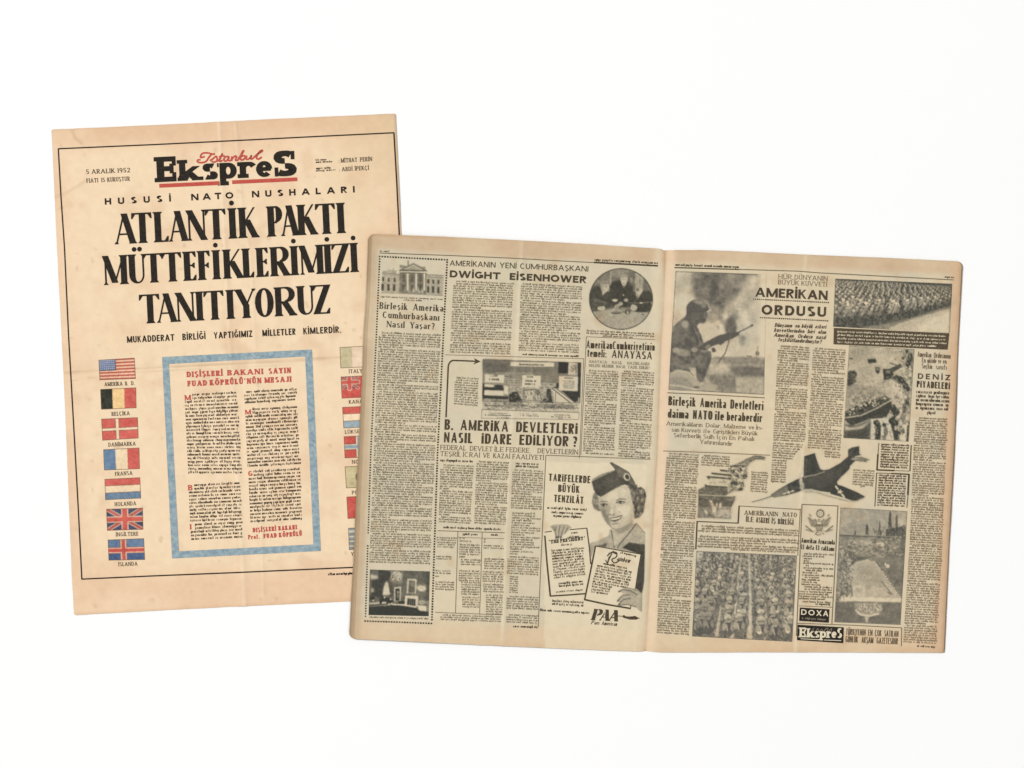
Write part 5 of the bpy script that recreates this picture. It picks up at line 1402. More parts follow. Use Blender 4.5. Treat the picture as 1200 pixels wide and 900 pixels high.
# a drawing room
def drawing_room():
    TL, TR, BR, BL = (433.6, 667.2), (503.9, 669.4), (502.4, 722), (432, 720.6)
    p = Pic(430, 665, 506, 724, 1.6, (60, 60, 54)); z = ZM(400, 640, 6.92)
    p.a[:] = .66; p.noise(6, .12, 31)
    p.poly(z([(400, 195), (500, 200), (495, 300), (405, 300)]), .46, 1); p.ell(z([(655, 335)])[0], 9, 4, .46, 0, 2)
    p.poly(z([(300, 190), (400, 205), (405, 235), (380, 285), (345, 300), (340, 410), (295, 420)]), .86, .5); p.poly(z([(376, 270), (410, 290), (430, 400), (395, 410)]), .78, .5)
    p.poly(z([(366, 280), (380, 300), (396, 392), (335, 398), (345, 330)]), .08, .6); p.line(z([(366, 285), (366, 392)]), .5, .3)
    p.poly(z([(238, 230), (300, 238), (296, 262), (240, 270)]), .18, .8); p.poly(z([(245, 280), (300, 262), (300, 400), (245, 410)]), .86, .5); p.poly(z([(240, 340), (262, 340), (268, 372), (240, 376)]), .28, .6)
    p.ell(z([(448, 240)])[0], 6.6, 5.4, .30, 0, 1.2)
    for k in range(20): p.ell(z([(410 + 75 * prs.rand(), 205 + 75 * prs.rand())])[0], .7, .8, .08 if k % 3 else .75)
    p.poly(z([(536, 262), (612, 268), (606, 382), (530, 384)]), .12); p.poly(z([(548, 276), (600, 280), (595, 378), (542, 380)]), .72, .5); p.poly(z([(566, 290), (590, 290), (588, 330), (566, 330)]), .5, .8)
    p.poly(z([(428, 332), (486, 328), (482, 442), (430, 444)]), .14); p.poly(z([(440, 344), (474, 342), (472, 440), (440, 442)]), .92); p.ell(z([(460, 372)])[0], 1.2, 1.5, .4); p.poly(z([(450, 385), (472, 385), (472, 420), (450, 420)]), .6, .5)
    p.poly(z([(518, 400), (624, 402), (620, 486), (598, 494), (512, 480)]), .10); p.poly(z([(536, 424), (602, 428), (600, 484), (534, 474)]), .96)
    for x in (552, 568, 585): p.line(z([(x, 432), (x, 478)]), .7, .4)
    p.ell(z([(650, 342)])[0], 5.2, 3.4, .14, 0, .6); p.poly(z([(610, 360), (628, 350), (632, 400), (612, 400)]), .6, .6); p.poly(z([(690, 205), (718, 205), (710, 450), (688, 440)]), .78, .6)
    p.poly(z([(622, 478), (692, 484), (690, 528), (624, 522)]), .08, .4); p.ell(z([(655, 455)])[0], 5, 2.6, .36, 0, .6); p.poly(z([(690, 440), (712, 445), (710, 530), (692, 530)]), .5)
    p.poly(z([(222, 486), (330, 462), (470, 472), (600, 496), (640, 524), (708, 532), (708, 568), (222, 556)]), .93, .5)
    p.poly(z([(226, 470), (320, 440), (400, 455), (395, 480), (228, 488)]), .38, .6); p.line(z([(228, 462), (390, 458)]), 1.2, .12); p.line(z([(400, 470), (500, 476), (604, 494)]), 1.5, .12); p.line(z([(228, 480), (380, 468)]), 1.0, .9)
    for x, y, rx, ry in ((340, 430, 28, 20), (375, 440, 26, 26), (320, 445, 12, 24), (405, 450, 18, 16), (250, 420, 22, 14), (490, 455, 26, 12)): p.ell(z([(x, y)])[0], rx / 7, ry / 7, .92)
    for x, y in ((360, 455), (385, 470), (350, 415), (260, 440), (400, 430), (410, 462)): p.ell(z([(x, y)])[0], .9, .9, .1)
    p.noise(1.4, .10, 33); p.a = np.clip(p.a, .04, .95)
    p.build('photograph', NB, TL, TR, BR, BL)
drawing_room()

# the soldier with the rifle
def soldier():
    TL, TR, BR, BL = (791.6, 317.6), (897.6, 321.6), (895.2, 462.6), (783.2, 456.8)
    p = Pic(780, 314, 900, 466, 1.25, (90, 86, 79)); z = ZM(775, 285, 7.5); z2 = ZM(775, 390, 6.4); z3 = ZM(780, 310, 10)
    p.a[:] = .16; p.noise(16, .10, 41)
    p.poly(z([(120, 350), (250, 250), (270, 340), (130, 480)]), .30, 3); p.ell(z([(190, 560)])[0], 9, 16, .10, 0, 5)
    # smoke
    p.poly(z([(262, 246), (860, 262), (800, 300), (725, 330), (720, 420), (650, 470), (600, 560), (560, 610), (440, 600), (400, 520), (300, 480), (290, 430), (258, 340)]), .74, 2.2)
    p.poly(z([(480, 246), (860, 262), (800, 290), (740, 330), (600, 330)]), .62, 3)
    p.poly(z([(720, 300), (900, 270), (900, 700), (700, 760), (680, 520)]), .24, 5)
    p.poly(z([(430, 560), (640, 540), (680, 640), (640, 720), (600, 830), (540, 760), (520, 680), (430, 690), (360, 640)]), .52, 2.2)
    p.noise(9, .26, 43, p.mask(z([(240, 240), (900, 240), (800, 760), (260, 620)]), 3)); p.noise(4, .13, 44, p.mask(z([(260, 240), (760, 240), (700, 760), (380, 720)]), 3))
    p.ell(z([(470, 765)])[0], 11, 11, .12, 0, 3); p.ell(z([(600, 590)])[0], 6, 8, .36, 0, 3); p.ell(z([(560, 640)])[0], 3, 6, .22, 10, 1.5); p.ell(z([(490, 750)])[0], 2.6, 3.6, .5, 30, 1.2); p.ell(z([(430, 720)])[0], 5, 6, .4, 30, 2)
    p.poly(z([(590, 660), (635, 640), (665, 740), (650, 800), (570, 800), (555, 720)]), .80, 1.2); p.poly(z([(690, 800), (740, 820), (730, 900), (690, 890)]), .55, 1.6)
    p.noise(2.4, .12, 45, p.mask(z([(420, 540), (700, 540), (760, 900), (420, 860)]), 2))
    # the land behind
    p.poly(z2([(340, 190), (470, 178), (785, 184), (785, 470), (300, 450)]), .42, .6); p.poly(z2([(390, 182), (785, 186), (785, 232), (500, 232)]), .56, .8); p.poly(z2([(500, 262), (620, 245), (785, 262), (780, 330), (560, 326)]), .74, 1.3)
    p.poly(z2([(360, 230), (480, 235), (520, 290), (380, 305)]), .24, 1.2); p.poly(z2([(330, 318), (540, 318), (570, 440), (430, 432)]), .62, 1.2); p.poly(z2([(560, 345), (785, 340), (775, 470), (560, 440)]), .34, 1.5)
    p.noise(3, .16, 47, p.mask(z2([(340, 190), (785, 190), (785, 470), (340, 450)]), 1)); p.line(z2([(545, 330), (550, 400)]), 1.6, .7, .6)
    p.ell(z2([(720, 155)])[0], 2.3, 2.8, .8); p.line(z2([(724, 98), (718, 150), (712, 222)]), .9, .6, .4); p.line(z2([(640, 173), (672, 178)]), 1.3, .7)
    # the man
    p.poly(z([(210, 645), (262, 690), (330, 752), (365, 885), (350, 900), (92, 900), (100, 740), (150, 690)]), .80, .6)
    p.poly(z2([(60, 0), (205, 0), (285, 50), (292, 118), (372, 140), (376, 195), (332, 318), (312, 372), (268, 374), (254, 262), (210, 292), (120, 276), (58, 310)]), .80, .5)
    p.poly(z([(318, 712), (400, 690), (470, 705), (520, 790), (470, 860), (372, 884), (340, 780)]), .18, .8)
    p.poly(z([(225, 610), (405, 590), (402, 640), (392, 660), (396, 676), (380, 704), (330, 704), (312, 730), (345, 800), (372, 885), (330, 890), (290, 790), (205, 660)]), .88, .5)
    p.ell(z([(316, 580)])[0], 13.0, 11.6, .88); p.poly(z([(222, 570), (412, 560), (418, 600), (385, 640), (225, 645)]), .88, .4)
    bd = p.mask(z([(210, 645), (330, 690), (365, 885), (350, 900), (92, 900), (100, 740), (150, 690)]), .8) + p.mask(z2([(60, 0), (285, 50), (376, 195), (332, 318), (268, 374), (254, 262), (58, 310)]), .8)
    p.noise(7, .22, 141, np.clip(bd, 0, 1)); p.noise(2.6, .14, 142, np.clip(bd, 0, 1))
    p.ell(z([(338, 520)])[0], 7.6, 2.6, .52, 12, 1.2); p.ell(z([(372, 545)])[0], 3, 3.4, .62, 40, 1.4); p.line(z([(222, 606), (300, 606), (380, 590), (412, 580)]), 1.0, .98, .5); p.ell(z([(385, 636)])[0], 2.4, 3.6, .74, 0, 1.2); p.ell(z([(300, 640)])[0], 5, 5, .80, 0, 2)
    p.poly(z([(396, 602), (412, 592), (440, 578), (438, 588), (418, 602), (406, 614)]), .22, .3)
    p.ell(z([(208, 712)])[0], 4.6, 4.4, .42, 30, 1.4); p.line(z([(262, 735), (300, 815), (318, 900)]), 1.4, .95, .6); p.line(z([(285, 740), (325, 815), (345, 895)]), 1.0, .6, .5)
    p.poly(z([(110, 770), (160, 760), (170, 830), (130, 860)]), .66, 2.5)
    p.ell(z2([(160, 150)])[0], 9, 4, .50, 10, 1.6); p.ell(z2([(110, 130)])[0], 4, 3, .36, 0, 1); p.ell(z2([(200, 250)])[0], 8, 3, .66, 0, 1.5); p.line(z2([(215, 60), (230, 190)]), 2.6, .92, 1); p.ell(z2([(245, 128)])[0], 3.6, 2.6, .46, 0, .6); p.ell(z2([(320, 130)])[0], 5, 3, .60, 10, 1)
    p.poly(z2([(62, 300), (120, 284), (205, 300), (262, 345), (305, 384), (420, 392), (414, 438), (58, 424)]), .34, .8); p.poly(z2([(62, 330), (160, 330), (240, 385), (240, 425), (60, 420)]), .50, 1.4); p.ell(z2([(262, 408)])[0], 4, 1.4, .75); p.line(z2([(62, 392), (150, 400), (260, 425)]), 1.6, .2, .8)
    p.poly(z2([(205, 262), (255, 262), (264, 330), (240, 312)]), .26, .7); p.line(z2([(200, 282), (240, 320)]), 1, .75)
    # the rifle
    p.line(z([(800, 722), (660, 792)]), 1.2, .92, .3); p.ell(z([(795, 724)])[0], 1.9, 1.2, .9, -25)
    p.poly(z([(655, 782), (690, 778), (680, 810), (640, 832), (520, 880), (420, 915), (372, 900), (520, 832)]), .90, .3)
    p.poly(z2([(270, 112), (330, 70), (430, 18), (550, -10), (545, 8), (505, 30), (470, 70), (400, 92), (330, 130), (290, 128)]), .90, .3)
    p.poly(z2([(374, 118), (396, 108), (412, 138), (384, 150)]), .92, .3); p.poly(z2([(430, 80), (470, 60), (476, 72), (440, 96)]), .88, .3)
    p.line(z2([(520, 10), (505, 70), (480, 150), (425, 224)]), 1.3, .85, .4); p.ell(z2([(350, 104)])[0], 3.4, 2.4, .62, -25, .6)
    p.noise(1.6, .05, 49)
    p.a *= 1 - .95 * sstep(885, 897, p.X) * sstep(424, 410, p.Y) * .95
    f = bil(TL, TR, BR, BL)
    p.line([f(.0, .004), f(.90, .004)], .8, .85); p.line([f(.004, 0), f(.002, .5), f(.004, 1)], .7, .8); p.line([f(0, .996), f(1, .996)], .7, .8); p.line([f(.996, .70), f(.996, 1)], .6, .75)
    p.build('photograph', NB, TL, TR, BR, BL, label='photograph of a helmeted soldier holding a rifle before smoke')
soldier()

def man(p, c, s, v_body, v_head, lean=0.0, seedn=0):
    """a tiny helmeted figure: legs, body, pack, arms, head"""
    x, y = c; r = np.random.RandomState(seedn)
    p.poly([(x - .30 * s + lean * s, y - .1 * s), (x + .34 * s + lean * s, y - .1 * s), (x + .26 * s, y + .7 * s), (x - .26 * s, y + .7 * s)], v_body, .2)
    p.line([(x - .1 * s, y + .6 * s), (x - .22 * s - lean * s, y + 1.3 * s)], .22 * s, v_body, .2); p.line([(x + .12 * s, y + .6 * s), (x + .26 * s - lean * s * .4, y + 1.3 * s)], .22 * s, v_body * .9, .2)
    p.line([(x - .3 * s + lean * s, y), (x - .1 * s, y + .5 * s)], .12 * s, min(1, v_body + .3), .15); p.line([(x + .32 * s + lean * s, y), (x + .1 * s, y + .5 * s)], .12 * s, min(1, v_body + .3), .15)
    p.ell((x + lean * s, y - .34 * s), .25 * s, .24 * s, v_head, 0, .15); p.ell((x + lean * s, y - .20 * s), .16 * s, .14 * s, .55, 0, .15)

# the marching crowd above, with its black caption
def parade():
    TL, TR, BR, BL = (978.7, 326.6), (1115.6, 332.6), (1112.8, 390), (976.2, 382.8)
    p = Pic(973, 323, 1119, 394, 1.6, (68, 68, 62)); z = ZM(960, 300, 6.667)
    p.a[:] = .80; p.noise(2.0, .24, 51)
    p.poly(z([(330, 560), (560, 520), (720, 490), (900, 430), (1030, 390), (1030, 610), (330, 590)]), .50, 1.2)
    p.poly(z([(540, 560), (640, 520), (840, 455), (1030, 405), (1030, 610), (560, 590)]), .22, 1.0); p.poly(z([(720, 590), (900, 470), (1030, 430), (1030, 610)]), .08, 2)
    p.line(z([(540, 552), (760, 478), (1020, 405)]), 1.0, .5, .5)
    rr = np.random.RandomState(8)
    for r in range(15):
        t = r / 14.0
        v = .02 + .66 * t ** 1.55
        s0 = 2.2 + 5.4 * t
        n = int(30 - 17 * t)
        for k in range(n):
            u = (k + .5 * (r % 2) + rr.uniform(-.15, .15)) / n
            # the front of the column recedes to the right
            vv = v * (1 - .52 * u) + .02
            x, y = bil(TL, TR, BR, BL)(u, vv); s = s0 * (1 - .42 * u)
            if y > 326 + 6 * u + (66 - 44 * u) * .80: continue
            d = rr.rand()
            p.line([(x - .2 * s, y + .9 * s), (x + .5 * s, y + .2 * s)], .24 * s, .36 + .3 * d, .3)
            p.line([(x + .1 * s, y + 1.2 * s), (x + .35 * s, y + .3 * s)], .34 * s, .5 + .2 * d, .3)
            p.ell((x + .36 * s, y), .26 * s, .24 * s, .10 + .2 * d, 0, .2)
            if rr.rand() < .5: p.line([(x - .35 * s, y - .1 * s), (x + .0 * s, y - .8 * s)], .16 * s, .28, .2)
    ff = bil(TL, TR, BR, BL)
    p.scribble(ff, 260, 2.6, .7, -55, (.12, .25, .95, .9), 821, v=(0, .34), op=.6); p.scribble(ff, 120, 3.0, .8, -55, (.15, .3, .95, .9), 822, u=(0, .45), v=(.3, .75), op=.5)
    for x, y, s in ((188, 345, 1), (225, 380, 1.1), (262, 320, .9), (320, 345, 1), (365, 368, 1.1), (470, 345, 1), (580, 352, 1.1), (600, 370, .9), (690, 345, .9), (740, 335, .85), (800, 330, .8), (850, 325, .75), (905, 320, .7)):
        c = z([(x, y)])[0]; s *= 4.6
        p.line([(c[0] + .1 * s, c[1] + .3 * s), (c[0] - .3 * s, c[1] + 1.5 * s), (c[0] - .9 * s, c[1] + 2.6 * s)], .5 * s, .40, .4); p.line([(c[0], c[1] + 1.2 * s), (c[0] + .6 * s, c[1] + 1.9 * s), (c[0] + .4 * s, c[1] + 2.6 * s)], .34 * s, .46, .4)
        p.line([(c[0] + .35 * s, c[1] + .3 * s), (c[0] + .7 * s, c[1] + 1.2 * s)], .22 * s, .62, .3); p.line([(c[0] - .5 * s, c[1] + .9 * s), (c[0] + .8 * s, c[1] + .5 * s)], .22 * s, .22, .2); p.ell(c, .42 * s, .36 * s, .08, 0, .25)
    p.noise(1.5, .12, 54); p.a = np.clip(p.a, .03, .95)
    p.line(z([(130, 186), (1020, 224)]), .8, .8); p.line(z([(690, 212), (1020, 230)]), 1.4, .85, .5); p.line(z([(1030, 218), (1014, 600)]), .6, .7)
    ph = p.build('photograph', NB, TL, TR, BR, BL, label='photograph of troops running in a long column')
    b = mbB()
    b.quad((977, 384.3), (1112.2, 390.6), (1110.2, 409.8), (976.6, 403.4), 'small')
    for k in range(4):
        y0 = 386 + k * 4.1
        micro(b, (981, y0 + .6), (1108, y0 + 6.4), (1108, y0 + 10), (981, y0 + 4.2), 3.6, mat='white', wt=.42, xh=.42, cw=1.3, ind=False, lift=.1, fill=1.0 if k < 3 else .92)
    b.done('picture_caption', NB, 'black caption panel with small white type')
parade()

# landing boats on a beach
def boats():
    TL, TR, BR, BL = (995, 404.6), (1071.4, 409.2), (1064.6, 517.6), (988, 513.2)
    p = Pic(985, 401, 1074, 521, 1.35, (62, 62, 55)); z = ZM(980, 390, 6.92)
    p.a[:] = .26; p.noise(12, .10, 61); p.poly(z([(100, 110), (300, 120), (280, 200), (100, 220)]), .38, 4)
    p.noise(2.6, .12, 62, p.mask(z([(80, 380), (540, 380), (520, 520), (80, 620)]), 2)); p.poly(z([(90, 420), (330, 440), (420, 520), (200, 580), (80, 620)]), .42, 2); p.noise(2.4, .16, 63, p.mask(z([(90, 420), (330, 440), (420, 520), (200, 580), (80, 620)]), 2))
    p.poly(z([(440, 380), (530, 420), (520, 520), (420, 500)]), .16, 2)
    p.poly(z([(250, 215), (320, 210), (328, 240), (262, 250)]), .88, .4); p.line(z([(280, 205), (318, 200)]), .8, .5); p.poly(z([(105, 205), (136, 205), (130, 215), (106, 214)]), .9, .3)
    p.poly(z([(312, 280), (352, 278), (350, 320), (338, 336), (318, 320)]), .84, .4); p.poly(z([(322, 290), (345, 290), (342, 305), (324, 305)]), .5, .3)
    p.poly(z([(95, 312), (150, 305), (166, 330), (160, 395), (120, 430), (90, 430)]), .86, .6); p.noise(1.5, .2, 64, p.mask(z([(95, 312), (166, 305), (166, 400), (90, 430)])))
    p.poly(z([(376, 292), (450, 296), (470, 330), (440, 376), (384, 384)]), .90, .4); p.poly(z([(430, 290), (520, 250), (536, 280), (470, 330)]), .80, .4); p.line(z([(430, 245), (490, 262)]), 1.2, .75); p.line(z([(465, 325), (535, 282)]), 1.5, .18); p.poly(z([(400, 305), (440, 305), (436, 330), (402, 330)]), .55, .5)
    p.poly(z([(440, 370), (480, 340), (560, 365), (566, 410), (520, 420)]), .90, .5); p.line(z([(455, 372), (540, 425)]), 1.2, .4)
    p.poly(z([(540, 130), (630, 135), (612, 470), (590, 640), (560, 760), (520, 700), (545, 480), (570, 380), (575, 300), (540, 230)]), .46, 1.5); p.noise(2.2, .34, 65, p.mask(z([(530, 130), (630, 130), (590, 880), (430, 760), (540, 420)]), 1))
    for x, y, rx, ry in ((572, 150, 14, 12), (600, 200, 20, 34), (582, 250, 20, 30), (560, 430, 24, 26), (582, 455, 14, 20), (540, 205, 10, 12), (575, 560, 14, 26), (550, 600, 14, 22), (620, 400, 10, 14)): p.ell(z([(x, y)])[0], rx / 6.92, ry / 6.92, .86, 0, .6)
    for x, y in ((600, 290), (560, 520), (545, 300), (598, 340), (590, 400), (540, 560), (520, 640), (570, 690), (530, 480)): p.ell(z([(x, y)])[0], 1.6, 2.4, .12, 0, .8)
    # the near boat
    p.poly(z([(72, 640), (200, 570), (400, 512), (455, 540), (410, 600), (260, 690), (110, 750), (66, 700)]), .80, .5)
    p.noise(1.7, .40, 66, p.mask(z([(80, 640), (210, 570), (400, 515), (420, 545), (230, 640), (90, 680)])))
    rr = np.random.RandomState(3)
    for k in range(70):
        u = rr.rand(); x = 85 + 320 * u; y = 655 - 130 * u + rr.uniform(-26, 22)
        p.ell(z([(x, y)])[0], .95, .95, .14 if k % 2 else .9, 0, .3)
    p.line(z([(66, 690), (200, 670), (330, 610), (456, 540)]), 1.3, .22, .4)
    p.poly(z([(66, 700), (200, 680), (340, 620), (452, 552), (430, 640), (400, 690), (270, 700), (130, 752)]), .86, .4)
    p.poly(z([(62, 740), (160, 750), (280, 704), (275, 866), (58, 856)]), .72, .6); p.poly(z([(62, 745), (110, 770), (200, 755), (280, 710), (200, 790), (70, 790)]), .24, .9); p.poly(z([(80, 800), (260, 770), (270, 860), (60, 850)]), .82, 1.2)
    p.poly(z([(282, 700), (420, 690), (450, 720), (590, 740), (575, 884), (275, 866)]), .12, .5)
    for q in ([(300, 712), (340, 705), (362, 745), (358, 868), (312, 866), (318, 770)], [(430, 700), (470, 672), (500, 720), (520, 800), (505, 870), (468, 870), (455, 800)], [(420, 585), (470, 580), (520, 650), (470, 690)], [(575, 760), (592, 700), (585, 884), (565, 884)], [(370, 740), (410, 735), (405, 760), (378, 765)]): p.poly(z(q), .88, .4)
    for x, y, rx, ry, v in ((318, 730, 18, 16, .9), (385, 745, 14, 14, .85), (400, 800, 18, 40, .55), (445, 715, 22, 24, .92), (512, 770, 20, 30, .3), (480, 770, 10, 20, .2), (385, 850, 20, 20, .6), (540, 800, 14, 26, .6), (520, 765, 8, 10, .9), (540, 680, 22, 30, .5)): p.ell(z([(x, y)])[0], rx / 6.92, ry / 6.92, v, 0, .5)
    fb = bil(TL, TR, BR, BL)
    p.scribble(fb, 240, 2.6, .6, -12, (.1, .5, .42), 831, u=(.05, .75), v=(.30, .58), op=.55); p.scribble(fb, 150, 1.8, .8, 60, (.08, .15, .9, .85), 832, u=(.70, .98), v=(.02, .98)); p.scribble(fb, 110, 1.6, .8, 40, (.08, .9, .3), 833, u=(.06, .52), v=(.52, .66)); p.scribble(fb, 60, 2.2, .8, 70, (.1, .5, .9), 834, u=(.4, .95), v=(.72, .99))
    p.noise(1.5, .12, 67); p.a = np.clip(p.a, .04, .93)
    f = bil(TL, TR, BR, BL); p.outline([f(.004, .003), f(.996, .003), f(.996, .997), f(.004, .997)], .5, .6)
    p.build('photograph', NB, TL, TR, BR, BL, label='photograph of landing boats crowded on a beach')
boats()

# the aircraft carrier in a harbour
def harbour():
    TL, TR, BR, BL = (984.8, 594.6), (1063, 599), (1055, 732.2), (977.6, 729)
    p = Pic(974, 591, 1067, 736, 1.35, (74, 73, 67)); z = ZM(960, 580, 5.625)
    p.a[:] = .58; p.noise(14, .06, 71)
    p.poly(z([(140, 80), (580, 100), (575, 280), (130, 262)]), .40, 1); p.noise(9, .05, 72)
    p.poly(z([(130, 282), (560, 290), (560, 360), (400, 390), (330, 420), (200, 400), (130, 360)]), .62, 1); p.noise(2.2, .30, 73, p.mask(z([(130, 275), (575, 282), (555, 350), (400, 400), (130, 350)]), 1))
    for q in ([(306, 202), (314, 192), (322, 205), (324, 262), (304, 262)], [(390, 225), (398, 160), (404, 225), (412, 262), (382, 264)], [(455, 170), (464, 108), (472, 112), (474, 180), (480, 270), (450, 268)], [(502, 150), (508, 130), (516, 140), (518, 220), (524, 270), (500, 270)], [(440, 225), (500, 215), (500, 274), (436, 272)], [(540, 220), (560, 190), (572, 230), (570, 330), (540, 300)], [(232, 240), (240, 236), (242, 262), (230, 262)], [(520, 215), (545, 205), (545, 275), (520, 272)]): p.poly(z(q), .92, .25)
    p.noise(1.4, .22, 74, p.mask(z([(376, 210), (575, 190), (575, 280), (376, 270)]), .5))
    p.line(z([(132, 266), (350, 274), (545, 286)]), 1.3, .92, .4); p.ell(z([(400, 325)])[0], 5.2, 2.6, .16, 0, .8); p.poly(z([(150, 300), (330, 300), (360, 330), (250, 320)]), .36, 1.5); p.poly(z([(535, 300), (570, 280), (560, 690), (540, 660)]), .82, 1.4)
    p.poly(z([(380, 420), (545, 350), (548, 690), (420, 500)]), .70, 1.6); p.noise(9, .10, 75)
    p.poly(z([(120, 480), (200, 420), (200, 660), (110, 700)]), .62, 1.2); p.noise(2, .34, 76, p.mask(z([(105, 460), (215, 380), (215, 690), (100, 720)]), 1))
    p.poly(z([(200, 470), (250, 435), (310, 424), (370, 440), (410, 480), (450, 550), (500, 620), (544, 680), (540, 702), (140, 696), (150, 660), (205, 655)]), .30, .5)
    p.poly(z([(240, 470), (330, 450), (390, 500), (430, 600), (400, 640), (240, 600)]), .40, 2.5); p.noise(5, .08, 77)
    p.poly(z([(205, 445), (250, 405), (340, 412), (300, 425), (245, 438), (210, 465)]), .84, .6); p.line(z([(380, 445), (420, 500), (480, 590), (545, 680)]), 1.8, .78, .5)
    for k in range(12): p.ell(z([(420 + k * 10.5, 505 + k * 15)])[0], .7, .7, .08, 0, .2)
    p.poly(z([(222, 598), (300, 596), (300, 672), (222, 668)]), .20, .6); p.poly(z([(235, 610), (285, 610), (285, 645), (235, 645)]), .36, .8); p.poly(z([(345, 600), (420, 610), (425, 650), (345, 655)]), .24, 1); p.line(z([(410, 570), (478, 655)]), 1.4, .66, .4); p.line(z([(212, 590), (215, 668)]), 1.4, .72, .5); p.poly(z([(440, 640), (475, 640), (470, 655)]), .7)
    p.poly(z([(142, 668), (548, 682), (540, 706), (140, 698)]), .12, .4)
    p.poly(z([(100, 706), (545, 712), (545, 850), (98, 840)]), .76, .6); p.noise(8, .07, 78)
    p.poly(z([(228, 712), (400, 712), (420, 750), (385, 790), (320, 800), (250, 785)]), .44, .6); p.noise(1.6, .34, 79, p.mask(z([(228, 712), (410, 712), (420, 750), (385, 785), (250, 780)])))
    p.line(z([(240, 760), (270, 788), (330, 798), (390, 782)]), 1.8, .12, .5); p.poly(z([(298, 800), (326, 800), (318, 842), (306, 842)]), .24, .6)
    for q in ([(190, 345), (206, 330), (214, 420), (210, 462), (184, 462), (192, 400)],): p.poly(z(q), .8, .5)
    p.poly(z([(184, 420), (210, 420), (210, 465), (184, 462)]), .3, .6); p.ell(z([(450, 468)])[0], 2.6, 2.2, .18, 30, .6); p.ell(z([(435, 455)])[0], 1, 1.6, .2)
    fh = bil(TL, TR, BR, BL)
    p.scribble(fh, 170, 2.6, .7, 4, (.15, .3, .9, .85), 841, u=(.02, .98), v=(.29, .42)); p.scribble(fh, 60, 2.4, .7, 88, (.3, .9), 842, u=(.5, .98), v=(.14, .28)); p.scribble(fh, 150, 2.0, .8, 70, (.12, .9, .95), 843, u=(.02, .24), v=(.36, .80)); p.scribble(fh, 60, 3, .6, 5, (.2, .45), 844, u=(.3, .75), v=(.5, .78), op=.5); p.scribble(fh, 70, 1.6, .7, 80, (.1, .2, .9), 845, u=(.32, .70), v=(.83, .91)); p.scribble(fh, 60, 4, .6, 4, (.5, .78), 846, u=(.02, .98), v=(.84, .99), op=.4)
    p.noise(1.5, .10, 80); p.a = np.clip(p.a * .90 - .02, .04, .93)
    f = bil(TL, TR, BR, BL); p.outline([f(.004, .003), f(.996, .003), f(.996, .997), f(.004, .997)], .5, .65)
    p.build('photograph', NB, TL, TR, BR, BL, label='photograph of an aircraft carrier deck in a city harbour')
harbour()

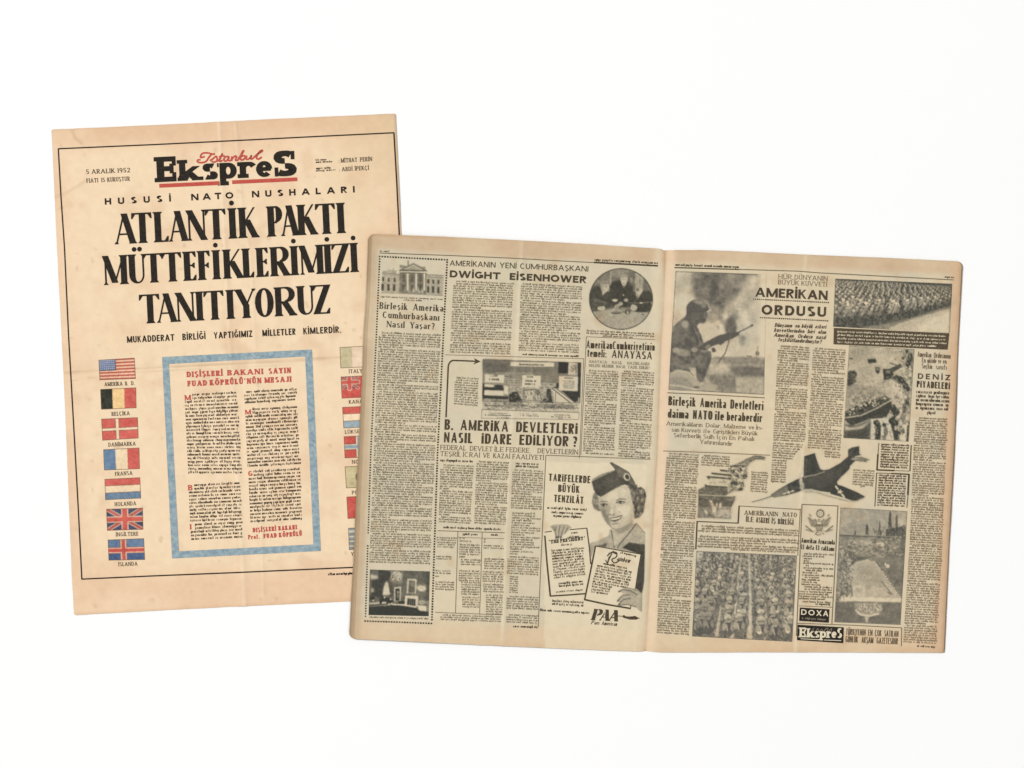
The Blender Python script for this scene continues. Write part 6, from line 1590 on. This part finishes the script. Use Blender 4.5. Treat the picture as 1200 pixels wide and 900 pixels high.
# ranks of helmeted troops
def ranks():
    TL, TR, BR, BL = (816, 645.6), (933.6, 651), (928.2, 752), (811, 745.6)
    p = Pic(808, 642, 937, 755, 1.5, (88, 86, 80)); z = ZM(750, 640, 6.316); f = bil(TL, TR, BR, BL)
    p.a[:] = .72; p.noise(2.2, .30, 81); p.noise(1.2, .2, 82); p.poly(z([(415, 35), (475, 40), (450, 90), (418, 110)]), .2, .8)
    p.scribble(f, 900, 3.0, .8, 80, (.12, .25, .9, .95, .5), 811); p.scribble(f, 500, 1.8, .9, 20, (.15, .3, .92), 812, v=(0, .5))
    # pale gaps between the files
    for q in ([(800, 50), (812, 50), (826, 420), (830, 690), (790, 690), (806, 400)], [(745, 55), (752, 55), (720, 400), (692, 690), (660, 685), (700, 400)], [(925, 65), (945, 68), (928, 110), (930, 100)], [(865, 60), (872, 60), (868, 200), (862, 180)], [(590, 450), (605, 450), (580, 670), (552, 668)], [(918, 430), (932, 430), (940, 600), (930, 690), (915, 690)], [(1060, 520), (1075, 520), (1080, 600), (1062, 640)], [(678, 60), (690, 60), (680, 130), (672, 120)]):
        p.poly(z(q), .16, .7)
    files = [(-.06, .04), (.10, .09), (.20, .16), (.305, .345), (.375, .50), (.49, .70), (.615, .845), (.745, .985), (.87, 1.12), (.99, 1.26)]
    rr = np.random.RandomState(5)
    n = 10
    for r in range(n):
        t = (r + .5) / n
        v = .03 + .80 * t ** 1.35
        s = 6.0 + 13.5 * t ** 1.2
        for (u0, u1) in files:
            w = t
            u = (u0 + .10) * (1 - w) + (u1 - .02) * w if u0 > .12 else u0 + (u1 - u0) * w + .02
            u += rr.uniform(-.022, .022); vv = v + rr.uniform(-.03, .03); s_ = s * rr.uniform(.85, 1.15)
            if not -.05 < u < 1.05: continue
            x, y = f(u, vv)
            d = rr.rand()
            dark = .80 if u < .22 else .66 + .2 * rr.rand()
            if u < .16 and v > .35: dark = .9
            p.ell((x, y + .62 * s), .40 * s, .52 * s, dark, 0, .5)
            p.ell((x - .22 * s, y + .46 * s), .13 * s, .30 * s, .34 + .25 * d, 14, .4); p.ell((x + .24 * s, y + .50 * s), .12 * s, .28 * s, .42 + .2 * d, -16, .4)
            p.line([(x - .16 * s, y + .2 * s), (x - .02 * s, y + .7 * s)], .09 * s, .28, .25); p.line([(x + .16 * s, y + .2 * s), (x + .06 * s, y + .7 * s)], .09 * s, .92, .25)
            if rr.rand() < .5: p.ell((x + rr.uniform(-.2, .2) * s, y + .75 * s), .14 * s, .10 * s, .12, 0, .3)
            p.ell((x, y + .10 * s), .17 * s, .20 * s, .46, 0, .25); p.ell((x, y - .10 * s), .22 * s, .20 * s, .14 + .26 * d, 0, .4); p.ell((x + .06 * s, y - .02 * s), .17 * s, .08 * s, .45, 0, .3); p.line([(x - .24 * s, y + .05 * s), (x + .24 * s, y + .06 * s)], .05 * s, .85, .3, .8); p.line([(x - .12 * s, y + .28 * s), (x + .12 * s, y + .28 * s)], .08 * s, .9, .2)
    p.poly(z([(400, 380), (470, 380), (590, 420), (560, 660), (390, 660)]), .80, 6, .35)
    p.scribble(f, 200, 2.0, .7, 70, (.1, .2, .92, .95), 813, v=(.0, .42), op=.6); p.scribble(f, 90, 1.8, .6, 70, (.15, .92), 814, v=(.42, 1), op=.5)
    p.noise(1.3, .15, 83); p.noise(3.5, .10, 84); p.a = np.clip(p.a, .04, .92)
    p.outline([f(.003, .004), f(.997, .004), f(.997, .996), f(.003, .996)], .7, .75)
    p.build('photograph', NB, TL, TR, BR, BL, label='photograph of close ranks of helmeted troops')
ranks()

# the jet fighter, cut out
def jet():
    p = Pic(878, 518, 1024, 592, 1.6, (64, 64, 58)); z = ZM(870, 500, 7.5)
    p.line(z([(82, 662), (170, 640), (250, 612)]), .9, .85, .3)
    p.poly(z([(540, 252), (552, 262), (536, 420), (490, 450), (500, 420), (520, 380)]), .22, .8)
    p.poly(z([(245, 612), (256, 592), (320, 548), (400, 502), (470, 466), (536, 440), (720, 380), (760, 374), (860, 318), (930, 258), (985, 255), (1000, 292), (945, 345), (940, 372), (905, 408), (870, 440), (832, 482), (836, 512), (830, 540), (780, 580), (700, 570), (600, 548), (540, 556), (470, 580), (380, 606), (280, 622)]), .88, .25)
    p.poly(z([(246, 612), (262, 590), (350, 535), (420, 500), (400, 560), (380, 604), (280, 622)]), .60, .5); p.poly(z([(390, 510), (470, 470), (500, 500), (440, 560), (400, 555)]), .92, .6)
    p.ell(z([(516, 500)])[0], 2.0, 9, .26, -6, 1.0); p.ell(z([(530, 530)])[0], 1.6, 5, .3, 0, .8); p.noise(1.5, .2, 90, p.mask(z([(380, 500), (540, 440), (545, 560), (400, 570)]), .5))
    p.poly(z([(543, 262), (566, 252), (636, 232), (656, 300), (684, 372), (722, 384), (700, 412), (536, 446)]), .90, .25); p.poly(z([(543, 262), (636, 232), (640, 246), (546, 276)]), .96, .3); p.line(z([(562, 280), (556, 420)]), .5, .66, .4)
    p.line(z([(545, 440), (640, 424), (720, 396)]), 1.1, .22, .4); p.poly(z([(540, 440), (560, 436), (545, 455)]), .3, .6)
    p.poly(z([(926, 258), (928, 200), (962, 182), (1026, 170), (1028, 240), (1042, 240), (1036, 252), (980, 262), (940, 290)]), .90, .25); p.line(z([(940, 250), (985, 190)]), .6, .7, .4)
    p.poly(z([(940, 288), (990, 265), (1040, 262), (1120, 288), (1085, 308), (1030, 302)]), .58, .3); p.line(z([(945, 290), (1030, 302), (1085, 308)]), .6, .92); p.poly(z([(946, 288), (990, 276), (1030, 280), (990, 292)]), .30, .6)
    p.poly(z([(826, 505), (880, 522), (1000, 572), (1076, 612), (1066, 626), (1000, 654), (965, 650), (880, 622), (770, 590), (790, 540)]), .92, .25); p.poly(z([(990, 648), (1074, 614), (1066, 628), (1004, 656)]), .55, .3); p.line(z([(1000, 600), (960, 640)]), .5, .7)
    p.poly(z([(540, 548), (610, 546), (720, 584), (860, 626), (985, 656), (900, 648), (760, 612), (640, 576), (545, 572)]), .24, .3); p.line(z([(545, 574), (640, 578), (760, 614), (900, 650), (985, 660)]), .6, .6, .3)
    p.noise(6, .07, 91, (p.a > .5) * 1.0); p.poly(z([(560, 440), (740, 400), (860, 360), (800, 440), (700, 520), (600, 530)]), .80, 2.5, .7)
    def star(c, r, bars, rot):
        c = z([c])[0]; R_ = math.radians(rot)
        pt = [(c[0] + rr_ * math.cos(R_ + k * math.pi / 5), c[1] + rr_ * math.sin(R_ + k * math.pi / 5) * .8) for k in range(10) for rr_ in ((r if k % 2 == 0 else r * .45),)]
        p.poly(pt, .10, .15)
        for sgn in (-1, 1):
            d = (math.cos(math.radians(bars)), math.sin(math.radians(bars)))
            p.line([(c[0] + sgn * d[0] * r * 1.0, c[1] + sgn * d[1] * r * 1.0), (c[0] + sgn * d[0] * r * 1.9, c[1] + sgn * d[1] * r * 1.9)], r * .55, .16, .25)
    star((856, 572), 4.2, 52, -80); star((405, 576), 3.2, -16, -80)
    p.a *= .97
    p.build('aircraft_picture', NB, (879, 519), (1023, 519), (1023, 591), (879, 591), cut=.03, label='cut-out picture of a dark jet aircraft with white stars')
jet()

# the line of army lorries, cut out
def lorries():
    p = Pic(813, 531, 900, 612, 1.6, (68, 65, 56)); z = ZM(760, 520, 6.925)
    p.poly(z([(780, 130), (860, 96), (905, 95), (948, 108), (945, 132), (870, 130), (830, 150), (800, 190), (770, 215), (680, 215), (655, 185), (700, 165)]), .62, .3); p.noise(1.6, .26, 95, p.mask(z([(660, 90), (950, 90), (945, 135), (830, 150), (790, 215), (655, 215)])))
    p.line(z([(782, 130), (860, 98), (945, 110)]), .9, .85); p.line(z([(660, 180), (780, 182)]), 1.2, .9); p.line(z([(700, 165), (782, 168)]), .8, .3)
    p.poly(z([(650, 195), (800, 190), (802, 275), (770, 295), (782, 350), (760, 380), (700, 388), (650, 330), (640, 250)]), .50, .3); p.noise(1.7, .46, 96, p.mask(z([(640, 195), (805, 185), (800, 290), (780, 380), (690, 385), (640, 300)])))
    for x, y, rx, ry in ((680, 225, 18, 18), (740, 210, 18, 14), (782, 265, 18, 18), (700, 320, 18, 16), (745, 370, 20, 12), (668, 320, 14, 14), (760, 330, 12, 20), (720, 262, 14, 12)): p.ell(z([(x, y)])[0], rx / 6.925, ry / 6.925, .92, 0, .35)
    for x, y in ((710, 225), (760, 235), (735, 290), (690, 270), (755, 300), (728, 345), (768, 205), (684, 200)): p.ell(z([(x, y)])[0], 1.4, 1.4, .06, 0, .3)
    for (a, b_, c, d) in ((585, 215, 660, 224), (515, 240, 664, 256), (478, 268, 668, 284)): p.line(z([(a, b_), (c, d)]), 2.2, .88, .35); p.line(z([(a + 6, b_ + 14), (c, d + 14)]), 1.1, .25, .3)
    p.poly(z([(482, 268), (500, 262), (496, 290), (478, 288)]), .8, .3)
    p.poly(z([(520, 285), (668, 292), (660, 345), (500, 335), (470, 330)]), .18, .5)
    p.poly(z([(402, 372), (455, 345), (455, 325), (480, 338), (640, 346), (655, 370), (640, 415), (600, 428), (400, 410)]), .74, .35); p.poly(z([(455, 330), (480, 338), (640, 348), (640, 356), (460, 346)]), .92, .3); p.noise(2.4, .12, 97, p.mask(z([(400, 340), (655, 340), (640, 425), (400, 410)])))
    p.poly(z([(640, 346), (710, 350), (705, 385), (650, 410), (640, 390)]), .34, .4); p.line(z([(640, 405), (690, 370)]), 1.0, .8); p.line(z([(655, 380), (700, 355)]), .9, .75)
    p.poly(z([(402, 410), (600, 425), (705, 425), (700, 460), (670, 520), (400, 520)]), .78, .4); p.noise(3, .16, 98, p.mask(z([(402, 410), (705, 425), (670, 520), (400, 520)])))
    p.line(z([(405, 414), (700, 428)]), .9, .25, .4); p.poly(z([(690, 425), (708, 425), (700, 462), (660, 468), (620, 460)]), .62, .5); p.line(z([(590, 515), (672, 518)]), 1.0, .1)
    p.poly(z([(402, 510), (670, 515), (668, 612), (395, 600)]), .56, .6); p.noise(3, .18, 99, p.mask(z([(402, 510), (670, 515), (668, 612), (395, 600)]))); p.poly(z([(570, 530), (665, 535), (660, 600), (540, 590)]), .26, 1.2)
    for q in ([(490, 458), (515, 462), (530, 500), (555, 510), (545, 555), (520, 540), (505, 490)], [(545, 490), (556, 470), (560, 500), (550, 520)], [(575, 480), (592, 482), (588, 520), (568, 525)], [(450, 535), (475, 545), (480, 575), (455, 560)], [(520, 530), (545, 540), (540, 580), (515, 560)]): p.poly(z(q), .12, .45)
    fl = lambda u, v: (817 + 60 * u, 560 + 48 * v)
    m0 = p.a > .1; p.scribble(lambda u, v: (853 + 20 * u, 546 + 28 * v), 90, 2.0, .8, 50, (.08, .15, .95, .9), 851); p.scribble(fl, 110, 2.6, .7, 10, (.25, .9, .5, .95), 852, op=.6); p.a *= m0
    p.a *= .92
    p.build('lorries_picture', NB, (814, 532), (899, 532), (899, 611), (814, 611), cut=.03, label='cut-out picture of a column of army lorries')
lorries()

# the eagle emblem
def emblem():
    p = Pic(938, 593, 982, 631, 2.2, (52, 48, 38)); z = ZM(900, 580, 8.18)
    c = z([(500, 178)])[0]
    p.ell(c, 4.9, 5.0, .70, 0, .5); p.ell(c, 3.4, 3.6, .12, 0, .4); p.noise(.9, .3, 101, (p.a > .4) * 1.0)
    for k in range(6): p.ell((c[0] + 1.7 * math.cos(k), c[1] + 1.7 * math.sin(k)), .45, .45, .6, 0, .2)
    for sgn in (-1, 1):
        X = lambda pts: z([(490 + sgn * (x - 490), y) for x, y in pts])
        p.poly(X([(505, 250), (530, 225), (560, 245), (575, 215), (606, 210), (590, 250), (570, 300), (535, 312), (510, 300)]), .50, .3)
        for k in range(7): p.line(X([(520 + k * 6, 300 - k * 4), (550 + k * 9, 232 - k * 3)]), .55, .85 if k % 2 else .2, .2)
        p.line(X([(570, 205), (584, 185)]), .9, .6); p.ell(X([(578, 196)])[0], 1.0, 1.6, .45, 30 * sgn)
        for k in range(6): p.ell(X([(560 + k * 11, 345 - k * 9)])[0], 1.3, .8, .68, -40 * sgn, .2); p.ell(X([(552 + k * 12, 352 - k * 4)])[0], 1.2, .8, .5, 20 * sgn, .2)
        p.line(X([(520, 340), (560, 350), (620, 295)]), .5, .7)
        p.line(X([(505, 340), (530, 375)]), 1.2, .55)
    p.ell(z([(490, 245)])[0], 1.9, 2.4, .40); p.ell(z([(483, 240)])[0], .6, .6, .85)
    p.poly(z([(452, 280), (528, 280), (526, 320), (510, 345), (490, 352), (470, 345), (454, 320)]), .66, .3); p.poly(z([(460, 300), (520, 300), (516, 322), (490, 345), (464, 322)]), .26, .3)
    for x in (468, 480, 492, 504, 515): p.line(z([(x, 300), (x, 340)]), .5, .68, .15)
    p.ell(z([(480, 372)])[0], 3.4, 2.2, .52, 0, .4); p.ell(z([(482, 370)])[0], 1.9, 1.1, .12, 0, .3)
    p.a *= .9
    p.build('emblem', NB, (939.6, 594), (980.6, 594), (980.6, 630), (939.6, 630), cut=.04, label='printed eagle emblem with shield and spread wings')
emblem()

# the smiling woman in the cap, and the hands holding the letters
def woman():
    p = Pic(634, 536, 766, 722, 1.7, (58, 56, 50)); z = ZM(680, 540, 9); y = ZM(625, 610, 6.92)
    # jacket and collar
    p.poly(y([(448, 190), (520, 168), (600, 130), (660, 60), (830, 20), (905, 100), (905, 470), (880, 590), (820, 560), (870, 280), (500, 208), (470, 260), (462, 300)]), .36, .3)
    p.poly(y([(500, 205), (560, 195), (600, 178), (590, 215)]), .78, .4); p.poly(y([(720, 220), (775, 178), (840, 190), (905, 195), (905, 470), (882, 590), (825, 545), (868, 275), (800, 250)]), .90, .3)
    p.poly(y([(448, 215), (500, 205), (470, 310)]), .44, .5)
    p.poly(y([(615, 75), (640, 60), (660, 220), (640, 215), (605, 150)]), .36, .5); p.poly(y([(805, 30), (835, 18), (905, 100), (905, 190), (770, 178), (690, 225)]), .34, .4)
    p.noise(1.8, .07, 111, p.mask(y([(448, 190), (660, 60), (905, 20), (905, 200), (720, 230), (448, 215)])))
    p.line(y([(632, 80), (648, 160), (654, 218)]), .9, .85, .3); p.line(y([(830, 30), (770, 110), (700, 190), (684, 222)]), 1.0, .85, .3); p.line(y([(770, 178), (905, 196)]), .7, .8, .3); p.line(y([(450, 188), (600, 132)]), .5, .55, .3); p.line(y([(836, 20), (905, 102)]), .6, .7, .3)
    # neck
    p.poly(z([(335, 660), (545, 560), (560, 640), (480, 760), (400, 880), (350, 890), (345, 760)]), .26, .5); p.poly(z([(350, 715), (440, 720), (540, 640), (555, 600), (550, 660), (450, 770), (390, 770)]), .42, 1.2); p.ell(z([(470, 720)])[0], 6, 2.4, .5, -35, 1.5)
    # hair
    p.poly(z([(150, 330), (130, 380), (120, 440), (140, 500), (180, 530), (215, 530), (200, 440), (200, 360)]), .56, .6); p.noise(1.5, .30, 112, p.mask(z([(120, 330), (200, 340), (215, 530), (130, 500)]), .5))
    p.poly(z([(600, 285), (640, 275), (680, 300), (696, 370), (680, 450), (672, 540), (620, 600), (568, 610), (560, 500), (560, 380)]), .80, .5); p.poly(z([(480, 250), (600, 250), (610, 330), (580, 420), (560, 470), (530, 380), (520, 310)]), .66, .6)
    p.noise(1.8, .32, 113, p.mask(z([(520, 260), (700, 280), (690, 460), (660, 590), (560, 610), (540, 400)]), .4))
    hm = p.mask(z([(600, 285), (640, 275), (680, 300), (696, 370), (680, 450), (672, 540), (620, 600), (568, 610), (560, 500), (545, 400), (520, 310), (480, 252), (560, 240)]), .5)
    a0 = p.a.copy()
    p.scribble(lambda u, v: z([(545 + 145 * u, 285 + 315 * v)])[0], 95, 2.4, .8, 65, (.34, .45, .55, .95, .95, .9), 871, op=.65)
    for cx, cy, rx, ry in ((648, 330, 26, 30), (655, 420, 20, 34), (620, 500, 24, 34), (610, 400, 18, 30), (640, 560, 18, 22)):
        c0 = z([(cx, cy)])[0]; p.ell(c0, rx / 9, ry / 9, .56, 20, 1.2, .75); p.ell((c0[0] - .6, c0[1] - .8), rx / 20, ry / 18, .36, 20, .8, .8)
    p.a = a0 * (1 - hm) + p.a * hm
    hl = p.mask(z([(120, 335), (200, 340), (215, 530), (130, 505)]), .5); a0 = p.a.copy()
    p.scribble(lambda u, v: z([(125 + 90 * u, 340 + 185 * v)])[0], 40, 2.2, .8, 60, (.25, .35, .75, .8), 872, op=.6); p.a = a0 * (1 - hl) + p.a * hl
    # face
    p.poly(z([(190, 370), (300, 320), (440, 260), (500, 260), (525, 330), (545, 420), (560, 520), (555, 590), (500, 670), (420, 715), (370, 722), (320, 700), (260, 620), (215, 520), (195, 440)]), .20, .5)
    p.poly(z([(205, 480), (260, 490), (300, 600), (330, 690), (300, 680), (240, 590)]), .58, 1.5); p.poly(z([(545, 440), (560, 520), (550, 600), (470, 690), (430, 690), (500, 620), (535, 540)]), .28, 1.8); p.poly(z([(200, 400), (230, 380), (240, 450), (205, 470)]), .34, 1.2)
    p.ell(z([(455, 530)])[0], 7, 5, .10, 0, 2.5); p.ell(z([(390, 350)])[0], 12, 5, .13, -20, 2.5); p.noise(5, .06, 121, (p.a > .12) * 1.0)
    p.poly(z([(262, 490), (310, 470), (330, 540), (318, 580), (285, 590)]), .38, 1.6)                       # shadow side of the nose
    p.line(z([(206, 440), (232, 424), (282, 430)]), 1.1, .72, .35); p.line(z([(380, 418), (420, 402), (480, 404)]), 1.1, .66, .4)
    p.poly(z([(206, 430), (290, 440), (320, 480), (300, 500), (215, 490)]), .38, 1.0); p.ell(z([(250, 468)])[0], 3.4, 2.0, .54, 5, .5); p.ell(z([(248, 468)])[0], 1.6, 1.6, .92); p.line(z([(215, 462), (245, 450), (285, 462)]), .9, .88, .3); p.ell(z([(262, 470)])[0], .7, .7, .05); p.line(z([(225, 484), (275, 484)]), .5, .5, .4)
    p.ell(z([(425, 438)])[0], 4.0, 1.9, .44, -4, .5); p.ell(z([(425, 438)])[0], 1.7, 1.5, .90); p.line(z([(378, 442), (420, 424), (470, 436)]), 1.0, .85, .3); p.ell(z([(440, 440)])[0], .7, .6, .08); p.line(z([(395, 452), (455, 452)]), .5, .45, .4)
    p.ell(z([(335, 568)])[0], 3.2, 1.6, .40, 8, .7); p.ell(z([(318, 566)])[0], 1.0, .8, .75, 0, .3); p.ell(z([(356, 566)])[0], .9, .7, .62, 0, .3); p.ell(z([(330, 540)])[0], 1.8, 3, .12, 0, 1)
    p.poly(z([(302, 603), (345, 597), (372, 592), (442, 571), (428, 588), (380, 602), (320, 611)]), .84, .25)
    p.poly(z([(312, 617), (334, 622), (372, 621), (416, 606), (438, 580), (432, 606), (400, 630), (360, 642), (326, 636)]), .76, .3)
    p.poly(z([(318, 609), (380, 601), (428, 586), (414, 606), (372, 620), (332, 620)]), .02, .2)
    p.line(z([(405, 535), (440, 555), (446, 580)]), .8, .5, .5); p.line(z([(285, 590), (300, 608)]), .7, .5, .4); p.ell(z([(370, 662)])[0], 4, 1.0, .44, -8, .7); p.line(z([(300, 560), (286, 590), (296, 625)]), .8, .62, .6); p.ell(z([(470, 520)])[0], 6, 6, .12, 0, 2); p.line(z([(222, 520), (262, 620), (322, 700)]), .7, .62, .5); p.line(z([(320, 702), (372, 724), (430, 712), (505, 668)]), .8, .5, .5)
    # the cap
    p.poly(z([(118, 218), (200, 160), (300, 118), (378, 92), (440, 110), (500, 130), (540, 180), (575, 240), (600, 285), (580, 330), (520, 260), (470, 250), (400, 270), (300, 325), (245, 365), (215, 375), (165, 352), (140, 290)]), .86, .3)
    p.poly(z([(122, 190), (200, 142), (330, 100), (380, 92), (300, 130), (190, 178), (124, 216)]), .30, .5); p.line(z([(130, 200), (220, 150), (300, 122)]), .7, .66, .3)
    p.poly(z([(312, 18), (330, 16), (400, 55), (470, 95), (515, 125), (560, 200), (590, 270), (560, 262), (500, 215), (440, 185), (395, 150), (370, 95)]), .72, .3); p.line(z([(316, 24), (365, 80), (392, 146), (440, 182), (520, 232)]), .8, .92, .3); p.line(z([(330, 18), (400, 56), (510, 122), (575, 235)]), .7, .9, .3); p.poly(z([(370, 95), (470, 100), (515, 130), (470, 190), (400, 150)]), .66, 1.2)
    p.ell(z([(490, 170)])[0], 3.7, 4.5, .20, -20, .3); p.ell(z([(494, 170)])[0], 2.2, 3.1, .92, -20, .3)
    p.poly(z([(230, 200), (330, 150), (420, 200), (300, 280)]), .76, 3, .8); p.poly(z([(130, 250), (180, 230), (230, 330), (180, 350)]), .86, 2); p.noise(3, .05, 114, (p.a > .5) * 1.0)
    p.line(z([(140, 300), (215, 376), (300, 326), (420, 265)]), .6, .9, .4)
    # hand above the left letter
    p.poly(y([(140, 50), (160, 36), (185, 40), (230, 32), (280, 36), (308, 58), (290, 85), (262, 105), (240, 118), (222, 146), (205, 132), (192, 146), (176, 128), (168, 90), (150, 70)]), .34, .3)
    for pts in ([(186, 44), (178, 90), (186, 136)], [(215, 44), (206, 92), (206, 136)], [(250, 46), (232, 96), (226, 140)], [(166, 50), (172, 84)], [(280, 56), (256, 104)]): p.line(y(pts), .8, .78, .35)
    for c in ((184, 138), (200, 136), (222, 138)): p.ell(y([c])[0], 1.0, 1.7, .88, 0, .2)
    p.line(y([(140, 52), (160, 36), (230, 32), (282, 36), (306, 58)]), .6, .66, .3); p.line(y([(160, 60), (150, 48)]), .5, .6)
    # hand below the right letter
    p.poly(y([(690, 575), (712, 552), (760, 540), (820, 548), (860, 572), (882, 590), (878, 740), (840, 705), (800, 690), (760, 680), (700, 688), (688, 684), (700, 660), (680, 655), (684, 640), (730, 590)]), .34, .3)
    for pts in ([(690, 578), (730, 560), (790, 570), (840, 600)], [(680, 650), (720, 608), (780, 600)], [(690, 682), (730, 640), (790, 630)], [(700, 688), (760, 680), (830, 700)]): p.line(y(pts), .9, .80, .35)
    p.noise(2, .06, 115, p.mask(y([(690, 540), (882, 560), (878, 740), (690, 690)])))
    for c in ((696, 574), (686, 650), (694, 680)): p.ell(y([c])[0], 1.6, .9, .85, -40, .2)
    p.line(y([(770, 545), (860, 575), (880, 592), (877, 738), (830, 700)]), .5, .7, .3)
    p.a *= sstep(757, 755.5, p.X - (p.Y - 640) * -.035)
    # the letters cover what lies behind them
    Lt = [(638.4, 624), (687.6, 619.4), (692, 661), (685.8, 695), (645, 698)]; Rt = y([(505, 210), (872, 274), (822, 560), (790, 712), (420, 642)])
    hand = p.mask(y([(138, 30), (310, 30), (308, 62), (240, 122), (222, 150), (176, 150), (150, 75)]), .2); hand2 = p.mask(y([(676, 535), (885, 555), (885, 745), (676, 692)]), .2)
    m = np.maximum(p.mask(Lt) * (1 - hand), p.mask(Rt) * (1 - hand2)); p.a = p.a * (1 - m)
    p.a *= .93
    p.build('photograph', adv, (636, 541), (764, 541), (764, 720), (636, 720), cut=.03, label='printed portrait of a smiling woman in a peaked cap')
woman()
